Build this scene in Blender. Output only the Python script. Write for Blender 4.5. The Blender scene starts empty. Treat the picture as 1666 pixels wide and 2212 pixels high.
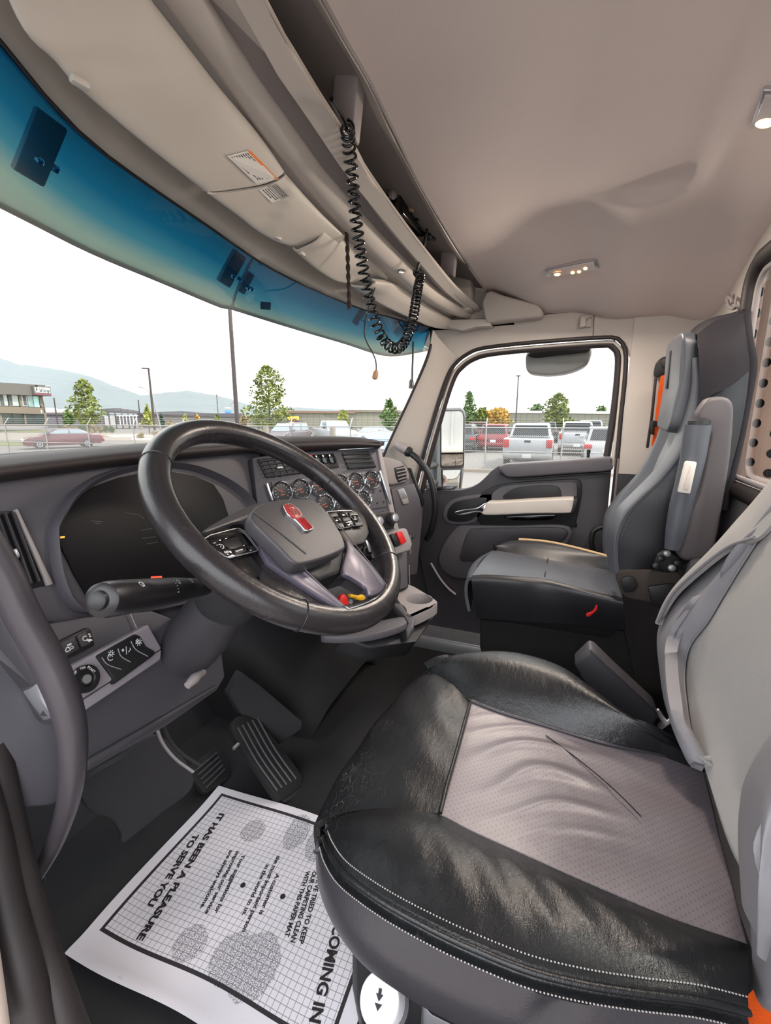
import bpy, bmesh, math, random
import numpy as np
from math import sin, cos, pi, radians, sqrt, atan2, floor
from mathutils import Vector, Matrix

# ---------------------------------------------------------------- camera, sky, sun, exposure
SC = bpy.context.scene
COL = SC.collection
W_IMG, H_IMG, F = 1666., 2212., 985.
CX, CY = W_IMG / 2, H_IMG / 2
PITCH, YAW = radians(11.85), radians(21.7)
CAM = np.array([-1.0, 0.0, 1.05])            # standing in the open driver's door
FW = np.array([cos(YAW) * cos(PITCH), sin(YAW) * cos(PITCH), -sin(PITCH)])
RT = np.array([sin(YAW), -cos(YAW), 0.0])
UPV = np.cross(RT, FW)
cam_data = bpy.data.cameras.new('camera')
cam = bpy.data.objects.new('camera', cam_data)
COL.objects.link(cam)
cam_data.sensor_fit = 'VERTICAL'
cam_data.sensor_height = 36.0
cam_data.lens = F / H_IMG * 36.0
cam_data.clip_start = 0.01
cam_data.clip_end = 20000
cam.matrix_world = Matrix(((RT[0], UPV[0], -FW[0], CAM[0]), (RT[1], UPV[1], -FW[1], CAM[1]),
                           (RT[2], UPV[2], -FW[2], CAM[2]), (0, 0, 0, 1)))
SC.camera = cam

world = bpy.data.worlds.new('hazy_sky')
SC.world = world
world.use_nodes = True
bg = world.node_tree.nodes['Background']
bg.inputs[0].default_value = (0.955, 0.975, 1.02, 1)   # white smoke haze, the same all round
bg.inputs[1].default_value = 1.0

sun_data = bpy.data.lights.new('sun', 'SUN')
sun = bpy.data.objects.new('sun', sun_data)
COL.objects.link(sun)
sun_data.energy = 1.6
sun_data.angle = radians(6)
sun_data.color = (1.0, 0.93, 0.84)
sun.rotation_euler = Vector((-0.02, 0.58, -0.81)).to_track_quat('-Z', 'Y').to_euler()
sun.location = (3, -6, 9)

SC.view_settings.view_transform = 'Standard'
SC.view_settings.look = 'None'
SC.view_settings.exposure = 2.2
SC.view_settings.gamma = 1.0
SC.view_settings.use_curve_mapping = False

# ---------------------------------------------------------------- photo rays onto true planes
def ray(u, v):
    return FW + RT * ((u - CX) / F) - UPV * ((v - CY) / F)
def U(u, v, z):
    return CAM + ray(u, v) * z
def UX(u, v, X):
    d = ray(u, v); return CAM + d * (X - CAM[0]) / d[0]
def UY(u, v, Y):
    d = ray(u, v); return CAM + d * (Y - CAM[1]) / d[1]
def UZ(u, v, Z):
    d = ray(u, v); return CAM + d * (Z - CAM[2]) / d[2]
def UP(u, v, p, n, h=0.0):
    n = np.array(n, float); n /= np.linalg.norm(n)
    d = ray(u, v); return CAM + d * (((np.array(p) + n * h - CAM) @ n) / (d @ n))
def UB(u, v, Yc, k=0.10):                     # bowed wall  Y + k X^2 = Yc
    d = ray(u, v); t = Yc / d[1]
    for _ in range(30):
        p = CAM + d * t
        t = t - (p[1] + k * p[0] ** 2 - Yc) / (d[1] + 2 * k * p[0] * d[0])
    return CAM + d * t
def mapU(fn, pts, *a):
    return [fn(p[0], p[1], *a) for p in pts]

# ---------------------------------------------------------------- materials
def S(r, g, b):
    def f(c):
        c /= 255.0
        return c / 12.92 if c <= 0.04045 else ((c + 0.055) / 1.055) ** 2.4
    return (f(r), f(g), f(b), 1.0)

class NT:
    def __init__(s, name):
        s.m = bpy.data.materials.new(name); s.m.use_nodes = True
        s.n = s.m.node_tree.nodes; s.l = s.m.node_tree.links
        s.b = s.n['Principled BSDF']; s.out = s.n['Material Output']
    def add(s, t, **k):
        n = s.n.new(t)
        for a, v in k.items(): setattr(n, a, v)
        return n
    def link(s, a, b): s.l.new(a, b)
    def math(s, op, a, b=None, c=None):
        n = s.add('ShaderNodeMath', operation=op)
        for i, x in enumerate((a, b, c)):
            if x is None: continue
            if isinstance(x, (int, float)): n.inputs[i].default_value = x
            else: s.link(x, n.inputs[i])
        return n.outputs[0]
    def coord(s, kind='Object'):
        return s.add('ShaderNodeTexCoord').outputs[kind]
    def noise(s, scale, detail=3, vec=None, rough=0.55):
        n = s.add('ShaderNodeTexNoise'); n.inputs['Scale'].default_value = scale
        n.inputs['Detail'].default_value = detail; n.inputs['Roughness'].default_value = rough
        s.link(vec if vec is not None else s.coord(), n.inputs['Vector']); return n.outputs['Fac']
    def mixc(s, fac, a, b):
        n = s.add('ShaderNodeMix', data_type='RGBA')
        if isinstance(fac, (int, float)): n.inputs[0].default_value = fac
        else: s.link(fac, n.inputs[0])
        for i, x in ((6, a), (7, b)):
            if isinstance(x, tuple): n.inputs[i].default_value = x
            else: s.link(x, n.inputs[i])
        return n.outputs[2]
    def bump(s, height, strength=0.3, dist=0.001, normal=None):
        n = s.add('ShaderNodeBump'); n.inputs['Strength'].default_value = strength
        n.inputs['Distance'].default_value = dist
        s.link(height, n.inputs['Height'])
        if normal is not None: s.link(normal, n.inputs['Normal'])
        return n.outputs[0]
    def ramp(s, fac, stops):
        n = s.add('ShaderNodeValToRGB'); e = n.color_ramp.elements
        while len(e) < len(stops): e.new(0.5)
        for i, (p, c) in enumerate(stops):
            e[i].position = p; e[i].color = c
        s.link(fac, n.inputs[0]); return n.outputs[0]

def mat(name, col, rough=0.5, metal=0.0, spec=0.5, var=0.0, vscale=8, bump=0.0, bscale=600, coat=0.0, emit=0.0, ecol=None, sheen=0.0):
    t = NT(name); b = t.b
    b.inputs['Roughness'].default_value = rough
    b.inputs['Metallic'].default_value = metal
    b.inputs['Specular IOR Level'].default_value = spec
    b.inputs['Coat Weight'].default_value = coat
    b.inputs['Sheen Weight'].default_value = sheen
    c = S(*col)
    if var:
        f = t.noise(vscale, 5)
        lo = tuple(x * (1 - var) for x in c[:3]) + (1,)
        hi = tuple(min(1, x * (1 + var)) for x in c[:3]) + (1,)
        t.link(t.mixc(f, lo, hi), b.inputs['Base Color'])
    else:
        b.inputs['Base Color'].default_value = c
    if bump:
        t.link(t.bump(t.noise(bscale, 2), bump, 0.001), b.inputs['Normal'])
    if emit:
        b.inputs['Emission Color'].default_value = S(*(ecol or col))
        b.inputs['Emission Strength'].default_value = emit
    return t.m

def leather(name, col, rough=0.38, grain=0.35, crease=0.35, wear=None, cracks=None):
    t = NT(name); b = t.b
    co = t.coord()
    v = t.add('ShaderNodeTexVoronoi', feature='DISTANCE_TO_EDGE'); v.inputs['Scale'].default_value = 420
    t.link(co, v.inputs['Vector'])
    n1 = t.bump(v.outputs['Distance'], grain, 0.0007)
    mp = t.add('ShaderNodeMapping'); mp.inputs['Scale'].default_value = (1.0, 2.6, 2.0)
    mp.inputs['Rotation'].default_value = (0, 0, 0.6); t.link(co, mp.inputs['Vector'])
    w = t.noise(28, 6, mp.outputs[0], 0.7)
    n2 = t.bump(w, crease, 0.004, n1)
    t.link(n2, b.inputs['Normal'])
    b.inputs['Roughness'].default_value = rough
    c = S(*col)
    f = t.noise(9, 6, co, 0.7)
    if wear:
        m = t.math('MULTIPLY_ADD', f, 2.6, -1.42)
        m = t.math('MINIMUM', t.math('MAXIMUM', m, 0.0), 1.0)
        bc = t.mixc(m, c, S(*wear))
        if cracks:                                   # pale worn cracks running across the hide
            mc = t.add('ShaderNodeMapping'); mc.inputs['Scale'].default_value = (1.0, 4.5, 1.0); mc.inputs['Rotation'].default_value = (0, 0, 1.15); wv = t.add('ShaderNodeVectorMath', operation='MULTIPLY_ADD'); nz = t.add('ShaderNodeTexNoise'); nz.inputs['Scale'].default_value = 30; t.link(co, nz.inputs['Vector']); t.link(nz.outputs['Color'], wv.inputs[0]); wv.inputs[1].default_value = (.05, .03, .03); t.link(co, wv.inputs[2]); t.link(wv.outputs[0], mc.inputs['Vector'])
            dv = t.add('ShaderNodeMixRGB') if False else None
            vc = t.add('ShaderNodeTexVoronoi', feature='DISTANCE_TO_EDGE'); vc.inputs['Scale'].default_value = 46; t.link(mc.outputs[0], vc.inputs['Vector'])
            ln = t.math('LESS_THAN', vc.outputs['Distance'], 0.016)
            zone = t.math('MINIMUM', t.math('MAXIMUM', t.math('MULTIPLY_ADD', t.noise(6, 3, co), 6.0, -3.35), 0.0), 1.0)
            bc = t.mixc(t.math('MULTIPLY', t.math('MULTIPLY', ln, zone), 0.34), bc, S(*cracks))
        t.link(bc, b.inputs['Base Color'])
        t.link(t.math('MULTIPLY_ADD', m, 0.10, rough), b.inputs['Roughness'])
    else:
        t.link(t.mixc(f, tuple(x * 0.85 for x in c[:3]) + (1,), tuple(x * 1.15 for x in c[:3]) + (1,)), b.inputs['Base Color'])
    return t.m

def fabric(name, col, scale=900, bump=0.5, var=0.1, rough=0.95):
    t = NT(name); b = t.b; co = t.coord()
    n = t.noise(scale, 2, co); t.link(t.bump(n, bump, 0.001), b.inputs['Normal'])
    c = S(*col); f = t.math('ADD', t.math('MULTIPLY', t.noise(5, 4, co), 0.7), t.math('MULTIPLY', n, 0.3))
    t.link(t.mixc(f, tuple(x * (1 - var) for x in c[:3]) + (1,), tuple(min(1, x * (1 + var)) for x in c[:3]) + (1,)), b.inputs['Base Color'])
    b.inputs['Roughness'].default_value = rough; b.inputs['Specular IOR Level'].default_value = 0.2
    return t.m

M = {}
M['headliner'] = fabric('headliner_fabric', (222, 208, 202), 700, 0.35, 0.06)
M['trim_light'] = mat('light_grey_plastic', (198, 190, 182), 0.55, var=0.04, bump=0.12, bscale=900)
M['trim_visor'] = mat('visor_vinyl', (205, 198, 188), 0.5, var=0.05, bump=0.1, bscale=500)
M['trim_mid'] = mat('mid_grey_plastic', (150, 143, 142), 0.5, var=0.04, bump=0.12, bscale=900)
M['dash'] = mat('charcoal_dash_plastic', (74, 72, 78), 0.55, var=0.06, bump=0.25, bscale=1100)
M['dash_pad'] = mat('dark_brown_dash_pad', (46, 38, 38), 0.62, var=0.08, bump=0.3, bscale=900)
M['dash_light'] = mat('silver_grey_dash_panel', (146, 140, 146), 0.45, bump=0.05)
M['door_dark'] = mat('dark_door_plastic', (58, 56, 60), 0.5, var=0.05, bump=0.2, bscale=1000)
M['door_mid'] = mat('mid_door_plastic', (86, 83, 88), 0.5, var=0.05, bump=0.2, bscale=1000)
M['black'] = mat('black_plastic', (26, 26, 28), 0.45, var=0.1, bump=0.15)
M['black_gloss'] = mat('glossy_black_plastic', (16, 16, 18), 0.12, coat=0.3)
M['black_matte'] = mat('black_rubber', (17, 17, 18), 0.8, var=0.15, bump=0.3, bscale=300)
M['rubber'] = mat('dark_seal_rubber', (44, 38, 38), 0.55, bump=0.1)
M['carpet'] = mat('dark_floor_mat', (22, 22, 24), 0.9, var=0.25, vscale=14, bump=0.5, bscale=500)
M['kick'] = mat('dark_kick_panel', (42, 41, 44), 0.8, var=0.15, vscale=10, bump=0.3, bscale=700)
M['chrome'] = mat('chrome', (225, 225, 228), 0.12, 1.0)
M['satin'] = mat('satin_silver', (205, 205, 210), 0.3, 0.85)
M['steel'] = mat('galvanised_steel', (165, 165, 165), 0.45, 0.7, var=0.1)
M['wheel_leather'] = leather('worn_wheel_leather', (40, 37, 39), 0.27, 0.2, 0.12, wear=(84, 75, 77))
M['seat_black'] = leather('worn_black_leather', (25, 26, 28), 0.27, 0.4, 0.35, wear=(48, 49, 52), cracks=(150, 140, 132))
M['seat_side'] = leather('black_side_leather', (52, 50, 54), 0.3, 0.35, 0.12)
M['seat2_black'] = leather('charcoal_leather', (31, 31, 35), 0.38, 0.25, 0.1)
M['seat2_grey'] = leather('slate_grey_leather', (78, 81, 88), 0.40, 0.25, 0.1)
M['seat2_light'] = leather('pale_grey_leather', (112, 115, 119), 0.42, 0.25, 0.1)
M['hub'] = mat('hub_soft_plastic', (62, 60, 63), 0.42, var=0.05, bump=0.25, bscale=1200)
M['spoke'] = mat('satin_graphite_spoke', (84, 79, 92), 0.36, 0.3)
M['red'] = mat('red_plastic', (205, 38, 34), 0.4)
M['yellow'] = mat('yellow_plastic', (226, 172, 30), 0.45)
M['white'] = mat('white_plastic', (215, 215, 218), 0.35)
M['orange_web'] = fabric('orange_webbing', (232, 92, 30), 600, 0.6, 0.15, 0.8)
M['ink'] = mat('black_ink', (22, 20, 22), 0.8)
M['white_ink'] = mat('white_print', (225, 225, 225), 0.6)
M['stitch'] = mat('pale_stitching', (158, 156, 152), 0.8)
M['paper_white'] = mat('label_white', (226, 222, 216), 0.6)
M['label_orange'] = mat('label_orange', (240, 130, 50), 0.6)
M['label_grey'] = mat('label_grey', (172, 170, 168), 0.6)
M['tan_knob_lit_edge'] = mat('tan_edge', (190, 160, 120), 0.6)  # tan for the radio knobs and the painted lit seat edge

def glass_mat(name, tint=(1, 1, 1), refl=0.9, ramp=None, axis=2):
    t = NT(name)
    t.n.remove(t.b)
    tr = t.add('ShaderNodeBsdfTransparent'); gl = t.add('ShaderNodeBsdfGlossy'); gl.inputs['Roughness'].default_value = 0.02
    mx = t.add('ShaderNodeMixShader'); fr = t.add('ShaderNodeFresnel'); fr.inputs['IOR'].default_value = 1.35
    t.link(t.math('MULTIPLY', fr.outputs[0], refl), mx.inputs[0])
    t.link(tr.outputs[0], mx.inputs[1]); t.link(gl.outputs[0], mx.inputs[2]); t.link(mx.outputs[0], t.out.inputs[0])
    tr.inputs[0].default_value = (*tint, 1)
    if ramp:
        at = t.add('ShaderNodeAttribute', attribute_name='band')
        t.link(t.ramp(at.outputs['Fac'], ramp), tr.inputs[0])
    return t.m
M['glass'] = glass_mat('window_glass', (0.70, 0.73, 0.71), 0.5)

# ---------------------------------------------------------------- object helpers
def newobj(name, me, parent=None):
    o = bpy.data.objects.new(name, me); COL.objects.link(o)
    if parent is not None:
        o.parent = parent
        if parent.get('_root'):
            o.matrix_parent_inverse = Matrix.Translation(-Vector(parent.location))
    return o
def thing(name, label, cat, loc=(0, 0, 0), group=None):
    o = bpy.data.objects.new(name, None); COL.objects.link(o)
    o.location = tuple(float(x) for x in loc); o.empty_display_size = 0.05
    o['label'] = label; o['category'] = cat; o['_root'] = 1
    if group: o['group'] = group
    return o
def tag(o, label=None, cat=None, group=None, kind=None):
    if label: o['label'] = label
    if cat: o['category'] = cat
    if group: o['group'] = group
    if kind: o['kind'] = kind
    return o
def mesh_obj(name, verts, faces, m, parent=None, smooth=40, base=False):
    V = np.array(verts, float)
    me = bpy.data.meshes.new(name)
    off = np.zeros(3)
    if base:
        off = np.array([(V[:, 0].min() + V[:, 0].max()) / 2, (V[:, 1].min() + V[:, 1].max()) / 2, V[:, 2].min()])
    me.from_pydata([tuple(p) for p in (V - off)], [], faces)
    me.materials.append(m)
    if smooth:
        me.polygons.foreach_set('use_smooth', [True] * len(me.polygons))
        if smooth < 180: me.set_sharp_from_angle(angle=radians(smooth))
    me.update()
    o = newobj(name, me, parent)
    if base: o.location = tuple(off)
    return o
def bm_obj(name, bm, m, parent=None, smooth=40):
    bmesh.ops.recalc_face_normals(bm, faces=bm.faces[:])
    me = bpy.data.meshes.new(name); bm.to_mesh(me); bm.free()
    me.materials.append(m)
    if smooth:
        me.polygons.foreach_set('use_smooth', [True] * len(me.polygons))
        if smooth < 180: me.set_sharp_from_angle(angle=radians(smooth))
    return newobj(name, me, parent)

def catmull(P, n, closed=False):
    P = np.array(P, float)
    if len(P) == 2 and not closed:
        t = np.linspace(0, 1, n)[:, None]; return P[0] * (1 - t) + P[1] * t
    if closed: Q = np.vstack([P[-1], P, P[0], P[1]]); m = len(P)
    else: Q = np.vstack([2 * P[0] - P[1], P, 2 * P[-1] - P[-2]]); m = len(P) - 1
    out = []
    K = 12
    for i in range(m):
        p0, p1, p2, p3 = Q[i:i + 4]
        for j in range(K):
            t = j / K
            out.append(0.5 * (2 * p1 + (p2 - p0) * t + (2 * p0 - 5 * p1 + 4 * p2 - p3) * t * t + (3 * p1 - p0 - 3 * p2 + p3) * t ** 3))
    out.append(P[0] if closed else P[-1])
    out = np.array(out)
    L = np.concatenate([[0], np.cumsum(np.linalg.norm(np.diff(out, axis=0), axis=1))])
    s = np.linspace(0, L[-1], n + 1)[:-1] if closed else np.linspace(0, L[-1], n)
    return np.stack([np.interp(s, L, out[:, k]) for k in range(out.shape[1])], 1)

def slab(name, pts, vec, m, parent=None, bev=0.003, seg=2, smooth=40):
    """closed outline pts, thickened by vec (from the outline outwards)"""
    bm = bmesh.new()
    vec = np.array(vec, float)
    a = [bm.verts.new(tuple(p)) for p in pts]; b = [bm.verts.new(tuple(np.array(p) + vec)) for p in pts]
    bm.faces.new(a); bm.faces.new(b[::-1]); n = len(pts)
    for i in range(n): bm.faces.new((a[i], b[i], b[(i + 1) % n], a[(i + 1) % n]))
    bmesh.ops.recalc_face_normals(bm, faces=bm.faces[:])
    if bev:
        es = [e for e in bm.edges if len(e.link_faces) == 2 and e.calc_face_angle(0) > 0.5]
        bmesh.ops.bevel(bm, geom=es, offset=bev, offset_type='OFFSET', segments=seg, affect='EDGES', clamp_overlap=True, profile=0.5)
    return bm_obj(name, bm, m, parent, smooth)

def box(name, c, sz, m, parent=None, bev=0.003, rot=None, seg=2):
    bm = bmesh.new(); bmesh.ops.create_cube(bm, size=1.0)
    bmesh.ops.scale(bm, vec=sz, verts=bm.verts[:])
    if bev: bmesh.ops.bevel(bm, geom=bm.edges[:], offset=min(bev, min(sz) * 0.45), segments=seg, affect='EDGES', clamp_overlap=True, profile=0.5)
    T = Matrix.Translation(Vector(tuple(float(x) for x in c)))
    if rot is not None: T = T @ rot.to_4x4()
    bmesh.ops.transform(bm, matrix=T, verts=bm.verts[:])
    return bm_obj(name, bm, m, parent)

def frames(P, closed):
    n = len(P); T = np.zeros_like(P)
    if closed: T = np.roll(P, -1, 0) - np.roll(P, 1, 0)
    else:
        T[1:-1] = P[2:] - P[:-2]; T[0] = P[1] - P[0]; T[-1] = P[-1] - P[-2]
    T /= np.linalg.norm(T, axis=1)[:, None] + 1e-12
    a = np.array([0, 0, 1.0]) if abs(T[0][2]) < 0.9 else np.array([1.0, 0, 0])
    N = [np.cross(T[0], np.cross(a, T[0]))]; N[0] /= np.linalg.norm(N[0])
    for i in range(1, n):
        v = N[-1] - T[i] * (N[-1] @ T[i]); N.append(v / (np.linalg.norm(v) + 1e-12))
    N = np.array(N); return T, N, np.cross(T, N)

def tube_vf(P, r, sides=10, closed=False, flat=1.0, ref=None):
    P = np.array(P, float); n = len(P)
    r = np.full(n, r) if np.isscalar(r) else np.interp(np.linspace(0, 1, n), np.linspace(0, 1, len(r)), r)
    T, N, B = frames(P, closed)
    if ref is not None:
        N = np.array([ref - t * (np.array(ref) @ t) for t in T]); N /= np.linalg.norm(N, axis=1)[:, None]; B = np.cross(T, N)
    V = []; Fc = []
    for i in range(n):
        for k in range(sides):
            a = 2 * pi * k / sides
            V.append(P[i] + (N[i] * cos(a) * flat + B[i] * sin(a)) * r[i])
    for i in range(n if closed else n - 1):
        j = (i + 1) % n
        for k in range(sides):
            k2 = (k + 1) % sides
            Fc.append((i * sides + k, i * sides + k2, j * sides + k2, j * sides + k))
    if not closed:
        Fc.append(tuple(range(sides))[::-1]); Fc.append(tuple((n - 1) * sides + k for k in range(sides)))
    return V, Fc
def tube(name, P, r, m, parent=None, sides=10, closed=False, n=None, flat=1.0, ref=None, base=False):
    if n: P = catmull(P, n, closed)
    V, Fc = tube_vf(P, r, sides, closed, flat, ref)
    return mesh_obj(name, V, Fc, m, parent, 50, base)

class MB:
    def __init__(s): s.v = []; s.f = []
    def add(s, V, Fc):
        o = len(s.v); s.v += [tuple(p) for p in V]; s.f += [tuple(i + o for i in f) for f in Fc]; return s
    def tube(s, P, r, sides=6, closed=False, flat=1.0, ref=None):
        return s.add(*tube_vf(P, r, sides, closed, flat, ref))
    def box(s, c, sz, R=None):
        c = np.array(c, float); h = np.array(sz) / 2
        V = []
        for x in (-1, 1):
            for y in (-1, 1):
                for z in (-1, 1):
                    d = np.array([x, y, z]) * h
                    if R is not None: d = R @ d
                    V.append(c + d)
        return s.add(V, [(0, 1, 3, 2), (4, 6, 7, 5), (0, 4, 5, 1), (2, 3, 7, 6), (0, 2, 6, 4), (1, 5, 7, 3)])
    def prism(s, pts, vec):
        n = len(pts); V = [np.array(p) for p in pts] + [np.array(p) + np.array(vec) for p in pts]
        return s.add(V, [tuple(range(n)), tuple(range(2 * n - 1, n - 1, -1))] + [(i, i + n, (i + 1) % n + n, (i + 1) % n) for i in range(n)])
    def obj(s, name, m, parent=None, smooth=40, base=False):
        return mesh_obj(name, s.v, s.f, m, parent, smooth, base)

def loft(curves, nu, nv, closed_u=False):
    R = np.array([catmull(c, nu, closed_u) for c in curves])
    if len(R) == 2:
        t = np.linspace(0, 1, nv)[:, None, None]; return R[0] * (1 - t) + R[1] * t
    out = np.zeros((nv, R.shape[1], 3))
    # uniform spacing between curves in v
    x = np.linspace(0, len(R) - 1, nv)
    Q = np.concatenate([[2 * R[0] - R[1]], R, [2 * R[-1] - R[-2]]])
    for k, s in enumerate(x):
        i = min(int(s), len(R) - 2); t = s - i
        p0, p1, p2, p3 = Q[i], Q[i + 1], Q[i + 2], Q[i + 3]
        out[k] = 0.5 * (2 * p1 + (p2 - p0) * t + (2 * p0 - 5 * p1 + 4 * p2 - p3) * t * t + (3 * p1 - p0 - 3 * p2 + p3) * t ** 3)
    return out
def gnormals(G):
    du = np.gradient(G, axis=1); dv = np.gradient(G, axis=0)
    N = np.cross(du, dv); return N / (np.linalg.norm(N, axis=2)[:, :, None] + 1e-12)
def sheet(name, G, m, parent=None, thick=0.0, toward=None, disp=None, closed_u=False, smooth=60):
    """grid surface facing `toward`, thickened away from it"""
    N = gnormals(G)
    if toward is not None:
        c = G.reshape(-1, 3).mean(0); d = np.array(toward) - c
        if (N.reshape(-1, 3) @ d).mean() < 0: N = -N; 
    nv, nu = G.shape[:2]
    if disp is not None:
        s, t = np.meshgrid(np.linspace(0, 1, nu), np.linspace(0, 1, nv))
        G = G + N * disp(s, t)[:, :, None]
    V = G.reshape(-1, 3); Fc = []
    mu = nu if closed_u else nu - 1
    for i in range(nv - 1):
        for j in range(mu):
            k = (j + 1) % nu
            Fc.append((i * nu + j, i * nu + k, (i + 1) * nu + k, (i + 1) * nu + j))
    # orientation
    f = Fc[len(Fc) // 2]; nn = np.cross(V[f[1]] - V[f[0]], V[f[3]] - V[f[0]])
    if nn @ N.reshape(-1, 3)[f[0]] < 0: Fc = [q[::-1] for q in Fc]
    V = [p for p in V]
    if thick:
        o = len(V); V += [p for p in (G - N * thick).reshape(-1, 3)]
        F2 = [tuple(i + o for i in q[::-1]) for q in Fc]
        rim = []
        if not closed_u:
            L = [i * nu for i in range(nv)]; R_ = [i * nu + nu - 1 for i in range(nv)]
            for E in (L, R_): rim += [(E[i], E[i + 1], E[i + 1] + o, E[i] + o) for i in range(nv - 1)]
        for row in (0, nv - 1):
            E = [row * nu + j for j in range(nu)]
            rim += [(E[j], E[(j + 1) % nu], E[(j + 1) % nu] + o, E[j] + o) for j in range(mu)]
        Fc = Fc + F2 + rim
    ob = mesh_obj(name, V, Fc, m, parent, 0)
    me = ob.data
    bm = bmesh.new(); bm.from_mesh(me)
    if thick: bmesh.ops.recalc_face_normals(bm, faces=bm.faces[:])
    bm.to_mesh(me); bm.free()
    me.polygons.foreach_set('use_smooth', [True] * len(me.polygons)); me.set_sharp_from_angle(angle=radians(smooth))
    return ob
def lathe(name, prof, c, axis, m, parent=None, sides=24, smooth=40):
    """prof: (radius, height) pairs along axis from c"""
    ax = np.array(axis, float); ax /= np.linalg.norm(ax)
    a = np.array([0, 0, 1.0]) if abs(ax[2]) < 0.9 else np.array([1.0, 0, 0])
    e1 = np.cross(ax, a); e1 /= np.linalg.norm(e1); e2 = np.cross(ax, e1)
    V = []; Fc = []
    for r, h in prof:
        for k in range(sides):
            t = 2 * pi * k / sides
            V.append(np.array(c) + ax * h + (e1 * cos(t) + e2 * sin(t)) * r)
    for i in range(len(prof) - 1):
        for k in range(sides):
            k2 = (k + 1) % sides
            Fc.append((i * sides + k, i * sides + k2, (i + 1) * sides + k2, (i + 1) * sides + k))
    Fc.append(tuple(range(sides))[::-1]); Fc.append(tuple((len(prof) - 1) * sides + k for k in range(sides)))
    return mesh_obj(name, V, Fc, m, parent, smooth)
def extend_x(P, x0=None, x1=None):
    P = [np.array(p) for p in P]
    if x0 is not None and P[0][0] > x0:
        d = P[0] - P[1]; P.insert(0, P[0] + d * ((x0 - P[0][0]) / d[0]))
    if x1 is not None and P[-1][0] < x1:
        d = P[-1] - P[-2]; P.append(P[-1] + d * ((x1 - P[-1][0]) / d[0]))
    if x1 is not None:
        while len(P) > 2 and P[-2][0] >= x1: P.pop()
        if P[-1][0] > x1: P[-1] = P[-2] + (P[-1] - P[-2]) * ((x1 - P[-2][0]) / (P[-1][0] - P[-2][0]))
    return P
def text_mesh(s, size, width=None, bold=0.0, name='lettering', align='LEFT'):
    cu = bpy.data.curves.new(name, 'FONT'); cu.body = s; cu.size = size; cu.offset = bold; cu.align_x = align
    cu.resolution_u = 3
    o = bpy.data.objects.new(name, cu); COL.objects.link(o)
    dg = bpy.context.evaluated_depsgraph_get()
    me = bpy.data.meshes.new_from_object(o.evaluated_get(dg)); bpy.data.objects.remove(o); bpy.data.curves.remove(cu)
    V = np.array([v.co[:] for v in me.vertices]) if len(me.vertices) else np.zeros((0, 3))
    Fc = [tuple(p.vertices) for p in me.polygons]
    bpy.data.meshes.remove(me)
    if width and len(V):
        V[:, 0] -= V[:, 0].min(); V[:, 0] *= width / V[:, 0].max()
    return V, Fc
def text_on(s, o, ex, ey, size, m, parent, width=None, bold=0.0, name='lettering', align='LEFT', lift=0.0004):
    """flat print: text laid with origin o, reading along ex, up along ey"""
    ex = np.array(ex, float); ex /= np.linalg.norm(ex); ey = np.array(ey, float); ey -= ex * (ey @ ex); ey /= np.linalg.norm(ey)
    n = np.cross(ex, ey)
    V, Fc = text_mesh(s, size, width, bold, name, align)
    P = [np.array(o) + ex * v[0] + ey * v[1] + n * lift for v in V]
    return mesh_obj(name, P, Fc, m, parent, 0)
# ================================================================ cab shell
def smooth01(x):
    x = np.clip(x, 0, 1); return x * x * (3 - 2 * x)
# ---- floor, firewall, tunnel
fl = MB()
fl.box((0.02, 0.42, -0.03), (1.96, 1.90, 0.06))
floor_o = fl.obj('floor', M['carpet']); tag(floor_o, kind='structure')
wf = MB()
wf.prism([(-0.98, 1.10, 0.0), (-0.98, 1.34, 0.30), (-0.98, 1.34, 0.95), (-0.98, 1.44, 0.95), (-0.98, 1.44, -0.05), (-0.98, 1.10, -0.05)], (2.0, 0, 0))
tag(wf.obj('wall_front', M['kick']), kind='structure')
# engine tunnel rising to the right of the pedals
tn = loft([[(0.12, 1.30, 0.0), (0.12, 0.98, 0.0), (0.14, 0.72, 0.0)], [(0.14, 1.30, 0.30), (0.14, 0.98, 0.22), (0.17, 0.70, 0.05)],
           [(0.28, 1.30, 0.36), (0.28, 0.98, 0.27), (0.28, 0.70, 0.07)], [(0.62, 1.30, 0.36), (0.60, 0.98, 0.27), (0.58, 0.70, 0.07)],
           [(0.74, 1.30, 0.0), (0.72, 0.98, 0.0), (0.66, 0.70, 0.0)]], 12, 16)
tag(sheet('trim_1', tn, M['carpet'], None, 0.01, (0, 0, 2)), kind='structure')
# ribbed door sill on the passenger side
sill = thing('trim_2', None, None, (0.95, 0.4, 0.04)) if False else None
sl = slab('trim_2', [(0.86, 0.02, 0.0), (1.0, 0.02, 0.0), (1.0, 0.75, 0.0), (0.86, 0.75, 0.0)], (0, 0, 0.055), M['steel'], None, 0.004)
tag(sl, kind='structure')
for i in range(7):
    box('rib', (0.875 + i * 0.018, 0.385, 0.0575), (0.007, 0.70, 0.006), M['satin'], sl, 0.0)

ks = slab('trim_11', [(1.0, 0.50, 0.0), (1.0, 1.36, 0.0), (1.0, 1.36, 0.88), (1.0, 0.74, 0.88), (1.0, 0.62, 0.70), (1.0, 0.50, 0.60)], (0.04, 0, 0), M['kick'], None, 0.003); tag(ks, kind='structure')
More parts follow.
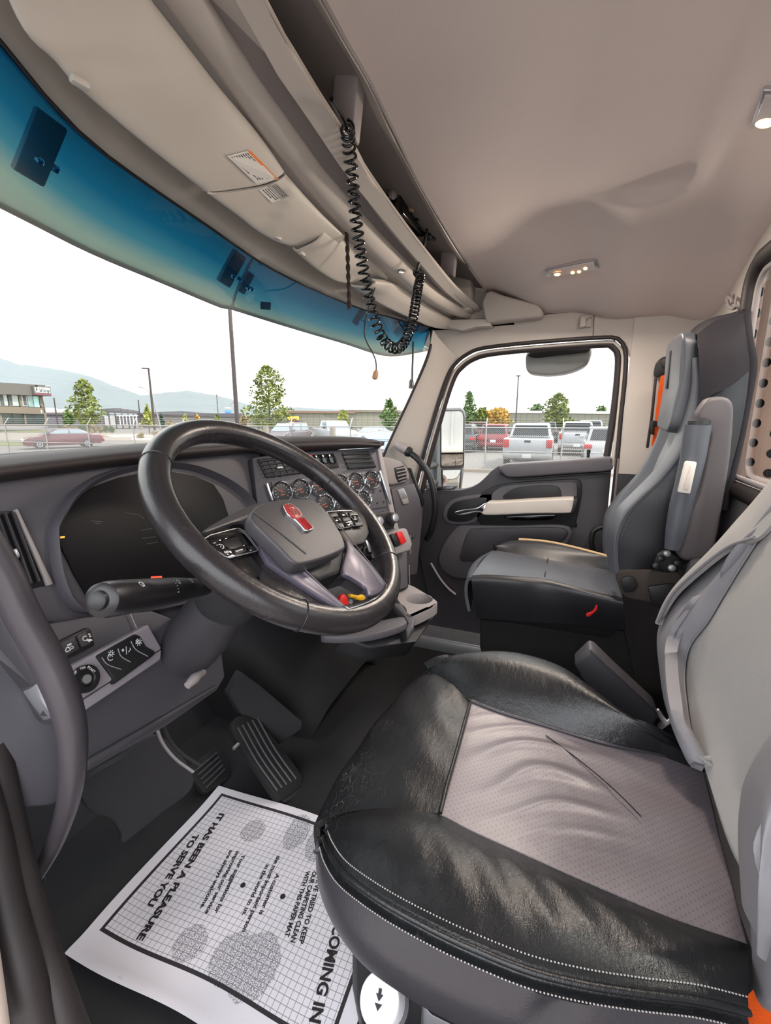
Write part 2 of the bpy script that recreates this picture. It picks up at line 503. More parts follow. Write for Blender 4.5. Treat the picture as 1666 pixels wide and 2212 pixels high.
# ---- headliner
def cz(x, y):
    x = np.asarray(x, float); y = np.asarray(y, float)
    side = 0.165 * smooth01((np.abs(x) - 0.42) / 0.60)
    # raised centre with a rounded rear corner, stepping down towards the side and the rear wall
    qx, qy = np.abs(x) - 0.325, -y - 0.135
    sd = np.sqrt(np.maximum(qx, 0) ** 2 + np.maximum(qy, 0) ** 2) + np.minimum(np.maximum(qx, qy), 0) - 0.095
    stp = 0.036 * smooth01(sd / 0.04 + .5) * smooth01((0.03 - y) / 0.17)
    rear = 0.05 * smooth01((-0.28 - y) / 0.16)
    return 1.605 - side - rear - stp
def UC(u, v):
    d = ray(u, v); t = 0.2
    for _ in range(400):
        p = CAM + d * t
        if p[2] > float(cz(p[0], p[1])): break
        t += 0.01
    return p
# roof skin and rear cap above, so no daylight leaks in
rs = MB(); rs.box((0, 0.16, 1.80), (2.14, 1.34, 0.04))
tag(rs.obj('roof', mat('white_truck_paint', (225, 225, 225), 0.25, coat=0.5)), kind='structure')

# ---- right side: panel over the door, door post and rounded rear corner
XW = 1.0
hd = slab('wall_right', mapU(UX, [(915, 745), (926, 700), (1000, 690), (1175, 668), (1500, 636), (1500, 770), (1364, 775), (1352, 742), (1325, 728), (1150, 737), (1045, 748), (1003, 765), (978, 790), (968, 782)], XW), (0.05, 0, 0), M['trim_light'], None, 0.006)
tag(hd, kind='structure')
box('header_filler', (1.025, 0.50, 1.535), (0.05, 0.52, 0.25), M['trim_light'], hd, 0.0)
# seams
tube('seam', mapU(UX, [(918, 752), (972, 781)], XW - 0.001), 0.0016, M['rubber'], hd, 5)
tube('seam', mapU(UX, [(1285, 668), (1281, 728)], XW - 0.001), 0.0013, M['rubber'], hd, 5)
tube('seam', mapU(UX, [(1175, 679), (1290, 668), (1400, 656), (1500, 648)], XW - 0.002), 0.0016, M['rubber'], hd, 5)
# corner: plan path from door post round to rear wall
plan = [(XW - .006, -0.190), (XW - .006, -0.23), (XW - .008, -0.29), (0.985, -0.34), (0.95, -0.385), (0.90, -0.41), (0.82, -0.42), (0.62, -0.42)]
hz = [0.83, 1.0, 1.2, 1.40, 1.455]
cg = loft([[(x, y, z) for x, y in plan] for z in hz], 40, 20)
tag(sheet('wall_right', cg, M['trim_light'], hd, 0.03, (0, 0.1, 1.1)), kind=None)
cg = loft([[(x, y, z) for x, y in plan] for z in (0.0, 0.4, 0.83)], 40, 10)
sheet('lower_corner_panel', cg, M['door_dark'], hd, 0.03, (0, 0.1, 0.5))
# rear wall with window
WX0, WX1 = -0.62, 0.57
ZB, ZT = 0.86, 1.44
rw = MB()
rw.box((0, -0.45, 0.43), (2.0, 0.06, 0.86)); 
rear = rw.obj('wall_rear', M['trim_mid']); tag(rear, kind='structure')
r2 = MB(); r2.box((0, -0.45, 1.53), (2.0, 0.06, 0.22)); r2.box((-0.83, -0.45, 1.15), (0.40, 0.06, 0.60))
r2.obj('upper_panel', M['trim_light'], rear)
# window 2: gasket + glass in rear wall
w2 = thing('window_2', None, None, (0, -0.45, ZB)); w2['kind'] = 'structure'
def rrect(x0, x1, z0, z1, r, y, n=6):
    P = []
    for cx_, cz_, a0 in ((x1 - r, z1 - r, 0), (x0 + r, z1 - r, 90), (x0 + r, z0 + r, 180), (x1 - r, z0 + r, 270)):
        for i in range(n + 1):
            a = radians(a0 + 90 * i / n); P.append((cx_ + r * cos(a), y, cz_ + r * sin(a)))
    return P
tube('gasket', rrect(WX0, WX1, ZB, ZT, 0.07, -0.42), 0.022, M['rubber'], w2, 8, True)
tube('inner_gasket', rrect(WX0 + 0.03, WX1 - 0.03, ZB + 0.03, ZT - 0.03, 0.05, -0.425), 0.008, M['trim_mid'], w2, 8, True)
P = rrect(WX0, WX1, ZB, ZT, 0.07, -0.445)
mesh_obj('pane', P, [tuple(range(len(P)))], M['glass'], w2, 0)

# ---- windshield with blue shade band
KW = 0.16
wt = extend_x(mapU(UB, [(0, 88), (110, 220), (230, 335), (440, 482), (600, 588), (760, 660), (860, 690), (932, 708)], 0.72, KW), x0=-0.98)
wbr = UX(826, 990, 0.90)
wb = [(-0.98, wbr[1] - 0.02, 0.90), (-0.75, 0.86, 0.90), (-0.4, 0.98, 0.89), (0.0, 1.02, 0.89), (0.4, 0.98, 0.89), (0.7, 0.88, 0.89), tuple(wbr)]
wt = [p for p in wt]
WG = loft([wt, wb], 48, 30)
me = bpy.data.meshes.new('window_1')
nv, nu = WG.shape[:2]
me.from_pydata([tuple(p) for p in WG.reshape(-1, 3)], [], [(i * nu + j, i * nu + j + 1, (i + 1) * nu + j + 1, (i + 1) * nu + j) for i in range(nv - 1) for j in range(nu - 1)])
at = me.attributes.new('band', 'FLOAT', 'POINT')
at.data.foreach_set('value', np.repeat(np.linspace(0, 1, nv), nu).astype(np.float32))
me.polygons.foreach_set('use_smooth', [True] * len(me.polygons))
me.materials.append(glass_mat('shade_band_windshield', (1, 1, 1), 0.10, [(0.0, (0.010, 0.11, 0.27, 1)), (0.08, (0.018, 0.22, 0.48, 1)), (0.14, (0.12, 0.42, 0.66, 1)), (0.195, (0.62, 0.73, 0.72, 1)), (0.24, (0.72, 0.745, 0.725, 1))]))
wsh = newobj('window_1', me); tag(wsh, kind='structure')
tube('gasket', [wt[-1], UX(928, 760, 0.90), UX(890, 850, 0.90), UX(855, 925, 0.90), wb[-1]], 0.006, M['rubber'], wsh, 6, n=24)
tube('gasket', wt, 0.0028, M['rubber'], wsh, 6, n=40)

# ---- A-pillar cover
ap = loft([mapU(UX, [(936, 712), (924, 765), (889, 850), (850, 937), (824, 992)], 0.905),
           mapU(UX, [(952, 735), (938, 780), (903, 865), (868, 950), (838, 1010)], 0.93),
           mapU(UX, [(985, 768), (962, 800), (932, 880), (900, 975), (868, 1060)], 0.985),
           mapU(UX, [(1000, 772), (980, 800), (952, 875), (920, 975), (888, 1080)], 1.02)], 30, 16)
tag(sheet('trim_3', ap, M['trim_light'], None, 0.01, CAM), kind='structure')

# ---- door seal round the opening (rubber)
opn = mapU(UX, [(893, 1075), (915, 985), (945, 880), (968, 812), (985, 785), (1010, 765), (1045, 752), (1150, 740), (1310, 729), (1338, 736), (1351, 755), (1352, 800), (1342, 900), (1333, 1000), (1322, 1100), (1312, 1200)], XW - 0.004)
tag(tube('trim_4', opn, 0.008, M['rubber'], None, 8, n=90), kind='structure')

# ================================================================ passenger door
XD = 0.985
door = thing('door_1', None, None, (1.0, 0.2, 0.05)); door['kind'] = 'structure'
def dpoly(pts, x=XD): return mapU(UX, pts, x)
def rdp(pts, x, n=40): return catmull(mapU(UX, pts, x), n, True)
# frame strip (pale) between the two rubbers, then inner rubber
fo = mapU(UX, [(902, 1075), (922, 990), (953, 885), (976, 815), (993, 790), (1016, 773), (1050, 761), (1150, 750), (1308, 739), (1332, 745), (1345, 762), (1345, 800), (1336, 900), (1324, 1000)], XW + 0.012)
tube('window_frame', fo, 0.007, M['trim_light'], door, 8, n=80)
fi = mapU(UX, [(908, 1075), (927, 995), (955, 892), (980, 817), (999, 791), (1022, 775), (1058, 764), (1150, 754), (1305, 744), (1326, 750), (1336, 767), (1335, 810), (1325, 900), (1310, 995)], XW + 0.02)
tube('window_rubber', fi, 0.0135, M['rubber'], door, 8, n=80)
gp = mapU(UX, [(912, 1080), (932, 995), (960, 895), (985, 820), (1004, 794), (1026, 779), (1060, 768), (1150, 757), (1300, 746), (1320, 752), (1329, 768), (1329, 810), (1320, 900), (1312, 1010)], XW + 0.03)
mesh_obj('window_glass', gp, [tuple(range(len(gp)))], M['glass'], door, 0)
# main inner panel
slab('inner_panel', catmull(dpoly([(915, 1062), (950, 1060), (1000, 1058), (1030, 1047), (1055, 1025), (1075, 1008), (1120, 1003), (1220, 996), (1321, 990), (1322, 1005), (1312, 1120), (1304, 1230), (1296, 1420), (1100, 1440), (940, 1400), (925, 1290), (905, 1180)], XD), 110, True), (0.055, 0, 0), M['door_dark'], door, 0.004)
# rounded sill cap
slab('sill_cap', catmull(dpoly([(1077, 1012), (1090, 1004), (1130, 1001), (1220, 995), (1316, 988), (1321, 1000), (1318, 1017), (1220, 1024), (1110, 1031), (1090, 1026)], XD - 0.045), 60, True), (0.075, 0, 0), M['door_mid'], door, 0.012, 3)
tube('sill_shadow_gap', dpoly([(1080, 1022), (1110, 1034), (1220, 1027), (1318, 1020)], XD - 0.02), 0.004, M['black'], door, 6, n=20)
# raised trim ring, grey inset, black pocket
slab('trim_ring', catmull(dpoly([(1040, 1066), (1065, 1052), (1110, 1043), (1200, 1037), (1246, 1036), (1257, 1046), (1256, 1075), (1244, 1130), (1235, 1140), (1060, 1138), (1030, 1120), (1030, 1085)], XD - 0.012), 60, True), (0.02, 0, 0), M['black'], door, 0.004)
slab('inset_panel', catmull(dpoly([(1062, 1070), (1085, 1052), (1130, 1046), (1200, 1042), (1240, 1042), (1247, 1050), (1246, 1074), (1240, 1080), (1150, 1083), (1075, 1088)], XD - 0.016), 60, True), (0.01, 0, 0), M['door_mid'], door, 0.003)
slab('pull_pocket', catmull(dpoly([(1088, 1078), (1098, 1062), (1120, 1053), (1160, 1049), (1198, 1049), (1210, 1056), (1213, 1070), (1208, 1078), (1150, 1081)], XD - 0.0185), 40, True), (0.006, 0, 0), M['black'], door, 0.002)
slab('armrest', catmull(dpoly([(1052, 1086), (1075, 1085), (1160, 1080), (1238, 1077), (1241, 1083), (1236, 1104), (1230, 1109), (1150, 1110), (1047, 1113), (1047, 1100)], XD - 0.07), 60, True), (0.06, 0, 0), M['trim_light'], door, 0.012, 3)
slab('armrest_cap', dpoly([(1238, 1077), (1250, 1076), (1243, 1110), (1231, 1109)], XD - 0.069), (0.06, 0, 0), M['black'], door, 0.004)
slab('lower_pocket', catmull(dpoly([(1088, 1116), (1150, 1113), (1203, 1112), (1196, 1120), (1180, 1124), (1110, 1124), (1096, 1121)], XD - 0.02), 30, True), (0.006, 0, 0), M['black_gloss'], door, 0.002)
# handle recess with chrome lever
slab('handle_bezel', catmull(dpoly([(958, 1118), (962, 1095), (980, 1078), (1020, 1070), (1062, 1066), (1066, 1075), (1055, 1090), (1040, 1112), (1020, 1130), (975, 1132)], XD - 0.012), 44, True), (0.02, 0, 0), M['door_mid'], door, 0.004)
slab('handle_recess', catmull(dpoly([(966, 1116), (970, 1098), (986, 1084), (1020, 1077), (1050, 1075), (1050, 1085), (1038, 1104), (1015, 1125), (976, 1126)], XD - 0.0145), 44, True), (0.006, 0, 0), M['black'], door, 0.002)
slab('door_handle', catmull(dpoly([(982, 1106), (1000, 1101), (1030, 1097), (1045, 1088), (1058, 1086), (1056, 1112), (1046, 1111), (1030, 1107), (1000, 1113), (984, 1112)], XD - 0.045), 40, True), (0.02, 0, 0), M['chrome'], door, 0.005, 3)
# lower map pocket
slab('map_pocket', catmull(dpoly([(985, 1140), (1000, 1135), (1100, 1136), (1228, 1137), (1222, 1180), (1180, 1205), (1080, 1235), (1000, 1250), (960, 1235), (948, 1205), (962, 1170)], XD - 0.02), 60, True), (0.03, 0, 0), M['door_mid'], door, 0.006)
slab('map_pocket_lid', catmull(dpoly([(1010, 1150), (1030, 1142), (1120, 1140), (1220, 1142), (1215, 1170), (1150, 1190), (1060, 1210), (998, 1212), (994, 1200)], XD - 0.028), 50, True), (0.012, 0, 0), M['door_dark'], door, 0.006)
tube('lower_trim_strip', dpoly([(931, 1216), (950, 1248), (968, 1270), (985, 1284)], XD - 0.02), 0.008, M['dash_light'], door, 8, n=16, flat=0.6)
# lock pin and switch plate
pb = UX(1270, 995, XD + 0.02)
lathe('lock_pin', [(0.006, 0), (0.006, 0.03), (0.0075, 0.031), (0.0075, 0.042), (0.004, 0.045)], pb, (0, 0, 1), M['black'], door, 12)
sp = slab('switch_plate', dpoly([(925, 1056), (935, 1051), (990, 1051), (982, 1058), (930, 1062)], XD - 0.004), (-0.006, 0, 0.004), M['door_mid'], door, 0.002)
slab('switch', dpoly([(942, 1054), (958, 1052), (956, 1058), (941, 1059)], XD - 0.012), (-0.003, 0, 0.002), M['black'], sp, 0.001)
slab('switch', dpoly([(965, 1053), (980, 1052), (976, 1057), (963, 1058)], XD - 0.012), (-0.003, 0, 0.002), M['satin'], sp, 0.001)
tube('door_edge_seal', mapU(UX, [(1334, 990), (1326, 1080), (1316, 1200), (1308, 1300)], XD + 0.012), 0.009, M['trim_mid'], door, 8, n=16)
tube('check_strap', dpoly([(1302, 1138), (1284, 1146), (1278, 1165), (1281, 1190)], XD - 0.05), 0.010, M['black'], door, 8, n=14)

# ================================================================ overhead console
con = thing('overhead_console', 'long light grey overhead shelf console with open cubbies above the windshield', 'console', (0, 0.5, 1.4))
XL, XR = -1.0, 0.995
c_lip = extend_x(mapU(UB, [(690, 0), (742, 95), (795, 185), (850, 295), (900, 395), (950, 480), (1000, 560), (1050, 632)], 0.375, 0.02), XL, XR)
c_lip2 = extend_x(mapU(UB, [(664, -20), (716, 68), (772, 160), (812, 252), (862, 340), (910, 428), (975, 538), (1003, 565), (1058, 640)], 0.395, 0.03), XL, XR)
c_crest = extend_x(mapU(UB, [(583, 20), (633, 117), (693, 214), (749, 306), (775, 347), (845, 442), (905, 522), (966, 598), (996, 630), (1046, 674)], 0.425, 0.04), XL, XR)
c_seam = extend_x(mapU(UB, [(456, 0), (545, 126), (640, 258), (780, 445), (902, 578), (955, 630), (1050, 693)], 0.50, 0.08), XL, XR)
c_seam2 = extend_x(mapU(UB, [(453, 0), (542, 126), (637, 259), (777, 447), (899, 580), (952, 632), (1048, 695)], 0.502, 0.08), XL, XR)
c_low = extend_x(mapU(UB, [(356, 0), (480, 168), (605, 335), (725, 475), (835, 582), (930, 655), (1030, 704)], 0.54, 0.09), XL, XR)
c_up = [p + np.array([0, 0.03, 0.008]) for p in c_low]
c_vis = [p + np.array([0, 0.17, -0.03 + 0.02]) for p in c_low]
xs = np.linspace(-1.02, 1.03, 110); ts = np.linspace(0, 1, 80)
cl_ = catmull(c_lip, 200)
yl = np.interp(xs, cl_[:, 0], cl_[:, 1]) + 0.004; zl = np.interp(xs, cl_[:, 0], cl_[:, 2]) + 0.004
GX, GT = np.meshgrid(xs, ts)
GY = -0.46 + (yl[None, :] + 0.46) * GT
GZ = cz(GX, GY) + (zl - cz(xs, yl))[None, :] * smooth01((GY - (yl[None, :] - 0.28)) / 0.28)
tag(sheet('ceiling', np.stack([GX, GY, GZ], 2), M['headliner'], None, 0.010, (0, 0, 0), smooth=180), kind='structure')
def mid(a, b, t, off):
    A = catmull(a, 30); B = catmull(b, 30); return [A[i] * (1 - t) + B[i] * t + np.array(off) for i in range(30)]
sheet('shelf_rail', loft([c_lip, mid(c_lip, c_lip2, .5, (0, -.006, -.006)), c_lip2], 60, 8), M['trim_light'], con, 0.012, (0, -1, 0.8))
sheet('shelf_front', loft([[p + np.array([0, 0.03, -0.012]) for p in c_crest], c_crest, mid(c_crest, c_seam, .3, (0, -.022, -.004)), mid(c_crest, c_seam, .7, (0, -.018, -.012)), c_seam, [p + np.array([0, .004, .000]) for p in c_seam]], 60, 20), M['trim_light'], con, 0.010, (0, -1, 0.8))
sheet('lower_panel', loft([[p + np.array([0, .003, .001]) for p in c_seam], mid(c_seam, c_low, .3, (0, -.014, -.010)), mid(c_seam, c_low, .7, (0, -.012, -.012)), c_low, c_up, c_vis], 60, 20), M['trim_light'], con, 0.006, (0, -0.6, 0.6))
tube('seam', [p + np.array([0, 0.003, 0.002]) for p in catmull(c_seam, 60)], 0.0016, M['rubber'], con, 5)
tube('edge_welt', [p + np.array([0, -0.004, 0.004]) for p in catmull(c_lip, 60)], 0.004, M['trim_mid'], con, 6)
# cubby liner behind the opening
lin = loft([c_lip2, [p + np.array([0, 0.16, 0.03]) for p in c_lip2], [p + np.array([0, 0.22, -0.0]) for p in c_crest], c_crest], 50, 16)
sheet('cubby_liner', lin, mat('dark_cubby_felt', (140, 132, 130), 0.95, bump=0.2), con, 0.004, (0, -0.5, 1.5))
# upright dividers between cubbies
for A, B in (((772, 160), (757, 290)), ((983, 548), (978, 592))):
    a0 = UB(A[0], A[1], 0.395, 0.03); b0 = UB(B[0], B[1], 0.425, 0.04)
    w = np.array([0.035, 0, 0])
    slab('divider', [a0 + np.array([0, -.003, .004]), a0 + w + np.array([0, -.003, .004]), b0 + w * 1.0 + np.array([0, -.004, -.006]), b0 + np.array([0, -.004, -.006])], (0, 0.05, 0.01), M['trim_mid'], con, 0.006)
# end bracket on the passenger side
eb = mapU(UX, [(1040, 652), (1050, 630), (1062, 626), (1085, 636), (1160, 656), (1173, 668), (1173, 683), (1110, 690), (1050, 697)], 0.93)
slab('end_bracket', eb, (0.075, 0, 0), M['trim_light'], con, 0.012, 3)
box('end_filler', (0.955, 0.53, 1.56), (0.10, 0.26, 0.20), M['trim_light'], con, 0.01)
slab('end_fillet', mapU(UX, [(972, 690), (1052, 688), (1064, 704), (1030, 706), (1000, 714), (965, 706)], .94), (.06, .0, .0), M['trim_light'], con, .006)
# forward header strip between visors and glass
hs = loft([[p + np.array([0, 0.012, 0.006]) for p in catmull(wt, 30)], mid(wt, c_vis, .4, (0, 0, -.004)), c_vis], 60, 12)
sheet('header_strip', hs, M['trim_visor'], con, 0.008, (0, 0, 0.5))

# ---- sun visors (vinyl flaps folded up under the console)
def visor_surf(back, front, yb, yf, kb=0.09, kf=0.13):
    B = mapU(UB, back, yb, kb); Fr = mapU(UB, front, yf, kf)
    A = catmull(B, 40); D = catmull(Fr, 40)
    m1 = A * .75 + D * .25 + np.array([0, 0, -.010]); m2 = A * .3 + D * .7 + np.array([0, 0, -.006])
    return loft([A + np.array([0, .012, .012]), A, m1, m2, D, D + np.array([0, .010, .008])], 40, 26)
v1 = thing('sun_visor', 'large pale vinyl sun visor above the steering wheel with an orange-topped warning sticker', 'sun visor', UB(400, 200, 0.6, 0.1), 'sun visors under the overhead console')
vs1 = visor_surf([(280, -60), (330, 10), (400, 100), (480, 202), (560, 296), (613, 373)], [(-30, -140), (60, 62), (130, 135), (172, 186), (196, 206), (300, 296), (447, 414)], 0.548, 0.635)
sheet('flap', vs1, M['trim_visor'], v1, 0.004, (0, -0.2, 0.6))
vs2 = visor_surf([(616, 378), (660, 428), (700, 470), (745, 512)], [(455, 420), (520, 468), (570, 506), (625, 530), (690, 531)], 0.552, 0.63)
sheet('extension_flap', vs2, M['trim_visor'], v1, 0.004, (0, -0.2, 0.6))
# hinge notches
for q in ((172, 178), (598, 512)):
    c = UB(q[0], q[1], 0.625, 0.13)
    box('hinge_clip', c, (0.022, 0.012, 0.010), M['trim_visor'], v1, 0.004, Matrix.Rotation(radians(-10), 3, 'Z'))
# stickers with unreadable lines of small print
def on_grid(G, u, v):
    P = G.reshape(-1, 3) - CAM; z = P @ FW; uu = CX + F * (P @ RT) / z; vv = CY - F * (P @ UPV) / z
    d2 = (uu - u) ** 2 + (vv - v) ** 2; k = np.argsort(d2)[:6]; w = 1 / (d2[k] + 4)
    return U(u, v, float((z[k] * w).sum() / w.sum()))
def on_visor(u, v, y0=0.585): return on_grid(vs1 if y0 < 0.58 else vs2, u, v)
def sticker(quad, parent, nm, lab, m, bars, rows, mi, y0=0.578, band=None):
    q = [on_visor(u, v, y0) for u, v in quad]         # order: top-left, top-right, bottom-right, bottom-left of the print
    n = np.cross(q[1] - q[0], q[3] - q[0]); n /= np.linalg.norm(n)
    if n @ (CAM - q[0]) < 0: n = -n
    s = slab(nm, [p + n * 0.0020 for p in q], n * 0.0008, m, parent, 0)
    s['label'] = lab
    f = lambda a, b: q[0] * (1 - a) * (1 - b) + q[1] * a * (1 - b) + q[2] * a * b + q[3] * (1 - a) * b + n * 0.0032
    if band:
        mesh_obj('print_band', [f(.01, band[0]), f(.99, band[0]), f(.99, band[1]), f(.01, band[1])], [(0, 1, 2, 3)], M['label_orange'], s, 0)
    L = MB(); rnd = random.Random(5)
    for r in range(rows):
        b0 = bars[0] + (bars[1] - bars[0]) * r / rows; b1 = b0 + (bars[1] - bars[0]) / rows * 0.42
        a = 0.05
        while a < 0.9:
            w = rnd.uniform(.03, .10)
            if r % 4 != 3 or a < 0.6:
                L.add([f(a, b0), f(min(a + w, .95), b0), f(min(a + w, .95), b1), f(a, b1)], [(0, 1, 2, 3)])
            a += w + 0.018
    L.obj('lettering', mi, s, 0)
sticker([(539, 323), (600, 386), (552, 396), (488, 336)], v1, 'warning_label', 'white sticker of small print with an orange heading', M['paper_white'], (.2, .95), 8, M['ink'], band=(0.02, 0.15))
sticker([(597, 396), (624, 423), (586, 437), (557, 409)], v1, 'notice_label', 'small sticker half grey half white', M['paper_white'], (.45, .92), 4, M['ink'], 0.585)
sticker([(597, 396), (624, 423), (606, 430), (578, 402)], v1, 'notice_label', 'grey half of the small sticker', M['label_grey'], (.15, .8), 3, M['ink'], 0.584)
v2 = thing('sun_visor', 'short pale centre visor flap between the driver visor and the passenger visor', 'sun visor', UB(740, 560, 0.6, 0.1), 'sun visors under the overhead console')
vs = visor_surf([(700, 500), (760, 530), (800, 560), (838, 598)], [(640, 543), (690, 585), (740, 610), (800, 606), (835, 603)], 0.566, 0.63)
sheet('flap', vs, M['trim_visor'], v2, 0.004, (0, -0.2, 0.6))
box('hinge_clip', UB(652, 548, 0.625, 0.13), (0.02, 0.012, 0.010), M['trim_visor'], v2, 0.004)
v3 = thing('sun_visor', 'pale vinyl sun visor on the passenger side over the windshield corner', 'sun visor', UB(900, 660, 0.6, 0.1), 'sun visors under the overhead console')
vs = visor_surf([(812, 610), (860, 618), (900, 645), (960, 683), (1000, 703)], [(760, 618), (820, 655), (880, 684), (940, 708), (990, 711)], 0.566, 0.635)
sheet('flap', vs, M['trim_visor'], v3, 0.004, (0, -0.2, 0.6))

# ---- exterior visor seen through the glass
KV = 0.17
ev_edge = extend_x(mapU(UB, [(0, 440), (200, 542), (350, 606), (480, 661), (500, 664), (620, 702), (740, 738), (840, 767)], 0.98, KV), -1.08)
e_end = UB(925, 756, 0.90, KV)
ev_edge = ev_edge + [e_end]
ev = thing('roof_visor', 'grey-green outside sun visor hanging over the windshield top', 'visor', (0, 0.95, 1.4))
A = catmull(ev_edge, 60)
cross = [(0.0, 0.0), (-0.02, 0.045), (-0.07, 0.11), (-0.15, 0.19), (-0.24, 0.25)]
x8 = UB(800, 754, 0.98, KV)[0]; tap = 0.22 + 0.78 * np.clip(1 - (A[:, 0] - x8) / (A[-1, 0] - x8), 0, 1)
rows_ = [A + np.outer(tap, [0, dy, dz]) for dy, dz in cross]
def visor_plastic():
    t = NT('translucent_visor_plastic'); d = t.add('ShaderNodeBsdfTranslucent'); d.inputs[0].default_value = (0.58, 0.64, 0.57, 1)
    t.b.inputs['Base Color'].default_value = (0.68, 0.71, 0.64, 1); t.b.inputs['Roughness'].default_value = .35
    mx = t.add('ShaderNodeMixShader'); mx.inputs[0].default_value = .45
    t.link(t.b.outputs[0], mx.inputs[1]); t.link(d.outputs[0], mx.inputs[2]); t.link(mx.outputs[0], t.out.inputs[0]); return t.m
vm = visor_plastic()
sheet('visor_shell', loft(rows_, 60, 18), vm, ev, 0.006, (0, 0, 1.0))
tube('edge_lip', A + np.array([0, 0.004, 0.0]), 0.006, M['trim_light'], ev, 8)
# centre seam and mounting brackets
sI = int(np.argmin(np.abs(A[:, 0] - UB(492, 660, 0.98, KV)[0])))
tube('centre_seam', [r[sI] + np.array([0, -0.004, 0]) for r in rows_], 0.004, M['trim_light'], ev, 6, n=12)
for (u, v, w, L_) in ((85, 320, 0.05, 0.10), (500, 580, 0.05, 0.09), (530, 610, 0.03, 0.06), (775, 685, 0.04, 0.06), (862, 690, 0.04, 0.05)):
    c = UB(u, v, 0.86, KV)
    br = box('bracket', c, (w, 0.012, L_), M['trim_mid'], ev, 0.004, Matrix.Rotation(radians(35), 3, 'X') @ Matrix.Rotation(radians(8), 3, 'Y'))
    for s in (-1, 1):
        lathe('bolt', [(0.006, 0), (0.006, 0.006), (0.003, 0.008)], c + np.array([s * w * 0.25, -0.012, -L_ * 0.25]), (0, -1, -0.6), M['chrome'], br, 10)
for (u, v, s) in ((574, 659, 22), (681, 617, 12)):
    q = [UB(u + dx * s * .5, v + dy * s * .5, 0.80, KW) for dx, dy in ((-1, -.7), (1, -.5), (.9, 1), (-1, .8))]
    d = np.array([0, -0.001, 0.0])
    st = slab('tape_square', q, d, M['black'], ev, 0)

# ---- driver side: windshield post, door header and rear post (door stands open)
lp = slab('trim_12', [(-0.90, 0.60, 1.46), (-0.98, 0.50, 1.46), (-1.02, 0.70, 0.90), (-0.93, 0.82, 0.90)], (0.0, 0.05, 0.03), M['trim_light'], None, 0.01); tag(lp, kind='structure')
lh = box('trim_13', (-1.02, 0.08, 1.56), (0.06, 1.0, 0.16), M['trim_light'], None, 0.01); tag(lh, kind='structure')
lr = box('wall_left', (-1.01, -0.42, 0.75), (0.06, 0.12, 1.5), M['trim_light'], None, 0.01); tag(lr, kind='structure')
# ================================================================ dashboard
nD = np.array([0.0, -0.966, 0.259]); pD = np.array([-0.30, 0.74, 0.86])
tS = np.array([cos(radians(-28)), sin(radians(-28)), 0.0]); uS = np.array([-tS[1], tS[0], 0.0])
pS = np.array([0.001, 0.691, 0.855]); nS = -uS * cos(radians(15)) + np.array([0, 0, 1.0]) * sin(radians(15))
nL = np.array([0.0, -0.94, 0.342]); pL = np.array([-0.5, 0.66, 0.68])
def UD(u, v, h=0.0): return UP(u, v, pD, nD, h)
def US(u, v, h=0.0): return UP(u, v, pS, nS, h)
def UL(u, v, h=0.0): return UP(u, v, pL, nL, h)
def slD(name, pts, h, th, m, par, bev=0.003, n=0, fn=UD, nn=nD, seg=2):
    P = mapU(fn, pts, h)
    if n: P = catmull(P, n, True)
    return slab(name, P, -np.array(nn) * th, m, par, bev, seg)
def slS(*a, **k): return slD(*a, fn=US, nn=nS, **k)
def slL(*a, **k): return slD(*a, fn=UL, nn=nL, **k)

dash = thing('dashboard', 'wide charcoal truck dashboard with a dark padded top wrapping round the driver', 'dashboard', (0, 0.8, 0.45))
# padded top
bot = [(-60, 1050), (0, 1042), (130, 1024), (300, 1002), (480, 984), (548, 979), (640, 975), (760, 969), (822, 967)]
sil = [(-60, 992), (0, 985), (130, 973), (300, 958), (480, 947), (548, 944), (640, 942), (760, 944), (824, 954)]
def hmix(u, h): return UD if u < 560 else US
def Uds(u, v, h):
    a = UD(u, v, h); b = US(u, v, h); w = float(np.clip((u - 500) / 110, 0, 1)); return a * (1 - w) + b * w
c0 = [Uds(u, v, 0.004) for u, v in bot]
c1 = [Uds(b[0] * .72 + s[0] * .28, b[1] * .72 + s[1] * .28, 0.034) for b, s in zip(bot, sil)]
c2 = [Uds(b[0] * .3 + s[0] * .7, b[1] * .3 + s[1] * .7, 0.026) for b, s in zip(bot, sil)]
c3 = [Uds(s[0], s[1], -0.03) for s in sil]
c4 = [p + np.array([0.0, 0.16, -0.02]) for p in c3]
c5 = [p + np.array([0.0, 0.34, -0.08]) for p in c3]
c0, c1, c2, c3, c4, c5 = [extend_x(c, x0=-0.97) for c in (c0, c1, c2, c3, c4, c5)]
pad = loft([c0, c1, c2, c3, c4, c5], 90, 40)
slab('left_end_panel', [(-.97, .775, .985), (-.67, .775, .985), (-.68, .70, .70), (-.76, .60, .52), (-.80, .57, .42), (-.97, .57, .42)], (0, .05, 0.01), M['dash'], dash, .006)
sheet('padded_top', pad, M['dash_pad'], dash, 0.012, (-0.4, 0, 1.6))
# main face
slD('face_panel', [(-60, 1047), (130, 1018), (300, 998), (480, 982), (560, 976), (615, 1150), (600, 1290), (330, 1345), (180, 1352), (-60, 1330)], 0.0, 0.05, M['dash'], dash, 0.004)
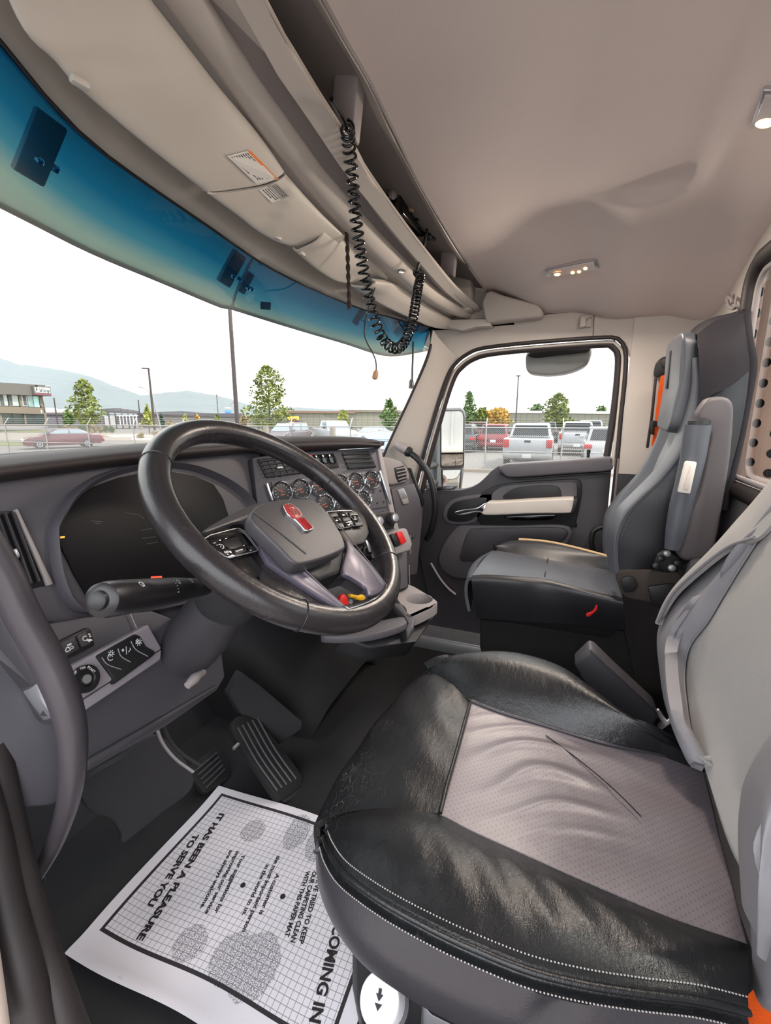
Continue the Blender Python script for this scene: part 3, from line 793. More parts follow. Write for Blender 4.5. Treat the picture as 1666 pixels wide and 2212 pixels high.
# instrument hood: raised ring
ho = [(111, 1160), (112, 1140), (127, 1113), (154, 1073), (200, 1038), (250, 1019), (307, 1007), (365, 1004), (422, 1013), (480, 1037), (519, 1064), (541, 1090), (556, 1130), (556, 1190), (530, 1250), (440, 1292), (300, 1322), (186, 1320), (152, 1306), (133, 1275), (118, 1225)]
P0 = catmull(mapU(UD, ho, 0.0), 90, True); cH = P0.mean(0)
def ring_at(sc, h): return [cH + (p - cH) * sc + nD * h for p in P0]
sheet('cluster_hood', np.array([ring_at(1.03, 0.0), ring_at(1.02, 0.014), ring_at(1.0, 0.020), ring_at(0.985, 0.014), ring_at(0.95, 0.0)]), M['dash'], dash, 0, (-0.4, 0, 1.0), closed_u=True)
scr = [(117, 1150), (126, 1126), (156, 1084), (202, 1052), (255, 1032), (310, 1021), (365, 1018), (420, 1027), (462, 1046), (482, 1076), (494, 1112), (500, 1190), (470, 1262), (400, 1290), (300, 1308), (200, 1309), (160, 1240)]
cl = slD('instrument_screen', scr, 0.004, 0.004, mat('smoked_instrument_lens', (18, 17, 19), 0.45, spec=0.15), dash, 0.0015)
for (u, v, c, w) in ((135, 1161, 'yellow', 5), (338, 1247, 'red', 12)):
    e = mat('telltale_' + c, (240, 160, 60) if c == 'yellow' else (200, 70, 40), 0.5, emit=0.25)
    q = [UD(u - w, v - 2, 0.0046), UD(u + w, v - 3, 0.0046), UD(u + w, v + 1, 0.0046), UD(u - w, v + 2, 0.0046)]
    mesh_obj('telltale', q, [(0, 1, 2, 3)], e, cl, 0)
tk = MB()
for (a, b) in (((305, 1146), (330, 1142)), ((308, 1164), (336, 1160)), ((316, 1176), (342, 1171)), ((196, 1126), (222, 1128)), ((205, 1131), (216, 1132)), ((270, 1108), (300, 1113)), ((300, 1113), (312, 1122))):
    p, q = UD(*a, 0.0046), UD(*b, 0.0046); d = np.array([0, 0, .0012]); tk.add([p, q, q + d, p + d], [(0, 1, 2, 3)])
tk.obj('dial_marks', mat('dim_dial_marks', (70, 72, 76), 0.6), cl, 0)['kind'] = 'stuff'
# left air vent
vb = slD('air_vent', [(-70, 1108), (-10, 1105), (30, 1103), (52, 1140), (104, 1264), (64, 1274), (-70, 1290)], 0.002, 0.01, M['black'], dash, 0.002)
slD('vent_frame', [(32, 1100), (40, 1098), (117, 1262), (104, 1266)], 0.008, 0.01, M['trim_mid'], vb, 0.003)
for i in range(6):
    a = (-58 + i * 17, 1114 - i * 1.5); b = (-4 + i * 17 + 3, 1276 - i * 4)
    p, q = UD(*a, 0.006), UD(*b, 0.006)
    tube('slat', [p, q], 0.0035, M['door_dark'], vb, 6, flat=0.5)
slD('vent_tab', [(29, 1186), (38, 1184), (45, 1203), (38, 1207), (33, 1205)], 0.016, 0.012, M['satin'], vb, 0.003)
# lower left panel with switches
slL('knee_panel', [(-60, 1300), (110, 1345), (184, 1332), (330, 1318), (400, 1345), (480, 1400), (488, 1462), (470, 1492), (365, 1566), (190, 1668), (120, 1738), (30, 1748), (-60, 1740)], -0.004, 0.03, M['dash'], dash, 0.006)
slL('knee_rail', [(190, 1640), (365, 1540), (470, 1478), (470, 1490), (365, 1560), (190, 1664)], 0.004, 0.02, M['door_dark'], dash, 0.004)
tube('seam', [UL(u, v, 0.0) for u, v in ((280, 1322), (296, 1358))], 0.001, M['dash_light'], dash, 5)
up = slL('switch_bank', [(118, 1390), (188, 1355), (197, 1360), (206, 1394), (140, 1426)], 0.006, 0.012, M['black'], dash, 0.002)
slL('rocker', [(126, 1391), (162, 1374), (174, 1401), (143, 1418)], 0.010, 0.006, M['door_dark'], up, 0.002)
slL('rocker', [(166, 1372), (187, 1362), (199, 1390), (178, 1399)], 0.010, 0.006, M['door_dark'], up, 0.002)
lst = slL('switch_strip', [(136, 1448), (320, 1348), (350, 1401), (244, 1469), (165, 1519)], 0.016, 0.02, M['dash_light'], dash, 0.003)
slL('strip_front', [(350, 1402), (348, 1425), (178, 1540), (166, 1520), (244, 1470)], 0.012, 0.02, M['dash_light'], lst, 0.003)
sb = slL('rocker_block', [(208, 1417), (293, 1369), (303, 1373), (316, 1395), (338, 1408), (331, 1418), (246, 1480), (244, 1465)], 0.020, 0.012, M['black'], lst, 0.003)
for A, B in (((220, 1420), (262, 1446)), ((255, 1401), (282, 1430)), ((283, 1385), (320, 1418))):
    m_ = ((A[0] * .6 + B[0] * .4) - 4, (A[1] * .6 + B[1] * .4) + 5)
    tube('rocker_edge', mapU(UL, [A, m_, B], 0.0205), 0.0008, M['dash_light'], sb, 5, n=10)
ig = lathe('ignition_switch', [(0.020, 0), (0.020, 0.007), (0.018, 0.009), (0.012, 0.009), (0.010, 0.006), (0.006, 0.006)], UL(181, 1467, 0.016), nL, M['black'], lst, 28)
lathe('key_slot', [(0.0065, 0.006), (0.0065, 0.0085), (0.003, 0.0085)], UL(181, 1468, 0.016), nL, M['satin'], ig, 16)
# printed icons (flat print): simple strokes
exL = np.array([1.0, 0, 0]); eyL = np.array([0, 0.342, 0.94])
def strokes(name, c, segs, m, par, ex, ey, n, s=1.0, w=0.0006):
    t = MB()
    for seg in segs:
        for a, b in zip(seg[:-1], seg[1:]):
            p = c + ex * a[0] * s + ey * a[1] * s; q = c + ex * b[0] * s + ey * b[1] * s
            d = q - p; L_ = np.linalg.norm(d)
            if L_ < 1e-9: continue
            o = np.cross(n, d / L_) * w
            t.add([p - o, q - o, q + o, p + o], [(0, 1, 2, 3)])
    o = t.obj(name, m, par, 0)
    if name == 'dial_marks': o['kind'] = 'stuff'
    return o
def circ(r, a0=0, a1=360, n=14, cx=0, cy=0): return [(cx + r * cos(radians(a0 + (a1 - a0) * i / n)), cy + r * sin(radians(a0 + (a1 - a0) * i / n))) for i in range(n + 1)]
lamp = [circ(.0035, 30, 330)] + [[(.001 + i * .0016, -.003 - i * .0002), (.004 + i * .0016, -.0075)] for i in range(4)]
sunic = [circ(.0025)] + [[(.0035 * cos(a), .0035 * sin(a)), (.0055 * cos(a), .0055 * sin(a))] for a in [k * pi / 4 for k in range(8)]]
strokes('icon', UL(149, 1401, 0.0106), [[(-.005, -.003), (.001, -.003), (.001, .001), (-.002, .003), (-.005, .000), (-.005, -.003)], [(.002, -.002), (.006, -.002), (.006, .001), (.002, .001)], circ(.0012, cx=.001, cy=.005), circ(.0012, cx=.004, cy=.005)], M['white_ink'], up, exL, eyL, nL)
strokes('icon', UL(184, 1379, 0.0106), lamp, M['white_ink'], up, exL, eyL, nL)
text_on('2', UL(192, 1377, 0.0104), exL, eyL, 0.008, M['white_ink'], up, bold=0.0002)
strokes('icon', UL(239, 1420, 0.0206), [circ(.0045, 60, 300)] + [[(p[0] + .003, p[1] + .005) for p in s] for s in sunic], M['white_ink'], sb, exL, eyL, nL)
strokes('icon', UL(273, 1405, 0.0206), [[(-.002, -.006), (.002, .006)], [(-.007, .004), (-.003, .004)], [(-.007, .002), (-.003, .002)], [(.002, -.004), (.007, -.002), (.007, .001)]] + [[(p[0] - .005, p[1] + .003) for p in circ(.0015)]], M['white_ink'], sb, exL, eyL, nL)
strokes('icon', UL(300, 1387, 0.0206), sunic + [[(-.004, .004), (.003, -.003)], [(-.004, .001), (-.001, .005)]], M['white_ink'], sb, exL, eyL, nL, 1.15)
for s_, a in (('ACC', 168), ('OFF', 122), ('ON', 76), ('START', 28)):
    a0 = radians(a); e1 = exL; e2 = eyL
    rad = e1 * cos(a0) + e2 * sin(a0); tang = e1 * sin(a0) - e2 * cos(a0)
    text_on(s_, UL(181, 1467, 0.0252) + rad * 0.0145, tang, rad, 0.0048, M['white_ink'], ig, bold=0.00015, align='CENTER')
# ---- centre stack, angled to the driver
slS('stack_face', [(545, 988), (640, 976), (760, 970), (822, 966), (836, 1030), (850, 1100), (869, 1178), (700, 1235), (580, 1262), (560, 1130)], 0.0, 0.05, M['dash'], dash, 0.005)
slS('stack_edge', [(816, 968), (824, 966), (838, 1030), (853, 1100), (872, 1178), (862, 1180), (842, 1100), (828, 1030)], 0.006, 0.03, M['trim_mid'], dash, 0.005)
gp_ = slS('gauge_plate', [(586, 1040), (700, 1028), (813, 1017), (826, 1056), (838, 1094), (720, 1114), (612, 1132)], 0.004, 0.004, M['door_mid'], dash, 0.002)
for q in ([(575, 1045), (579, 1043), (592, 1080), (588, 1082)], [(820, 1017), (824, 1016), (847, 1088), (843, 1089)]):
    slS('chrome_strip', q, 0.010, 0.008, M['satin'], dash, 0.001)
def gauge(u, v, ang):
    c = US(u, v, 0.004)
    g = lathe('gauge', [(0.0245, 0), (0.0245, 0.004), (0.022, 0.005)], c, nS, M['black'], dash, 28)
    # bezel ring
    V = []; Fc = []; K = 28; prof = [(0.0285, 0.0), (0.029, 0.009), (0.0265, 0.0135), (0.0235, 0.010), (0.0228, 0.004)]
    e2 = np.cross(nS, tS)
    for r, h in prof:
        for k in range(K):
            a = 2 * pi * k / K; V.append(c + nS * h + (tS * cos(a) + e2 * sin(a)) * r)
    for i in range(len(prof) - 1):
        for k in range(K): Fc.append((i * K + k, i * K + (k + 1) % K, (i + 1) * K + (k + 1) % K, (i + 1) * K + k))
    mesh_obj('bezel', V, Fc, M['chrome'], g, 50)
    up_ = e2 if e2[2] > 0 else -e2
    strokes('dial_marks', c + nS * 0.0056, [[(.017 * cos(a), .017 * sin(a)), (.0205 * cos(a), .0205 * sin(a))] for a in [radians(-40 + k * 26) for k in range(11)]], M['white_ink'], g, tS, up_, nS, 1, .0005)
    strokes('needle', c + nS * 0.0062, [[(-.003 * cos(ang), -.003 * sin(ang)), (.016 * cos(ang), .016 * sin(ang))], [(.006, -.008), (-.006, -.008)]], mat('needle_orange', (205, 90, 55), 0.5), g, tS, up_, nS, 1, .0008)
for i, (u, v) in enumerate(((608, 1063), (649, 1057), (689, 1051), (735, 1045), (769, 1041), (802, 1037), (701, 1089), (738, 1085), (783, 1079))):
    gauge(u, v, radians(150 + (i * 37) % 60))
for (u, v) in ((807, 1063), (822, 1060), (815, 1087), (829, 1084)):
    lathe('plug', [(0.003, 0), (0.003, 0.002), (0.001, 0.002)], US(u, v, 0.004), nS, M['black'], dash, 10)
v1_ = slS('air_vent', [(556, 992), (640, 983), (660, 1022), (576, 1033)], 0.004, 0.02, M['black'], dash, 0.003)
for i in range(5):
    t_ = (i + .5) / 5; a = (556 + 20 * t_, 992 + 41 * t_); b = (640 + 20 * t_, 983 + 39 * t_)
    tube('slat', [US(*a, 0.008), US(*b, 0.008)], 0.0022, M['door_dark'], v1_, 6)
for i in range(6):
    t_ = (i + .5) / 6; a = (556 + 84 * t_, 992 - 9 * t_); b = (576 + 84 * t_, 1033 - 11 * t_)
    tube('vane', [US(*a, 0.006), US(*b, 0.006)], 0.0014, M['door_dark'], v1_, 5)
slS('vent_tab', [(599, 1008), (611, 1007), (613, 1011), (601, 1012)], 0.014, 0.008, M['white'], v1_, 0.002)
sw = slS('switch_row', [(657, 984), (718, 980), (726, 986), (734, 1010), (692, 1014), (668, 1016)], 0.004, 0.012, M['black'], dash, 0.003)
hz_ = slS('hazard_switch', [(657, 983), (674, 981), (679, 997), (664, 999)], 0.010, 0.008, M['red'], sw, 0.002)
strokes('icon', US(671, 991, 0.0106), [[(-.004, -.003), (.004, -.003), (0, .004), (-.004, -.003)]], M['white_ink'], hz_, tS, np.cross(nS, tS) * (1 if np.cross(nS, tS)[2] > 0 else -1), nS, 1, .0005)
for k in range(3):
    slS('rocker', [(678 + k * 15, 982 - k), (691 + k * 15, 981 - k), (698 + k * 15, 1000), (685 + k * 15, 1002)], 0.008, 0.006, M['black_gloss'], sw, 0.002)
v2_ = slS('air_vent', [(739, 977), (797, 974), (806, 990), (814, 1010), (754, 1015), (746, 996)], 0.004, 0.02, M['black'], dash, 0.003)
for i in range(4):
    t_ = (i + .5) / 4; a = (740 + 15 * t_, 977 + 37 * t_); b = (798 + 16 * t_, 974 + 36 * t_)
    tube('slat', [US(*a, 0.008), US(*b, 0.008)], 0.0022, M['door_dark'], v2_, 6)
# climate panel with knobs
cp = slS('climate_panel', [(745, 1122), (800, 1110), (838, 1103), (850, 1110), (856, 1134), (850, 1142), (800, 1150), (752, 1160)], 0.006, 0.012, M['black'], dash, 0.006)
for (u, v) in ((845, 1120), (812, 1127), (775, 1136)):
    k = lathe('knob', [(0.019, 0), (0.019, 0.006), (0.016, 0.020), (0.013, 0.022)], US(u, v, 0.006), nS, M['door_dark'], cp, 20)
    lathe('knob_cap', [(0.012, 0.0215), (0.012, 0.0235), (0.010, 0.024)], US(u, v, 0.006), nS, M['satin'], k, 20)
# dark pocket behind the wheel, lower right of hub
pk = slS('accessory_pocket', [(770, 1180), (800, 1168), (812, 1195), (800, 1212), (775, 1215)], 0.004, 0.012, M['black_gloss'], dash, 0.004)
lathe('power_socket', [(0.016, 0), (0.016, 0.012), (0.012, 0.014), (0.011, 0.004)], US(790, 1190, 0.004), nS, M['black'], pk, 20)
slS('socket_clip', [(790, 1167), (797, 1167), (803, 1192), (798, 1193)], 0.02, 0.004, M['satin'], pk, 0.001)
# switch ledge
US_h = lambda u, v, h=0: US(u, v, 0.05 + h)
sl_ = slab('switch_ledge', mapU(US, [(815, 1170), (868, 1142), (880, 1140), (893, 1176), (888, 1190), (850, 1200), (824, 1206)], 0.05), -nS * 0.06, M['trim_mid'], dash, 0.008)
for j, (q, m_) in enumerate((([(833, 1160), (843, 1156), (853, 1182), (844, 1186)], 'black'), ([(845, 1156), (855, 1152), (866, 1178), (856, 1182)], 'black'), ([(857, 1151), (869, 1147), (880, 1170), (868, 1177)], 'red'))):
    r_ = slS('rocker', q, 0.06, 0.02, M[m_], sl_, 0.003)
    a = US(q[0][0] * .5 + q[2][0] * .5, q[0][1] * .5 + q[2][1] * .5, 0.0606)
    tube('rocker_line', [a + np.array([-.005, 0, .004]), a + np.array([.004, 0, -.004])], 0.0008, M['satin'], r_, 5)
# lower centre column and parking brake panel
slS('lower_stack', [(580, 1255), (700, 1228), (850, 1196), (882, 1192), (884, 1270), (850, 1290), (780, 1335), (640, 1345), (590, 1330)], 0.0, 0.05, M['kick'], dash, 0.006)
slS('stack_leg', [(838, 1198), (880, 1191), (882, 1268), (852, 1278)], 0.012, 0.03, M['door_mid'], dash, 0.005)
bp = slS('brake_valve_panel', [(700, 1262), (812, 1248), (828, 1318), (716, 1330)], 0.012, 0.01, M['door_dark'], dash, 0.004)
def valve(name, pts, m, h, lab):
    k = slS(name, pts, h, 0.018, m, dash, 0.004); k['label'] = lab
    c = np.mean([US(u, v, 0.012) for u, v in pts], 0)
    lathe('stem', [(0.007, 0), (0.007, h - 0.025)], c, nS, M['satin'], k, 12)
valve('valve_knob', [(737, 1288), (744, 1282), (751, 1289), (756, 1306), (752, 1315), (741, 1312), (733, 1300)], M['red'], 0.055, 'red pull knob')
valve('valve_knob', [(757, 1283), (763, 1284), (772, 1286), (786, 1284), (791, 1291), (786, 1299), (773, 1295), (770, 1292), (759, 1291)], M['yellow'], 0.055, 'yellow pull knob')
# cup holder tray
tray = thing('cup_holder_tray', 'grey dash tray with two round cup holders beside the steering wheel', 'cup holder', UZ(880, 1330, 0.44))
ZT_ = 0.515
def UT(u, v, dz=0): return UZ(u, v, ZT_ + dz)
# rectangular plate with round hole, built as a ring sheet
def hole_plate(name, outer, hc, hr, m, par, th=0.03):
    c = UT(*hc); n = 40
    O = catmull([UT(*p) for p in outer], 160, True)
    ang = np.arctan2(O[:, 1] - c[1], O[:, 0] - c[0]); o = np.argsort(ang); A_ = np.linspace(-pi, pi, n, endpoint=False)
    R_ = np.interp(A_, ang[o], np.linalg.norm(O[o] - c, axis=1), period=2 * pi)
    ring = lambda rr, dz: np.array([[c[0] + cos(a) * r, c[1] + sin(a) * r, c[2] + dz] for a, r in zip(A_, rr)])
    G = np.array([ring(R_, -th), ring(R_, -.004), ring(R_ * .985, 0), ring(np.full(n, hr) * 1.04, 0), ring(np.full(n, hr), -.003), ring(np.full(n, hr) * .92, -.06), ring(np.full(n, .004), -.062)])
    return sheet(name, G, m, par, 0, (c[0], c[1], 3), closed_u=True, smooth=40)
hole_plate('tray_plate', [(852, 1272), (866, 1264), (884, 1262), (938, 1294), (944, 1304), (930, 1314), (890, 1332), (880, 1326), (876, 1312), (862, 1300)], (905, 1293), 0.040, M['trim_mid'], tray)
slab('tray_front', [UT(946, 1302), UT(932, 1314), UT(890, 1333), UT(884, 1329), UT(884, 1329, -.06), UT(892, 1335, -.075), UT(934, 1316, -.075), UT(946, 1304, -.06)], (0.004, 0.012, 0), M['door_mid'], tray, 0.004)
slab('open_cup_arm', [UT(846, 1300), UT(868, 1304), UT(882, 1326), UT(896, 1336), UT(894, 1352, -.01), UT(880, 1372, -.02), UT(876, 1362, -.02), UT(880, 1346, -.01), UT(872, 1330), UT(856, 1314)], (0, 0, -0.02), M['door_mid'], tray, 0.004)
slab('lower_arm', catmull([UT(780, 1352), UT(820, 1340), UT(868, 1331), UT(876, 1336), UT(878, 1346), UT(850, 1358), UT(800, 1370), UT(740, 1375), UT(690, 1372), UT(720, 1362)], 40, True), (0, 0, -0.02), M['door_mid'], tray, 0.005)
slab('cup_base', [UT(740, 1376, -.02), UT(880, 1346, -.02), UT(945, 1306, -.05), UT(940, 1330, -.05), UT(900, 1385, -.05), UT(800, 1400, -.05)], (0, 0.03, -0.05), M['black'], tray, 0.006)
# ---- passenger side of the dash
pdp = np.array([0.66, 0.72, 0.9]); pdn = np.array([-0.35, -0.9, 0.2]); pdn = pdn / np.linalg.norm(pdn)
UQ = lambda u, v, h=0.0: UP(u, v, pdp, pdn, h)
slQ = lambda *a, **k: slD(*a, fn=UQ, nn=pdn, **k)
pd = slQ('passenger_panel', [(815, 985), (850, 992), (872, 998), (884, 1012), (912, 1080), (916, 1095), (902, 1240), (850, 1250), (838, 1100)], 0.0, 0.05, M['door_mid'], dash, 0.006)
slQ('upper_roll', [(818, 984), (848, 989), (868, 996), (880, 1010), (886, 1036), (878, 1042), (848, 1048), (834, 1046)], 0.014, 0.03, M['trim_mid'], pd, 0.010, seg=3)
vq = slQ('air_vent', [(853, 1010), (872, 1006), (879, 1018), (881, 1034), (862, 1042), (856, 1030)], 0.018, 0.012, M['black'], dash, 0.003)
for i in range(4):
    t_ = (i + .5) / 4; tube('slat', [UQ(855 + 7 * t_, 1010 + 30 * t_, 0.021), UQ(873 + 8 * t_, 1007 + 27 * t_, 0.021)], 0.003, M['trim_mid'], vq, 6)
slQ('vent_frame', [(872, 1005), (878, 1008), (884, 1024), (884, 1036), (880, 1036), (878, 1018)], 0.022, 0.012, M['trim_mid'], vq, 0.003)
slQ('glove_box_door', [(846, 1056), (862, 1050), (896, 1043), (908, 1076), (912, 1096), (900, 1160), (868, 1170), (856, 1110)], 0.012, 0.02, M['door_mid'], pd, 0.008)
lb = slQ('glove_box_latch', [(859, 1058), (873, 1054), (882, 1076), (884, 1086), (872, 1090), (868, 1080)], 0.018, 0.01, M['satin'], pd, 0.003)
slQ('latch_shadow', [(868, 1080), (881, 1076), (884, 1086), (873, 1090)], 0.0195, 0.004, M['trim_mid'], lb, 0.001)
slQ('dash_end_gap', [(884, 1010), (890, 1012), (918, 1082), (914, 1096), (908, 1076)], 0.006, 0.02, M['black'], pd, 0.003)
slab('under_dash_panel', [(0.32, 0.62, 0.50), (0.97, 0.74, 0.50), (0.97, 1.30, 0.40), (0.30, 1.30, 0.40)], (0, 0, 0.04), M['black_matte'], dash, 0.004)
slab('dash_side_panel', [(0.34, 0.60, 0.52), (0.97, 0.74, 0.52), (0.97, 0.79, 0.80), (0.40, 0.62, 0.80)], (0, 0.04, 0), M['door_dark'], dash, 0.004)
for (a, b) in (((886, 1156), (887, 1196)), ((884, 1220), (885, 1262))):
    tube('bright_edge', [UQ(*a, 0.02), UQ(*b, 0.02)], 0.0025, M['trim_mid'], dash, 6)

# ================================================================ steering column and wheel
Wc = np.array([-0.3824, 0.4182, 0.8917]); aW = 0.8751
e1 = np.array([1.0, 0, 0]); e2W = np.array([0, sin(aW), cos(aW)]); nW = np.array([0, -cos(aW), sin(aW)])
def UW(u, v, h=0.0): return UP(u, v, Wc, nW, h)
def slW(name, pts, h, th, m, par, bev=0.003, n=0, seg=2):
    P = mapU(UW, pts, h)
    if n: P = catmull(P, n, True)
    return slab(name, P, -nW * th, m, par, bev, seg)
colm = thing('steering_column', 'dark grey steering column shroud below the steering wheel', 'steering column', (-0.38, 0.75, 0.5))
def csec(d, w, h, dz=0):
    c = Wc - nW * d + e2W * dz
    return [c + e1 * (w * cos(a)) * (1 if abs(cos(a)) < .8 else 1) + e2W * (h * sin(a)) for a in np.linspace(0, 2 * pi, 20, endpoint=False)]
def shroud(name, secs, m):
    G = loft([csec(*s) for s in secs], 28, 20, True)
    return sheet(name, G, m, colm, 0, None, closed_u=True)
def solid_tube(name, secs, m, par, n=28):
    V = []; Fc = []
    for s in secs: V += list(catmull(csec(*s), n, True))
    for i in range(len(secs) - 1):
        for k in range(n): Fc.append((i * n + k, i * n + (k + 1) % n, (i + 1) * n + (k + 1) % n, (i + 1) * n + k))
    Fc.append(tuple(range(n))); Fc.append(tuple((len(secs) - 1) * n + k for k in range(n))[::-1])
    bm = bmesh.new(); vs = [bm.verts.new(tuple(v)) for v in V]
    for f in Fc: bm.faces.new([vs[i] for i in f])
    return bm_obj(name, bm, m, par, 45)
solid_tube('upper_shroud', [(0.045, 0.052, 0.05), (0.07, 0.062, 0.058), (0.15, 0.066, 0.062), (0.22, 0.06, 0.056), (0.23, 0.05, 0.05)], M['kick'], colm)
solid_tube('lower_shroud', [(0.22, 0.062, 0.05), (0.30, 0.075, 0.055), (0.40, 0.082, 0.05), (0.46, 0.07, 0.045), (0.48, 0.05, 0.03)], M['door_dark'], colm)
tube('tilt_lever', [UL(440, 1452, 0.06), UL(425, 1462, 0.075), UL(412, 1474, 0.08), UL(404, 1482, 0.08)], [0.005, 0.006, 0.009, 0.006], M['trim_mid'], colm, 10, n=14)
solid_tube('intermediate_shaft', [(0.46, 0.03, 0.03), (0.62, 0.028, 0.028)], M['black'], colm, 16)
# wiper and signal stalk
stk = thing('signal_stalk', 'black wiper stalk with white icons left of the steering wheel', 'stalk', UY(330, 1290, 0.47))
sp_ = [UY(214, 1297, 0.400), UY(262, 1289, 0.420), UY(316, 1281, 0.443), UY(372, 1274, 0.468), UY(436, 1268, 0.498)]
dS = (sp_[-1] - sp_[0]); dS /= np.linalg.norm(dS); LS = np.linalg.norm(sp_[-1] - sp_[0])
lathe('stalk_grip', [(0.011, 0.0), (0.0165, 0.004), (0.0178, 0.012), (0.0182, 0.030), (0.0175, LS * .50)], sp_[0], dS, mat('satin_black_stalk', (30, 29, 32), .32), stk, 28)
lathe('stalk_ring', [(0.0175, LS * .50), (0.0172, LS * .50 + .002), (0.0168, LS * .63)], sp_[0], dS, M['black'], stk, 28)
lathe('stalk_arm', [(0.0168, LS * .63), (0.0150, LS * .8), (0.013, LS * 1.05)], sp_[0], dS, M['black'], stk, 28)
lathe('end_button', [(0.006, -0.007), (0.009, -0.005), (0.0098, 0.001)], sp_[0], dS, M['black'], stk, 24)
toc = (CAM - sp_[1]); toc -= dS * (toc @ dS); toc /= np.linalg.norm(toc); tup = np.cross(toc, dS); tup = tup if tup[2] > 0 else -tup
dir_r = toc * cos(0.45) + tup * sin(0.45)
def on_stalk(s, a, r=0.0156): return sp_[0] + dS * (LS * s) + (toc * cos(a) + tup * sin(a)) * r
wip = [[(-.006, .003), (-.003, -.003), (.004, -.002), (.006, .003), (.002, .005), (-.003, .005), (-.006, .003)], [(0, -.003), (.003, .004)]]
for s, a, sc in ((.20, .60, .75), (.56, .60, .75), (.73, .62, .8)):
    rr = 0.0186 if s < .5 else 0.0174 if s < .7 else 0.0164
    d_ = toc * cos(a) + tup * sin(a); upd = np.cross(d_, dS); upd = upd if upd[2] > 0 else -upd
    strokes('icon', on_stalk(s, a, rr), wip, M['white_ink'], stk, dS, upd, d_, sc, .0005)
for k in range(5):
    a = 0.75 - k * 0.22; d_ = toc * cos(a) + tup * sin(a); upd = np.cross(d_, dS)
    strokes('index_mark', on_stalk(.515, a, 0.0179), [[(-.0015 - (k == 4) * .001, 0), (.0015 + (k == 4) * .002, 0)]], M['white_ink'], stk, dS, upd, d_, 1, .0006)

wh = thing('steering_wheel', 'large worn dark leather steering wheel with a red emblem on its hub', 'steering wheel', Wc - nW * 0.03)
RW, rW = 0.2075, 0.0205
def rimP(a, R=RW): return Wc + e1 * (R * cos(a)) + e2W * (R * sin(a))
rim = tube('rim', [rimP(a) for a in np.linspace(0, 2 * pi, 97)[:-1]], rW, M['wheel_leather'], wh, 20, True)
for (u, v) in ((742, 1020), (312, 992), (648, 1330), (845, 1215)):
    p = UW(u, v) - Wc; a = atan2(p @ e2W, p @ e1); c = rimP(a); o = e1 * cos(a) + e2W * sin(a)
    tube('rim_seam', [c + (o * cos(b) + nW * sin(b)) * (rW + 0.0002) for b in np.linspace(0, 2 * pi, 25)[:-1]], 0.0011, M['black'], rim, 5, True)
# inner rim stitching along the upper left half
st = MB()
for a in np.linspace(radians(25), radians(185), 90):
    o = e1 * cos(a) + e2W * sin(a); t_ = -e1 * sin(a) + e2W * cos(a); c = rimP(a) - o * (rW * 0.86) + nW * (rW * 0.52)
    st.tube([c - t_ * .002 - nW * .001, c + t_ * .002 + nW * .001], 0.0007, 4)
so = st.obj('rim_stitching', M['seat2_black'], rim); so['kind'] = 'stuff'
# hub
hubm = slW('airbag_cover', [(548, 1100), (570, 1086), (618, 1077), (669, 1078), (688, 1086), (704, 1102), (724, 1130), (740, 1157), (747, 1179), (742, 1187), (703, 1204), (652, 1217), (632, 1212), (602, 1181), (568, 1148), (543, 1120)], 0.042, 0.022, M['hub'], wh, 0.008, 60, 4)
tube('crease', mapU(UW, [(548, 1106), (590, 1138), (630, 1170), (662, 1196)], 0.0422), 0.0022, M['hub'], hubm, 8, n=16, flat=0.5)
slW('hub_shroud', [(444, 1142), (470, 1126), (518, 1101), (560, 1086), (585, 1090), (600, 1120), (560, 1135), (516, 1126), (444, 1150)], 0.018, 0.03, M['hub'], wh, 0.006, 40)
slW('hub_body', [(560, 1140), (700, 1120), (748, 1182), (742, 1236), (692, 1254), (645, 1228), (590, 1180)], 0.012, 0.05, M['black'], wh, 0.008)
# emblem
em = slW('emblem', [(612, 1090), (618, 1087), (628, 1087), (640, 1094), (651, 1105), (656, 1116), (666, 1126), (678, 1139), (674, 1145), (661, 1146), (649, 1133), (638, 1122), (622, 1110), (616, 1100)], 0.046, 0.006, M['chrome'], wh, 0.0012, 44)
slW('emblem_field', [(614, 1091), (619, 1089), (628, 1089), (639, 1096), (649, 1106), (653, 1115), (644, 1120), (637, 1119), (624, 1109), (618, 1100)], 0.0472, 0.003, mat('emblem_red', (158, 26, 30), 0.5), em, 0.0006, 40)
for a, b in (((645, 1121), (664, 1143)), ((650, 1120), (669, 1142)), ((655, 1119), (674, 1140))):
    p, q = UW(*a, 0.0472), UW(*b, 0.0472)
    tube('emblem_bar', [p, q], 0.0017, mat('emblem_red', (158, 26, 30), 0.5), em, 6)
for a, b in (((615, 1090), (619, 1096)), ((621, 1088), (625, 1094)), ((627, 1088), (631, 1093))):
    tube('emblem_bar', [UW(*a, 0.0474), UW(*b, 0.0474)], 0.0007, M['chrome'], em, 5)
ce = UW(637, 1106, 0.0476)
tube('emblem_ring', [ce + e1 * 0.0078 * cos(a) + e2W * 0.0095 * sin(a) for a in np.linspace(0, 2 * pi, 29)[:-1]], 0.0005, M['chrome'], em, 5, True)
strokes('emblem_monogram', ce + nW * .0003, [[(-.004, -.004), (-.004, .005)], [(.001, .005), (-.004, .001), (.000, -.004)], [(-.002, .003), (.001, -.004), (.003, .002), (.004, -.004), (.005, .003)]], M['chrome'], em, e1, e2W, nW, 1, .0004)
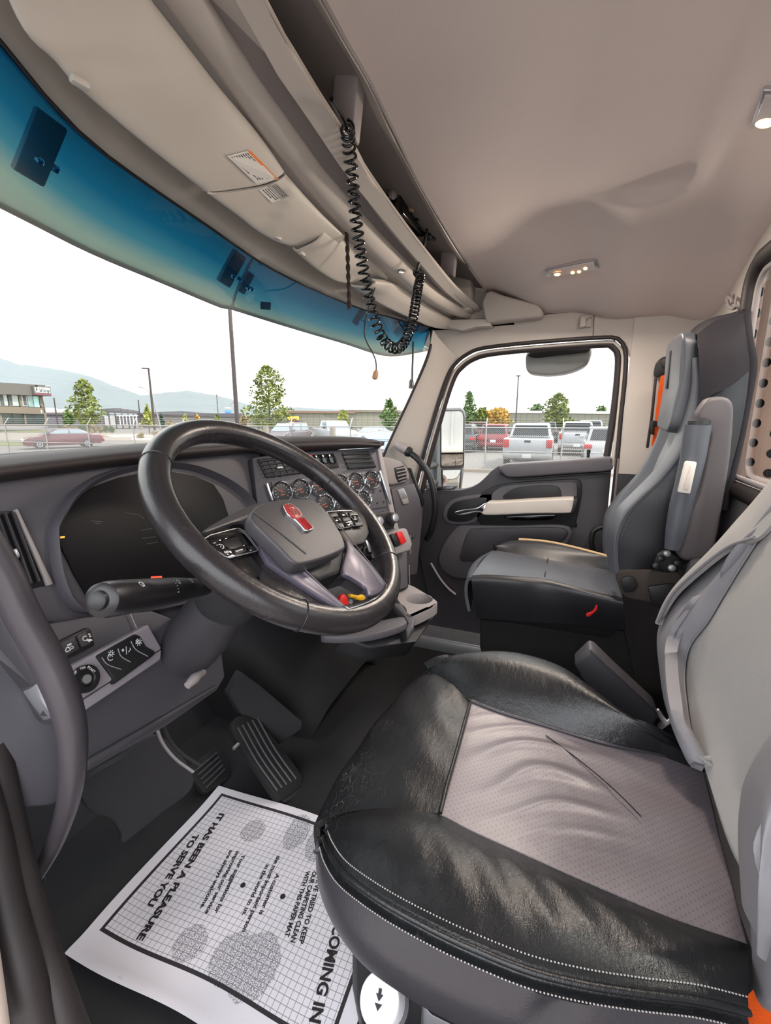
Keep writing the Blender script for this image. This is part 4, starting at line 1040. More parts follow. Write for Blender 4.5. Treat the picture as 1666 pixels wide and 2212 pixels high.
# left button pod
pl = slW('left_spoke', [(420, 1163), (466, 1140), (512, 1119), (522, 1124), (562, 1172), (577, 1200), (572, 1236), (545, 1257), (502, 1250), (480, 1228), (424, 1172)], 0.012, 0.024, M['black_gloss'], wh, 0.006)
pd_ = slW('button_pad', [(441, 1164), (455, 1156), (500, 1144), (515, 1141), (532, 1149), (558, 1187), (555, 1190), (496, 1205), (484, 1201), (452, 1178)], 0.0175, 0.010, M['black_gloss'], wh, 0.002)
tube('pad_outline', mapU(UW, [(441, 1164), (455, 1156), (500, 1144), (515, 1141), (532, 1149), (558, 1187), (555, 1190), (496, 1205), (484, 1201), (452, 1178)], 0.0178), 0.0007, M['satin'], pd_, 5, True)
for q, m_ in (([(452, 1168), (476, 1161), (480, 1167), (456, 1176)], 'black_gloss'), ([(479, 1160), (503, 1153), (506, 1158), (482, 1166)], 'black_gloss'), ([(506, 1152), (520, 1148), (537, 1176), (525, 1180)], 'black_gloss'),
              ([(480, 1167), (512, 1158), (531, 1178), (504, 1186), (486, 1184)], 'black'), ([(458, 1178), (480, 1172), (503, 1188), (501, 1198), (490, 1200), (476, 1192)], 'black_gloss'), ([(504, 1189), (530, 1182), (534, 1190), (508, 1198)], 'black'), ([(534, 1180), (547, 1177), (554, 1186), (537, 1190)], 'black_gloss')):
    slW('button', q, 0.0192, 0.004, M[m_], pd_, 0.0012)
e2c = e2W
text_on('RES', UW(486, 1196, 0.0194), UW(500, 1193, 0.0194) - UW(486, 1196, 0.0194), e2W, 0.0045, M['white_ink'], pd_, bold=0.0001)
text_on('ON/OFF', UW(510, 1193, 0.0194), UW(528, 1188, 0.0194) - UW(510, 1193, 0.0194), e2W, 0.0035, M['white_ink'], pd_, bold=0.0001)
strokes('icon', UW(478, 1180, 0.0194), [circ(.0035, -120, 120), [(-.002, -.001), (.0005, .001)], [(-.005, .003), (-.003, .004)]], M['white_ink'], pd_, e1, e2W, nW, 1, .0004)
# right button pod
slW('right_spoke', [(690, 1104), (712, 1102), (745, 1096), (775, 1098), (792, 1112), (800, 1150), (790, 1172), (762, 1180), (745, 1168), (728, 1140)], 0.010, 0.024, M['black'], wh, 0.006)
pr_ = slW('button_pad', [(706, 1106), (735, 1103), (760, 1103), (772, 1110), (779, 1130), (776, 1134), (735, 1142), (728, 1138)], 0.0150, 0.008, M['black_gloss'], wh, 0.002)
tube('pad_outline', mapU(UW, [(706, 1106), (735, 1103), (760, 1103), (772, 1110), (779, 1130), (776, 1134), (735, 1142), (728, 1138)], 0.0153), 0.0006, M['satin'], pr_, 5, True)
for i in range(3):
    for j in range(3):
        u0 = 711 + i * 21 + j * 6; v0 = 1108 + j * 11 - i * 1.2
        b_ = slW('button', [(u0, v0), (u0 + 17, v0 - 1.5), (u0 + 21, v0 + 7), (u0 + 5, v0 + 8.5)], 0.0168, 0.004, M['black_gloss' if (i + j) % 2 else 'black'], pr_, 0.001)
tube('button_outline', mapU(UW, [(756, 1113), (772, 1111), (777, 1121), (763, 1122)], 0.0172), 0.0005, M['satin'], pr_, 5, True)
strokes('icon', UW(741, 1137, 0.0170), [circ(.002), [(.002, .002), (.005, .002)], [(-.005, 0), (-.003, 0)]], M['white_ink'], pr_, e1, e2W, nW, 1, .0004)
strokes('icon', UW(757, 1133, 0.0170), [[(-.003, -.001), (-.002, .002), (.003, .002)], [(.003, .002), (.004, -.001)]], M['white_ink'], pr_, e1, e2W, nW, 1, .0004)
strokes('icon', UW(767, 1117, 0.0172), [[(-.002, -.002), (-.002, .002), (.001, .002), (.001, -.002)], [(.003, .001), (.003, -.001)]], M['white_ink'], pr_, e1, e2W, nW, 1, .0004)
# lower V spoke: violet-grey flanks, worn wing, chrome edge
slW('spoke_flank', [(540, 1126), (556, 1128), (566, 1150), (622, 1208), (652, 1226), (750, 1311), (736, 1316), (652, 1263), (580, 1213), (566, 1190)], 0.020, 0.012, M['spoke'], wh, 0.004)
slW('spoke_wing', catmull([(574, 1213), (600, 1226), (650, 1262), (735, 1314), (724, 1322), (670, 1318), (610, 1296), (570, 1262), (560, 1240)], 50, True), 0.012, 0.02, M['wheel_leather'], wh, 0.004)
slW('spoke_flank', catmull([(749, 1165), (750, 1185), (740, 1233), (762, 1248), (788, 1266), (798, 1286), (820, 1280), (833, 1266), (826, 1250), (790, 1206)], 50, True), 0.018, 0.008, M['spoke'], wh, 0.004)
slW('spoke_foot', catmull([(738, 1316), (756, 1318), (812, 1304), (838, 1280), (836, 1266), (822, 1284), (800, 1296), (756, 1310)], 40, True), 0.006, 0.02, M['wheel_leather'], wh, 0.003)
slW('spoke_inner', [(700, 1254), (740, 1236), (787, 1266), (790, 1273), (748, 1250), (712, 1262)], -0.012, 0.02, M['door_dark'], wh, 0.004)
tube('chrome_edge', mapU(UW, [(712, 1112), (745, 1150), (790, 1204), (828, 1254), (835, 1266), (830, 1277), (815, 1291), (790, 1303), (760, 1313), (748, 1312), (700, 1269), (655, 1227)], 0.0205), 0.0011, M['chrome'], wh, 6, n=70)

# ================================================================ grab handles and footwell
gh = thing('grab_handle', 'long curved dark grab handle on the driver side door post', 'grab handle', U(80, 1905, 0.62))
hp = [U(-60, 1130, 0.50), U(0, 1225, 0.52), U(50, 1330, 0.535), U(105, 1430, 0.55), U(145, 1530, 0.56), U(158, 1620, 0.57), U(150, 1720, 0.585), U(118, 1820, 0.605), U(72, 1905, 0.63)]
tube('grip', hp, [0.0185, 0.0185, 0.0185, 0.0185, 0.017, 0.015, 0.0125, 0.0105, 0.009], mat('grab_handle_plastic', (66, 62, 66), .34, bump=.08), gh, 20, n=60)
lathe('foot_bolt', [(0.014, 0), (0.014, 0.006), (0.008, 0.012)], hp[-1], np.array([-.3, -.4, .3]), M['black'], gh, 16)
ds = thing('door_side_rail', 'grey side rail with a bright metal cap behind the driver grab handle', 'rail', U(60, 1500, 0.62))
rp_ = [U(-70, 1260, 0.60), U(-20, 1340, 0.60), U(25, 1410, 0.605), U(75, 1478, 0.61)]
slab('rail_body', [U(-70, 1250, 0.60), U(0, 1320, 0.60), U(85, 1472, 0.61), U(66, 1486, 0.61), U(0, 1420, 0.60), U(-70, 1330, 0.60)], (0.0, 0.05, -0.02), M['hub'], ds, 0.006)
slab('metal_cap', [U(85, 1471, 0.609), U(100, 1478, 0.61), U(118, 1545, 0.612), U(112, 1552, 0.612), U(66, 1487, 0.609)], (0.0, 0.02, -0.01), M['satin'], ds, 0.003)
slab('rail_end', [U(60, 1484, 0.612), U(66, 1480, 0.612), U(116, 1550, 0.614), U(120, 1562, 0.614), U(100, 1545, 0.614)], (0.0, 0.03, -0.01), M['hub'], ds, 0.004)
# passenger grab handle
gh2 = thing('grab_handle', 'thin black grab handle with a pale clamp end on the passenger windshield post', 'grab handle', UX(885, 985, 0.93))
lathe('clamp_end', [(0.017, 0), (0.019, 0.008), (0.021, 0.05), (0.019, 0.055)], UX(856, 960, 0.90), UX(884, 976, 0.90) - UX(856, 960, 0.90), M['trim_mid'], gh2, 20)
lathe('collar', [(0.021, 0), (0.023, 0.004), (0.021, 0.018), (0.016, 0.022)], UX(879, 974, 0.90), UX(884, 976, 0.90) - UX(872, 970, 0.90), M['black'], gh2, 18)
tube('grip', [UX(884, 977, 0.90), UX(903, 992, 0.89), UX(924, 1020, 0.88), UX(937, 1060, 0.87), UX(940, 1105, 0.87), UX(932, 1145, 0.88), UX(922, 1165, 0.90)], 0.0135, M['black'], gh2, 14, n=40)

# pedals
pb_ = np.array([-0.2, 0.95, 0.10]); nb = np.array([0.0, -0.72, 0.69])
UBk = lambda u, v, h=0.0: UP(u, v, pb_, nb, h)
bk = thing('brake_pedal', 'black ribbed brake pedal hanging left of the accelerator', 'pedal', UBk(450, 1715))
pad_ = slab('pad', catmull(mapU(UBk, [(404, 1662), (430, 1640), (468, 1614), (484, 1625), (498, 1652), (496, 1680), (462, 1704), (446, 1714), (434, 1704)], 0.0), 40, True), -nb * 0.022, M['black_matte'], bk, 0.005)
for i in range(5):
    t_ = (i + .5) / 5; a = (412 + 30 * t_, 1662 + 44 * t_); b = (470 + 22 * t_, 1622 + 44 * t_)
    tube('tread_rib', [UBk(a[0] + 6, a[1], 0.001), UBk(b[0] - 4, b[1], 0.001)], 0.003, M['door_dark'], pad_, 6)
for du in (0, 14):
    tube('arm', [U(338 + du, 1572 - du * .5, 0.98), U(352 + du, 1606 - du * .6, 0.99), U(380 + du, 1640 - du * .8, 1.0), U(418 + du, 1668 - du, 1.01)], 0.0055, M['trim_mid'] if du == 0 else M['kick'], bk, 8, n=20, flat=0.5)
pa = np.array([0.0, 0.665, 0.024]); na = np.array([0.0, -0.66, 0.75])
UAc = lambda u, v, h=0.0: UP(u, v, pa, na, h)
ac = thing('accelerator_pedal', 'long black treadle accelerator pedal with grooved rubber face', 'pedal', UAc(620, 1730))
apd = slab('treadle', catmull(mapU(UAc, [(500, 1572), (506, 1552), (528, 1543), (552, 1552), (580, 1580), (625, 1635), (655, 1680), (650, 1700), (610, 1728), (596, 1722), (560, 1670), (520, 1612)], 0.0), 60, True), -na * 0.02, M['black_matte'], ac, 0.004)
for k in range(5):
    o = 10 + k * 14
    a = (506 + o * .75, 1575 - o * .38); b = (592 + o * .72, 1712 - o * .45)
    tube('tread_rib', [UAc(a[0], a[1], 0.0015), UAc((a[0] + b[0]) / 2 - 3, (a[1] + b[1]) / 2 + 3, 0.0015), UAc(b[0], b[1], 0.0015)], 0.0035, M['door_dark'], apd, 6, n=12)
slab('heel_hinge', mapU(UAc, [(602, 1722), (652, 1686), (668, 1692), (664, 1704), (616, 1736)], -0.004), -na * 0.02, M['kick'], ac, 0.004)
lathe('hinge_pin', [(0.005, 0), (0.005, 0.02)], UAc(515, 1607, 0.0), (-1, 0, 0), M['steel'], ac, 10)
# footwell side panels
kp = slab('trim_5', catmull([U(176, 1712, 0.93), U(195, 1680, 0.94), U(260, 1640, 1.0), U(345, 1590, 1.06), U(420, 1690, 1.12), U(330, 1770, 1.1), U(268, 1822, 1.04), U(262, 1800, 1.03), U(240, 1770, 1.0), U(205, 1758, 0.97), U(186, 1742, 0.95)], 60, True), (0.01, 0.03, -0.01), M['kick'], None, 0.004)
tag(kp, kind='structure')
k2 = slab('trim_6', [U(495, 1500, 1.34), U(522, 1452, 1.34), U(560, 1480, 1.38), U(655, 1560, 1.42), U(652, 1576, 1.42), U(600, 1612, 1.42), U(520, 1545, 1.36)], (0.02, 0.04, -0.01), M['kick'], None, 0.006)
tag(k2, kind='structure')
k3 = slab('trim_7', [(-0.97, 0.62, 0.0), (-0.97, 1.34, 0.0), (-0.97, 1.34, 0.9), (-0.97, 0.66, 0.9)], (0.03, 0, 0), M['kick'], None, 0.004)
tag(k3, kind='structure')
# driver door opening: rubber seals and painted sill curving up the front post
def seal(nm, pts, r, m):
    o = tube(nm, pts, r, m, None, 10, n=50); tag(o, kind='structure'); return o
seal('trim_8', [U(-30, 1560, 0.60), U(0, 1700, 0.58), U(38, 1880, 0.56), U(80, 2030, 0.55), U(125, 2160, 0.54), U(170, 2280, 0.54)], 0.020, M['rubber'])
seal('trim_9', [U(-60, 1660, 0.56), U(-20, 1800, 0.54), U(10, 1950, 0.53), U(50, 2100, 0.52), U(85, 2230, 0.52)], 0.020, M['rubber'])
seal('trim_10', [U(-90, 1820, 0.50), U(-64, 1960, 0.49), U(-44, 2090, 0.48), U(-22, 2260, 0.47)], 0.018, mat('beige_door_jamb_paint', (205, 190, 180), 0.4))
# ================================================================ driver seat
def Zc(pts): return [UZ(u, v, z) for u, v, z in pts]
def Xc(pts): return [UX(u, v, x) for u, v, x in pts]
def perforated(name, col):
    t = NT(name); b = t.b; co = t.coord()
    mp = t.add('ShaderNodeMapping'); mp.inputs['Rotation'].default_value = (0, 0, 0.78); mp.inputs['Scale'].default_value = (150, 150, 150); t.link(co, mp.inputs[0])
    sx = t.add('ShaderNodeSeparateXYZ'); t.link(mp.outputs[0], sx.inputs[0])
    def cell(o): return t.math('SUBTRACT', t.math('FRACT', o), 0.5)
    fx, fy = cell(sx.outputs[0]), cell(sx.outputs[1])
    d = t.math('SQRT', t.math('ADD', t.math('MULTIPLY', fx, fx), t.math('MULTIPLY', fy, fy)))
    hole = t.math('LESS_THAN', d, 0.2)
    c = S(*col); f = t.noise(7, 6, co, 0.65)
    base = t.mixc(f, tuple(x * .8 for x in c[:3]) + (1,), tuple(x * 1.2 for x in c[:3]) + (1,))
    t.link(t.mixc(t.math('MULTIPLY', hole, 0.35), base, (0.02, 0.02, 0.02, 1)), b.inputs['Base Color'])
    n1 = t.bump(t.math('SUBTRACT', 1.0, hole), 0.35, 0.0006)
    t.link(t.bump(t.noise(40, 5, co, 0.6), 0.25, 0.003, n1), b.inputs['Normal'])
    t.link(t.math('MULTIPLY_ADD', f, 0.22, 0.27), b.inputs['Roughness'])
    return t.m
M['perf'] = perforated('perforated_grey_leather', (104, 97, 102))
M['back_fabric'] = fabric('grey_seat_fabric', (150, 148, 146), 1000, 0.4, 0.08, 0.9)
M['back_bolster'] = leather('grey_suede_bolster', (122, 120, 124), 0.6, 0.2, 0.08)
seat = thing('driver_seat', 'worn black leather driver seat with perforated grey centre and pale stitching', 'seat', (-0.38, 0.02, 0.0))
# seams shared by the panels
far_seam = Zc([(1018, 1516, .535), (1080, 1540, .53), (1150, 1561, .527), (1300, 1606, .52), (1420, 1632, .512), (1520, 1654, .503)])
near_seam = Zc([(950, 1760, .540), (1022, 1797, .538), (1143, 1851, .535), (1264, 1905, .53), (1445, 1981, .52), (1617, 2040, .508)])
mid1 = [a * .67 + b * .33 + np.array([0, 0, -.004]) for a, b in zip(catmull(far_seam, 24), catmull(near_seam, 24))]
mid2 = [a * .33 + b * .67 + np.array([0, 0, -.004]) for a, b in zip(catmull(far_seam, 24), catmull(near_seam, 24))]
def wrinkle(s, t):
    env = np.exp(-((s - .36) / .22) ** 2) * np.exp(-((t - .42) / .30) ** 2)
    ph = 26 * s + 62 * t * .62 + 3.4 * np.sin(5 * t + 3 * s) + 2.2 * np.sin(8 * s - 3 * t)
    w = (0.5 + 0.5 * np.sin(ph)) ** 2.2
    return 0.0062 * env * (w - 0.25) + 0.0016 * np.exp(-((s - .75) / .3) ** 2) * np.sin(16 * t + 9 * s)
sheet('centre_panel', loft([far_seam, mid1, mid2, near_seam], 130, 120), M['perf'], seat, 0.01, (-.4, 0, 2), wrinkle, smooth=180)
# crease seam across the insert
tube('centre_seam', [p + np.array([0, 0, .0012]) for p in Zc([(1180, 1590, .525), (1260, 1650, .522), (1330, 1710, .522), (1385, 1765, .522)])], 0.0009, M['seat_black'], seat, 5, n=20)
# front band
bb = Zc([(1016, 1518, .535), (1000, 1575, .541), (985, 1630, .544), (966, 1695, .543), (951, 1758, .541)])
bf = Zc([(921, 1450, .53), (870, 1500, .525), (815, 1568, .52), (763, 1646, .515), (722, 1715, .51), (700, 1768, .505)])
bm_ = [a * .5 + b * .5 + np.array([0, 0, .012]) for a, b in zip(catmull(bb, 20), catmull(bf, 20))]
bd1 = [p + np.array([-.0, .018, -.03]) for p in catmull(bf, 20)]; bd2 = [p + np.array([0, .012, -.10]) for p in catmull(bf, 20)]
sheet('front_band', loft([bb, bm_, bf, bd1, bd2], 60, 50), M['seat_black'], seat, 0.01, (-.4, 0.3, 2), lambda s, t: 0.0012 * np.sin(20 * s + 8 * t) * np.sin(13 * t))
tube('seam_piping', [p + np.array([0, 0, .001]) for p in bb], 0.0028, M['seat_black'], seat, 8, n=30)
tube('seam_piping', [p + np.array([0, 0, .001]) for p in Zc([(921, 1450, .533), (965, 1482, .536), (1018, 1516, .536)])], 0.0025, M['seat_black'], seat, 8, n=20)
# far bolster
fs = Zc([(921, 1450, .533), (965, 1482, .536)]) + far_seam
fcrest = Zc([(921, 1446, .535), (950, 1427, .555), (1000, 1413, .575), (1100, 1411, .585), (1200, 1438, .585), (1270, 1483, .582), (1350, 1543, .57), (1430, 1588, .555), (1522, 1652, .51)])
fA, fB = catmull(fs, 40), catmull(fcrest, 40)
bul = np.sin(np.linspace(0, pi, 40))[:, None]
fm1 = fA * .7 + fB * .3 + bul * np.array([0, 0, .020]); fm2 = fA * .35 + fB * .65 + bul * np.array([0, 0, .022])
fo1 = fB + bul * np.array([.025, 0, -.012]); fo2 = fB + bul * np.array([.035, 0, -.05]) ; fo3 = fB + np.array([.03, 0, -.13])
sheet('side_bolster', loft([fA, fm1, fm2, fB, fo1, fo2, fo3], 80, 60), M['seat_black'], seat, 0.01, (-.4, 0, 2))
tube('seam_piping', [p + np.array([0, 0, .002]) for p in far_seam], 0.0032, M['seat_side'], seat, 8, n=50)
# near bolster
ns_ = Zc([(697, 1795, .503), (720, 1770, .515), (781, 1751, .53), (871, 1748, .54)]) + near_seam
st_ = Zc([(703, 1798, .505), (712, 1825, .52), (735, 1862, .533), (769, 1893, .541), (841, 1941, .55), (932, 1990, .555), (1022, 2032, .555), (1143, 2080, .55), (1264, 2110, .543), (1385, 2129, .535), (1506, 2144, .525), (1617, 2171, .512)])
nA, nB = catmull(ns_, 60), catmull(st_, 60)
b6 = np.sin(np.linspace(0, pi, 60))[:, None] ** .7
nm1 = nA * .68 + nB * .32 + b6 * np.array([0, 0, .016]); nm2 = nA * .33 + nB * .67 + b6 * np.array([0, 0, .016])
sheet('side_bolster', loft([nA, nm1, nm2, nB], 110, 50), M['seat_black'], seat, 0.01, (-.4, 0, 2), lambda s, t: 0.0014 * np.sin(40 * s + 10 * t) * np.sin(pi * t) * (s > .3) * (s - .3) + 0.0010 * np.sin(70 * s - 14 * t) * np.exp(-((s - .55) / .25) ** 2) * np.sin(pi * t))
# piped channel and two rows of stitches
ch = [p + np.array([-.004, 0, -.010]) for p in nB]
ch1 = [p + np.array([-.006, 0.001, -.004]) for p in nB]; ch2 = [p + np.array([-.013, 0.001, -.011]) for p in nB]
sheet('welt', loft([nB, ch1, ch, ch2], 100, 14), M['seat_black'], seat, 0.004, (-1.2, 0, 1.2))
tube('welt_cord', [p + np.array([-.005, 0.0, -.002]) for p in nB], 0.003, M['seat_black'], seat, 8, n=90)
def stitches(name, P, n, L, m, par, r=0.0008):
    P = catmull(P, n * 2); t = MB()
    for i in range(0, len(P) - 1, 2): t.tube([P[i], P[i] + (P[i + 1] - P[i]) * 0.75 + np.array([0, 0, .0006]) * 0], r, 4)
    o = t.obj(name, m, par); o['kind'] = 'stuff'; return o
stitches('stitching', [p + np.array([.004, 0, .004]) for p in nB], 150, .7, M['stitch'], seat)
stitches('stitching', [p + np.array([-.0145, 0.001, -.009]) for p in nB], 150, .7, M['stitch'], seat)
# near side panel
n2 = np.array(ch2)
sbot = catmull(Zc([(686, 1808, .485), (684, 1840, .46), (690, 1900, .445), (708, 1955, .435), (740, 2015, .428), (790, 2072, .422), (850, 2115, .418), (920, 2158, .415), (1000, 2200, .412), (1120, 2262, .41), (1260, 2320, .41), (1420, 2350, .42)]), 60)
sb1 = n2 * .62 + sbot * .38 + b6 * np.array([-.020, 0, .006]); sb2 = n2 * .25 + sbot * .75 + b6 * np.array([-.018, 0, 0])
sb3 = sbot + np.array([.02, -.005, -.012])
sheet('side_panel', loft([n2, sb1, sb2, sbot, sb3], 100, 50), M['seat_side'], seat, 0.01, (-2, 0, 1.0), lambda s, t: -0.006 * np.exp(-((s - .66) / .035) ** 2) * np.exp(-((t - .10) / .12) ** 2))
# torn foam patch
mesh_obj('foam_tear', [p + np.array([-.022, 0, -.006]) for p in (n2[38], n2[39], n2[40])] + [n2[40] + np.array([-.03, .004, -.02]), n2[39] + np.array([-.032, .004, -.024])], [(0, 1, 2, 3, 4)], M['rubber'], seat, 0)
# core under the leather and the suspension base
box('cushion_core', (-0.385, 0.02, 0.445), (0.36, 0.44, 0.09), M['black_matte'], seat, 0.03)
box('suspension_base', (-0.30, 0.0, 0.20), (0.28, 0.40, 0.40), M['black_matte'], seat, 0.02)
# side control plate with white knob
kc = U(818, 2140, 0.80)
slab('control_plate', [U(772, 2050, 0.77), U(772, 2160, 0.77), U(790, 2260, 0.77), U(1010, 2330, 0.75), U(1010, 2230, 0.74), U(900, 2150, 0.75), U(820, 2080, 0.76)], (0.02, 0.02, -0.01), M['black'], seat, 0.004)
kax = CAM - kc; kax = kax / np.linalg.norm(kax) * .8 + np.array([-.25, .30, .22]); kax /= np.linalg.norm(kax)
kn = lathe('height_knob', [(0.0325, -0.004), (0.032, 0.024), (0.0305, 0.0265), (0.0, 0.0275)], U(832, 2160, 0.70), kax, M['white'], seat, 32)
kt = U(832, 2160, 0.70) + kax * 0.0279
k1 = np.cross(kax, np.array([0.3, .5, .9])); k1 /= np.linalg.norm(k1); k2 = np.cross(kax, k1)
dn = UZ(790, 2190, .4) - UZ(815, 2110, .4); dn -= kax * (dn @ kax); dn /= np.linalg.norm(dn); sd = np.cross(kax, dn)
def kpoly(P): return mesh_obj('arrow_mark', [kt + dn * a + sd * b for a, b in P], [tuple(range(len(P)))], M['kick'], kn, 0)
kpoly([(-.012, -.0025), (-.012, .0025), (-.006, .0025), (-.006, .006), (.002, 0), (-.006, -.006), (-.006, -.0025)])
kpoly([(.004, .006), (.012, 0), (.004, -.006)])
lathe('knob_collar', [(0.038, -0.01), (0.038, -0.002), (0.034, 0.0)], U(832, 2160, 0.70), kax, M['door_dark'], seat, 28)
slab('rocker_switch', [U(918, 2174, .73), U(934, 2192, .73), U(1000, 2225, .725), U(1000, 2300, .73), U(915, 2260, .735)], (0.012, 0.01, -0.01), M['satin'], seat, 0.003)

# backrest
pB = np.array([0, -0.228, 0.52]); nB_ = np.array([0, 0.978, 0.21])
def UA(u, v, h=0.0): return UP(u, v, pB, nB_, h)
LEV = [((1522, 1654, .014), (1521, 1654, .016), (1522, 1656, .014)), ((1470, 1592, .028), (1482, 1584, .040), (1496, 1580, .018)), ((1440, 1530, .034), (1460, 1525, .050), (1486, 1520, .02)),
       ((1426, 1450, .036), (1450, 1450, .052), (1481, 1455, .02)), ((1420, 1372, .034), (1452, 1382, .050), (1492, 1398, .02)), ((1440, 1312, .028), (1482, 1324, .042), (1532, 1343, .016)),
       ((1472, 1266, .018), (1520, 1271, .028), (1570, 1279, .012)), ((1549, 1186, .0), (1586, 1200, .014), (1614, 1208, .006)), ((1610, 1112, -.01), (1640, 1130, .004), (1656, 1145, .002)),
       ((1666, 1035, -.02), (1700, 1058, -.004), (1724, 1066, 0)), ((1770, 930, -.03), (1806, 944, -.02), (1834, 952, -.01))]
seamF = [UA(*q[2]) for q in LEV]
cen = [UA(u, v, h) for u, v, h in [(1568, 1806, .010), (1570, 1650, .004), (1575, 1540, .004), (1600, 1450, .005), (1650, 1370, .005), (1720, 1280, .005), (1790, 1200, .005), (1900, 1080, .0), (2050, 960, -.01)]]
nearS = [UA(u, v, h) for u, v, h in [(1612, 1900, .006), (1600, 1780, .002), (1602, 1707, .0), (1624, 1651, .0), (1666, 1594, .0), (1780, 1480, .0), (1900, 1380, .0), (2080, 1230, .0), (2300, 1100, -.01)]]
sheet('back_centre', loft([seamF, cen, nearS], 60, 40), M['back_fabric'], seat, 0.02, (-.4, 1, .8), smooth=180)
sil_ = [UA(*q[0]) for q in LEV]; rid = [UA(*q[1]) for q in LEV]
sA, sR, sF = catmull(sil_, 40), catmull(rid, 40), catmull(seamF, 40)
back1 = sA + np.array([.006, -.05, 0]); back2 = sA + np.array([-.01, -.10, 0])
sheet('back_bolster', loft([sF, sF * .45 + sR * .55 + np.array([0, .010, 0]), sR, sA, back1, back2], 70, 50), M['back_bolster'], seat, 0.01, (.2, 1, .9))
sh = [UA(u, v, h) for u, v, h in [(1426, 1345, .046), (1457, 1287, .046), (1518, 1229, .036), (1580, 1183, .024), (1636, 1163, .012)]]
shs = [UA(u, v, h) for u, v, h in [(1424, 1350, .044), (1440, 1308, .040), (1472, 1260, .030), (1549, 1180, .010), (1610, 1106, .0), (1690, 1010, -.012)]]
sheet('shoulder_panel', loft([sh + [UA(1690, 1105, .006)], mid(sh + [UA(1690, 1105, .006)], shs, .5, (0, .008, .003)), shs, [p + np.array([.01, -.05, -.0]) for p in shs]], 50, 24), M['back_fabric'], seat, 0.006, (.2, 1, .9))
tube('shoulder_piping', [p + np.array([0, .004, .001]) for p in sh], 0.003, M['back_bolster'], seat, 8, n=40)
tube('seam_piping', [p + np.array([0, .002, 0]) for p in seamF], 0.002, M['back_bolster'], seat, 8, n=60)
nb0 = catmull(nearS, 40)
nr = catmull([UA(u, v, h) for u, v, h in [(1634, 2020, .03), (1640, 1850, .07), (1648, 1760, .08), (1668, 1700, .08), (1720, 1620, .075), (1840, 1520, .06), (1960, 1420, .05), (2140, 1260, .03), (2340, 1120, .0)]], 40)
no = catmull([UA(u, v, h) for u, v, h in [(1660, 2080, .02), (1666, 1930, .06), (1700, 1830, .06), (1740, 1760, .06), (1800, 1690, .05), (1920, 1590, .04), (2040, 1490, .02), (2200, 1330, .0), (2400, 1180, -.02)]], 40)
sheet('back_bolster', loft([nb0, nb0 * .5 + nr * .5 + np.array([0, .008, 0]), nr, no, no + np.array([.01, -.09, 0])], 60, 40), M['back_bolster'], seat, 0.01, (-.6, 1, .9))
slab('bolster_foot', [UA(1618, 1960, .02), UA(1650, 2010, .04), UA(1690, 2060, .04), UA(1690, 2180, .02), UA(1640, 2180, .0), UA(1620, 2140, .0)], (0, -0.05, 0), M['back_bolster'], seat, 0.008)
slab('back_shell', [(-0.56, -0.27, 0.46), (-0.22, -0.27, 0.46), (-0.20, -0.30, 0.62), (-0.22, -0.32, 0.80), (-0.30, -0.36, 1.0), (-0.52, -0.36, 1.0), (-0.58, -0.30, 0.7)], (0, -0.06, 0), M['black'], seat, 0.01)
# belt buckle on its stalk beside the seat
bs = slab('belt_buckle', [UX(u, v, -.055) for u, v in [(1275, 1403), (1288, 1410), (1330, 1452), (1416, 1532), (1424, 1550), (1395, 1592), (1290, 1520), (1240, 1436)]], (0.05, 0.0, 0.0), M['door_dark'], seat, 0.006, 3)
tube('buckle_edge', [UX(u, v, -.058) for u, v in [(1276, 1405), (1330, 1454), (1414, 1532)]], 0.003, M['hub'], bs, 6, n=14)
slab('buckle_bracket', [UX(u, v, -.05) for u, v in [(1416, 1538), (1424, 1534), (1442, 1560), (1448, 1552), (1452, 1562), (1430, 1578), (1420, 1572), (1430, 1562)]], (0.01, 0, 0), M['satin'], bs, 0.002)

# ================================================================ passenger seat
ps = thing('passenger_seat', 'charcoal leather passenger seat with a folded-up armrest beside the far door', 'seat', (0.58, 0.03, 0.0))
near_p = Zc([(1020, 1243, .555), (1053, 1241, .56), (1120, 1245, .562), (1176, 1250, .56), (1251, 1268, .553), (1345, 1291, .54)])
far_s = Zc([(1067, 1188, .555), (1120, 1197, .555), (1180, 1208, .552), (1232, 1217, .548), (1325, 1233, .54)])
nP, fP = catmull(near_p, 30), catmull(far_s, 30)
fr_ = Zc([(1020, 1246, .55), (1026, 1222, .55), (1042, 1203, .55), (1066, 1189, .55)])
top = loft([nP, nP * .66 + fP * .34 + np.array([0, 0, .008]), nP * .33 + fP * .67 + np.array([0, 0, .008]), fP], 60, 30)
sheet('cushion_top', top, M['seat2_grey'], ps, 0.01, (.5, 0, 2))
tube('cross_seam', [p + np.array([0, 0, .006]) for p in Zc([(1177, 1249, .556), (1180, 1228, .557), (1184, 1210, .552)])], 0.002, M['seat2_black'], ps, 6, n=14)
fc = Zc([(1066, 1186, .56), (1091, 1171, .575), (1120, 1167, .585), (1176, 1171, .59), (1232, 1182, .588), (1316, 1204, .58)])
fC = catmull(fc, 30)
sheet('cushion_bolster', loft([fP, fP * .5 + fC * .5 + np.array([0, 0, .012]), fC, fC + np.array([.03, 0, -.02]), fC + np.array([.035, 0, -.12])], 50, 30), M['seat2_black'], ps, 0.01, (.5, 0, 2))
tube('tan_edge', [p + np.array([.012, 0, -.001]) for p in fC[8:]], 0.006, M['tan_knob_lit_edge'], ps, 8)  # light catching the foam edge, put in as a tan tube
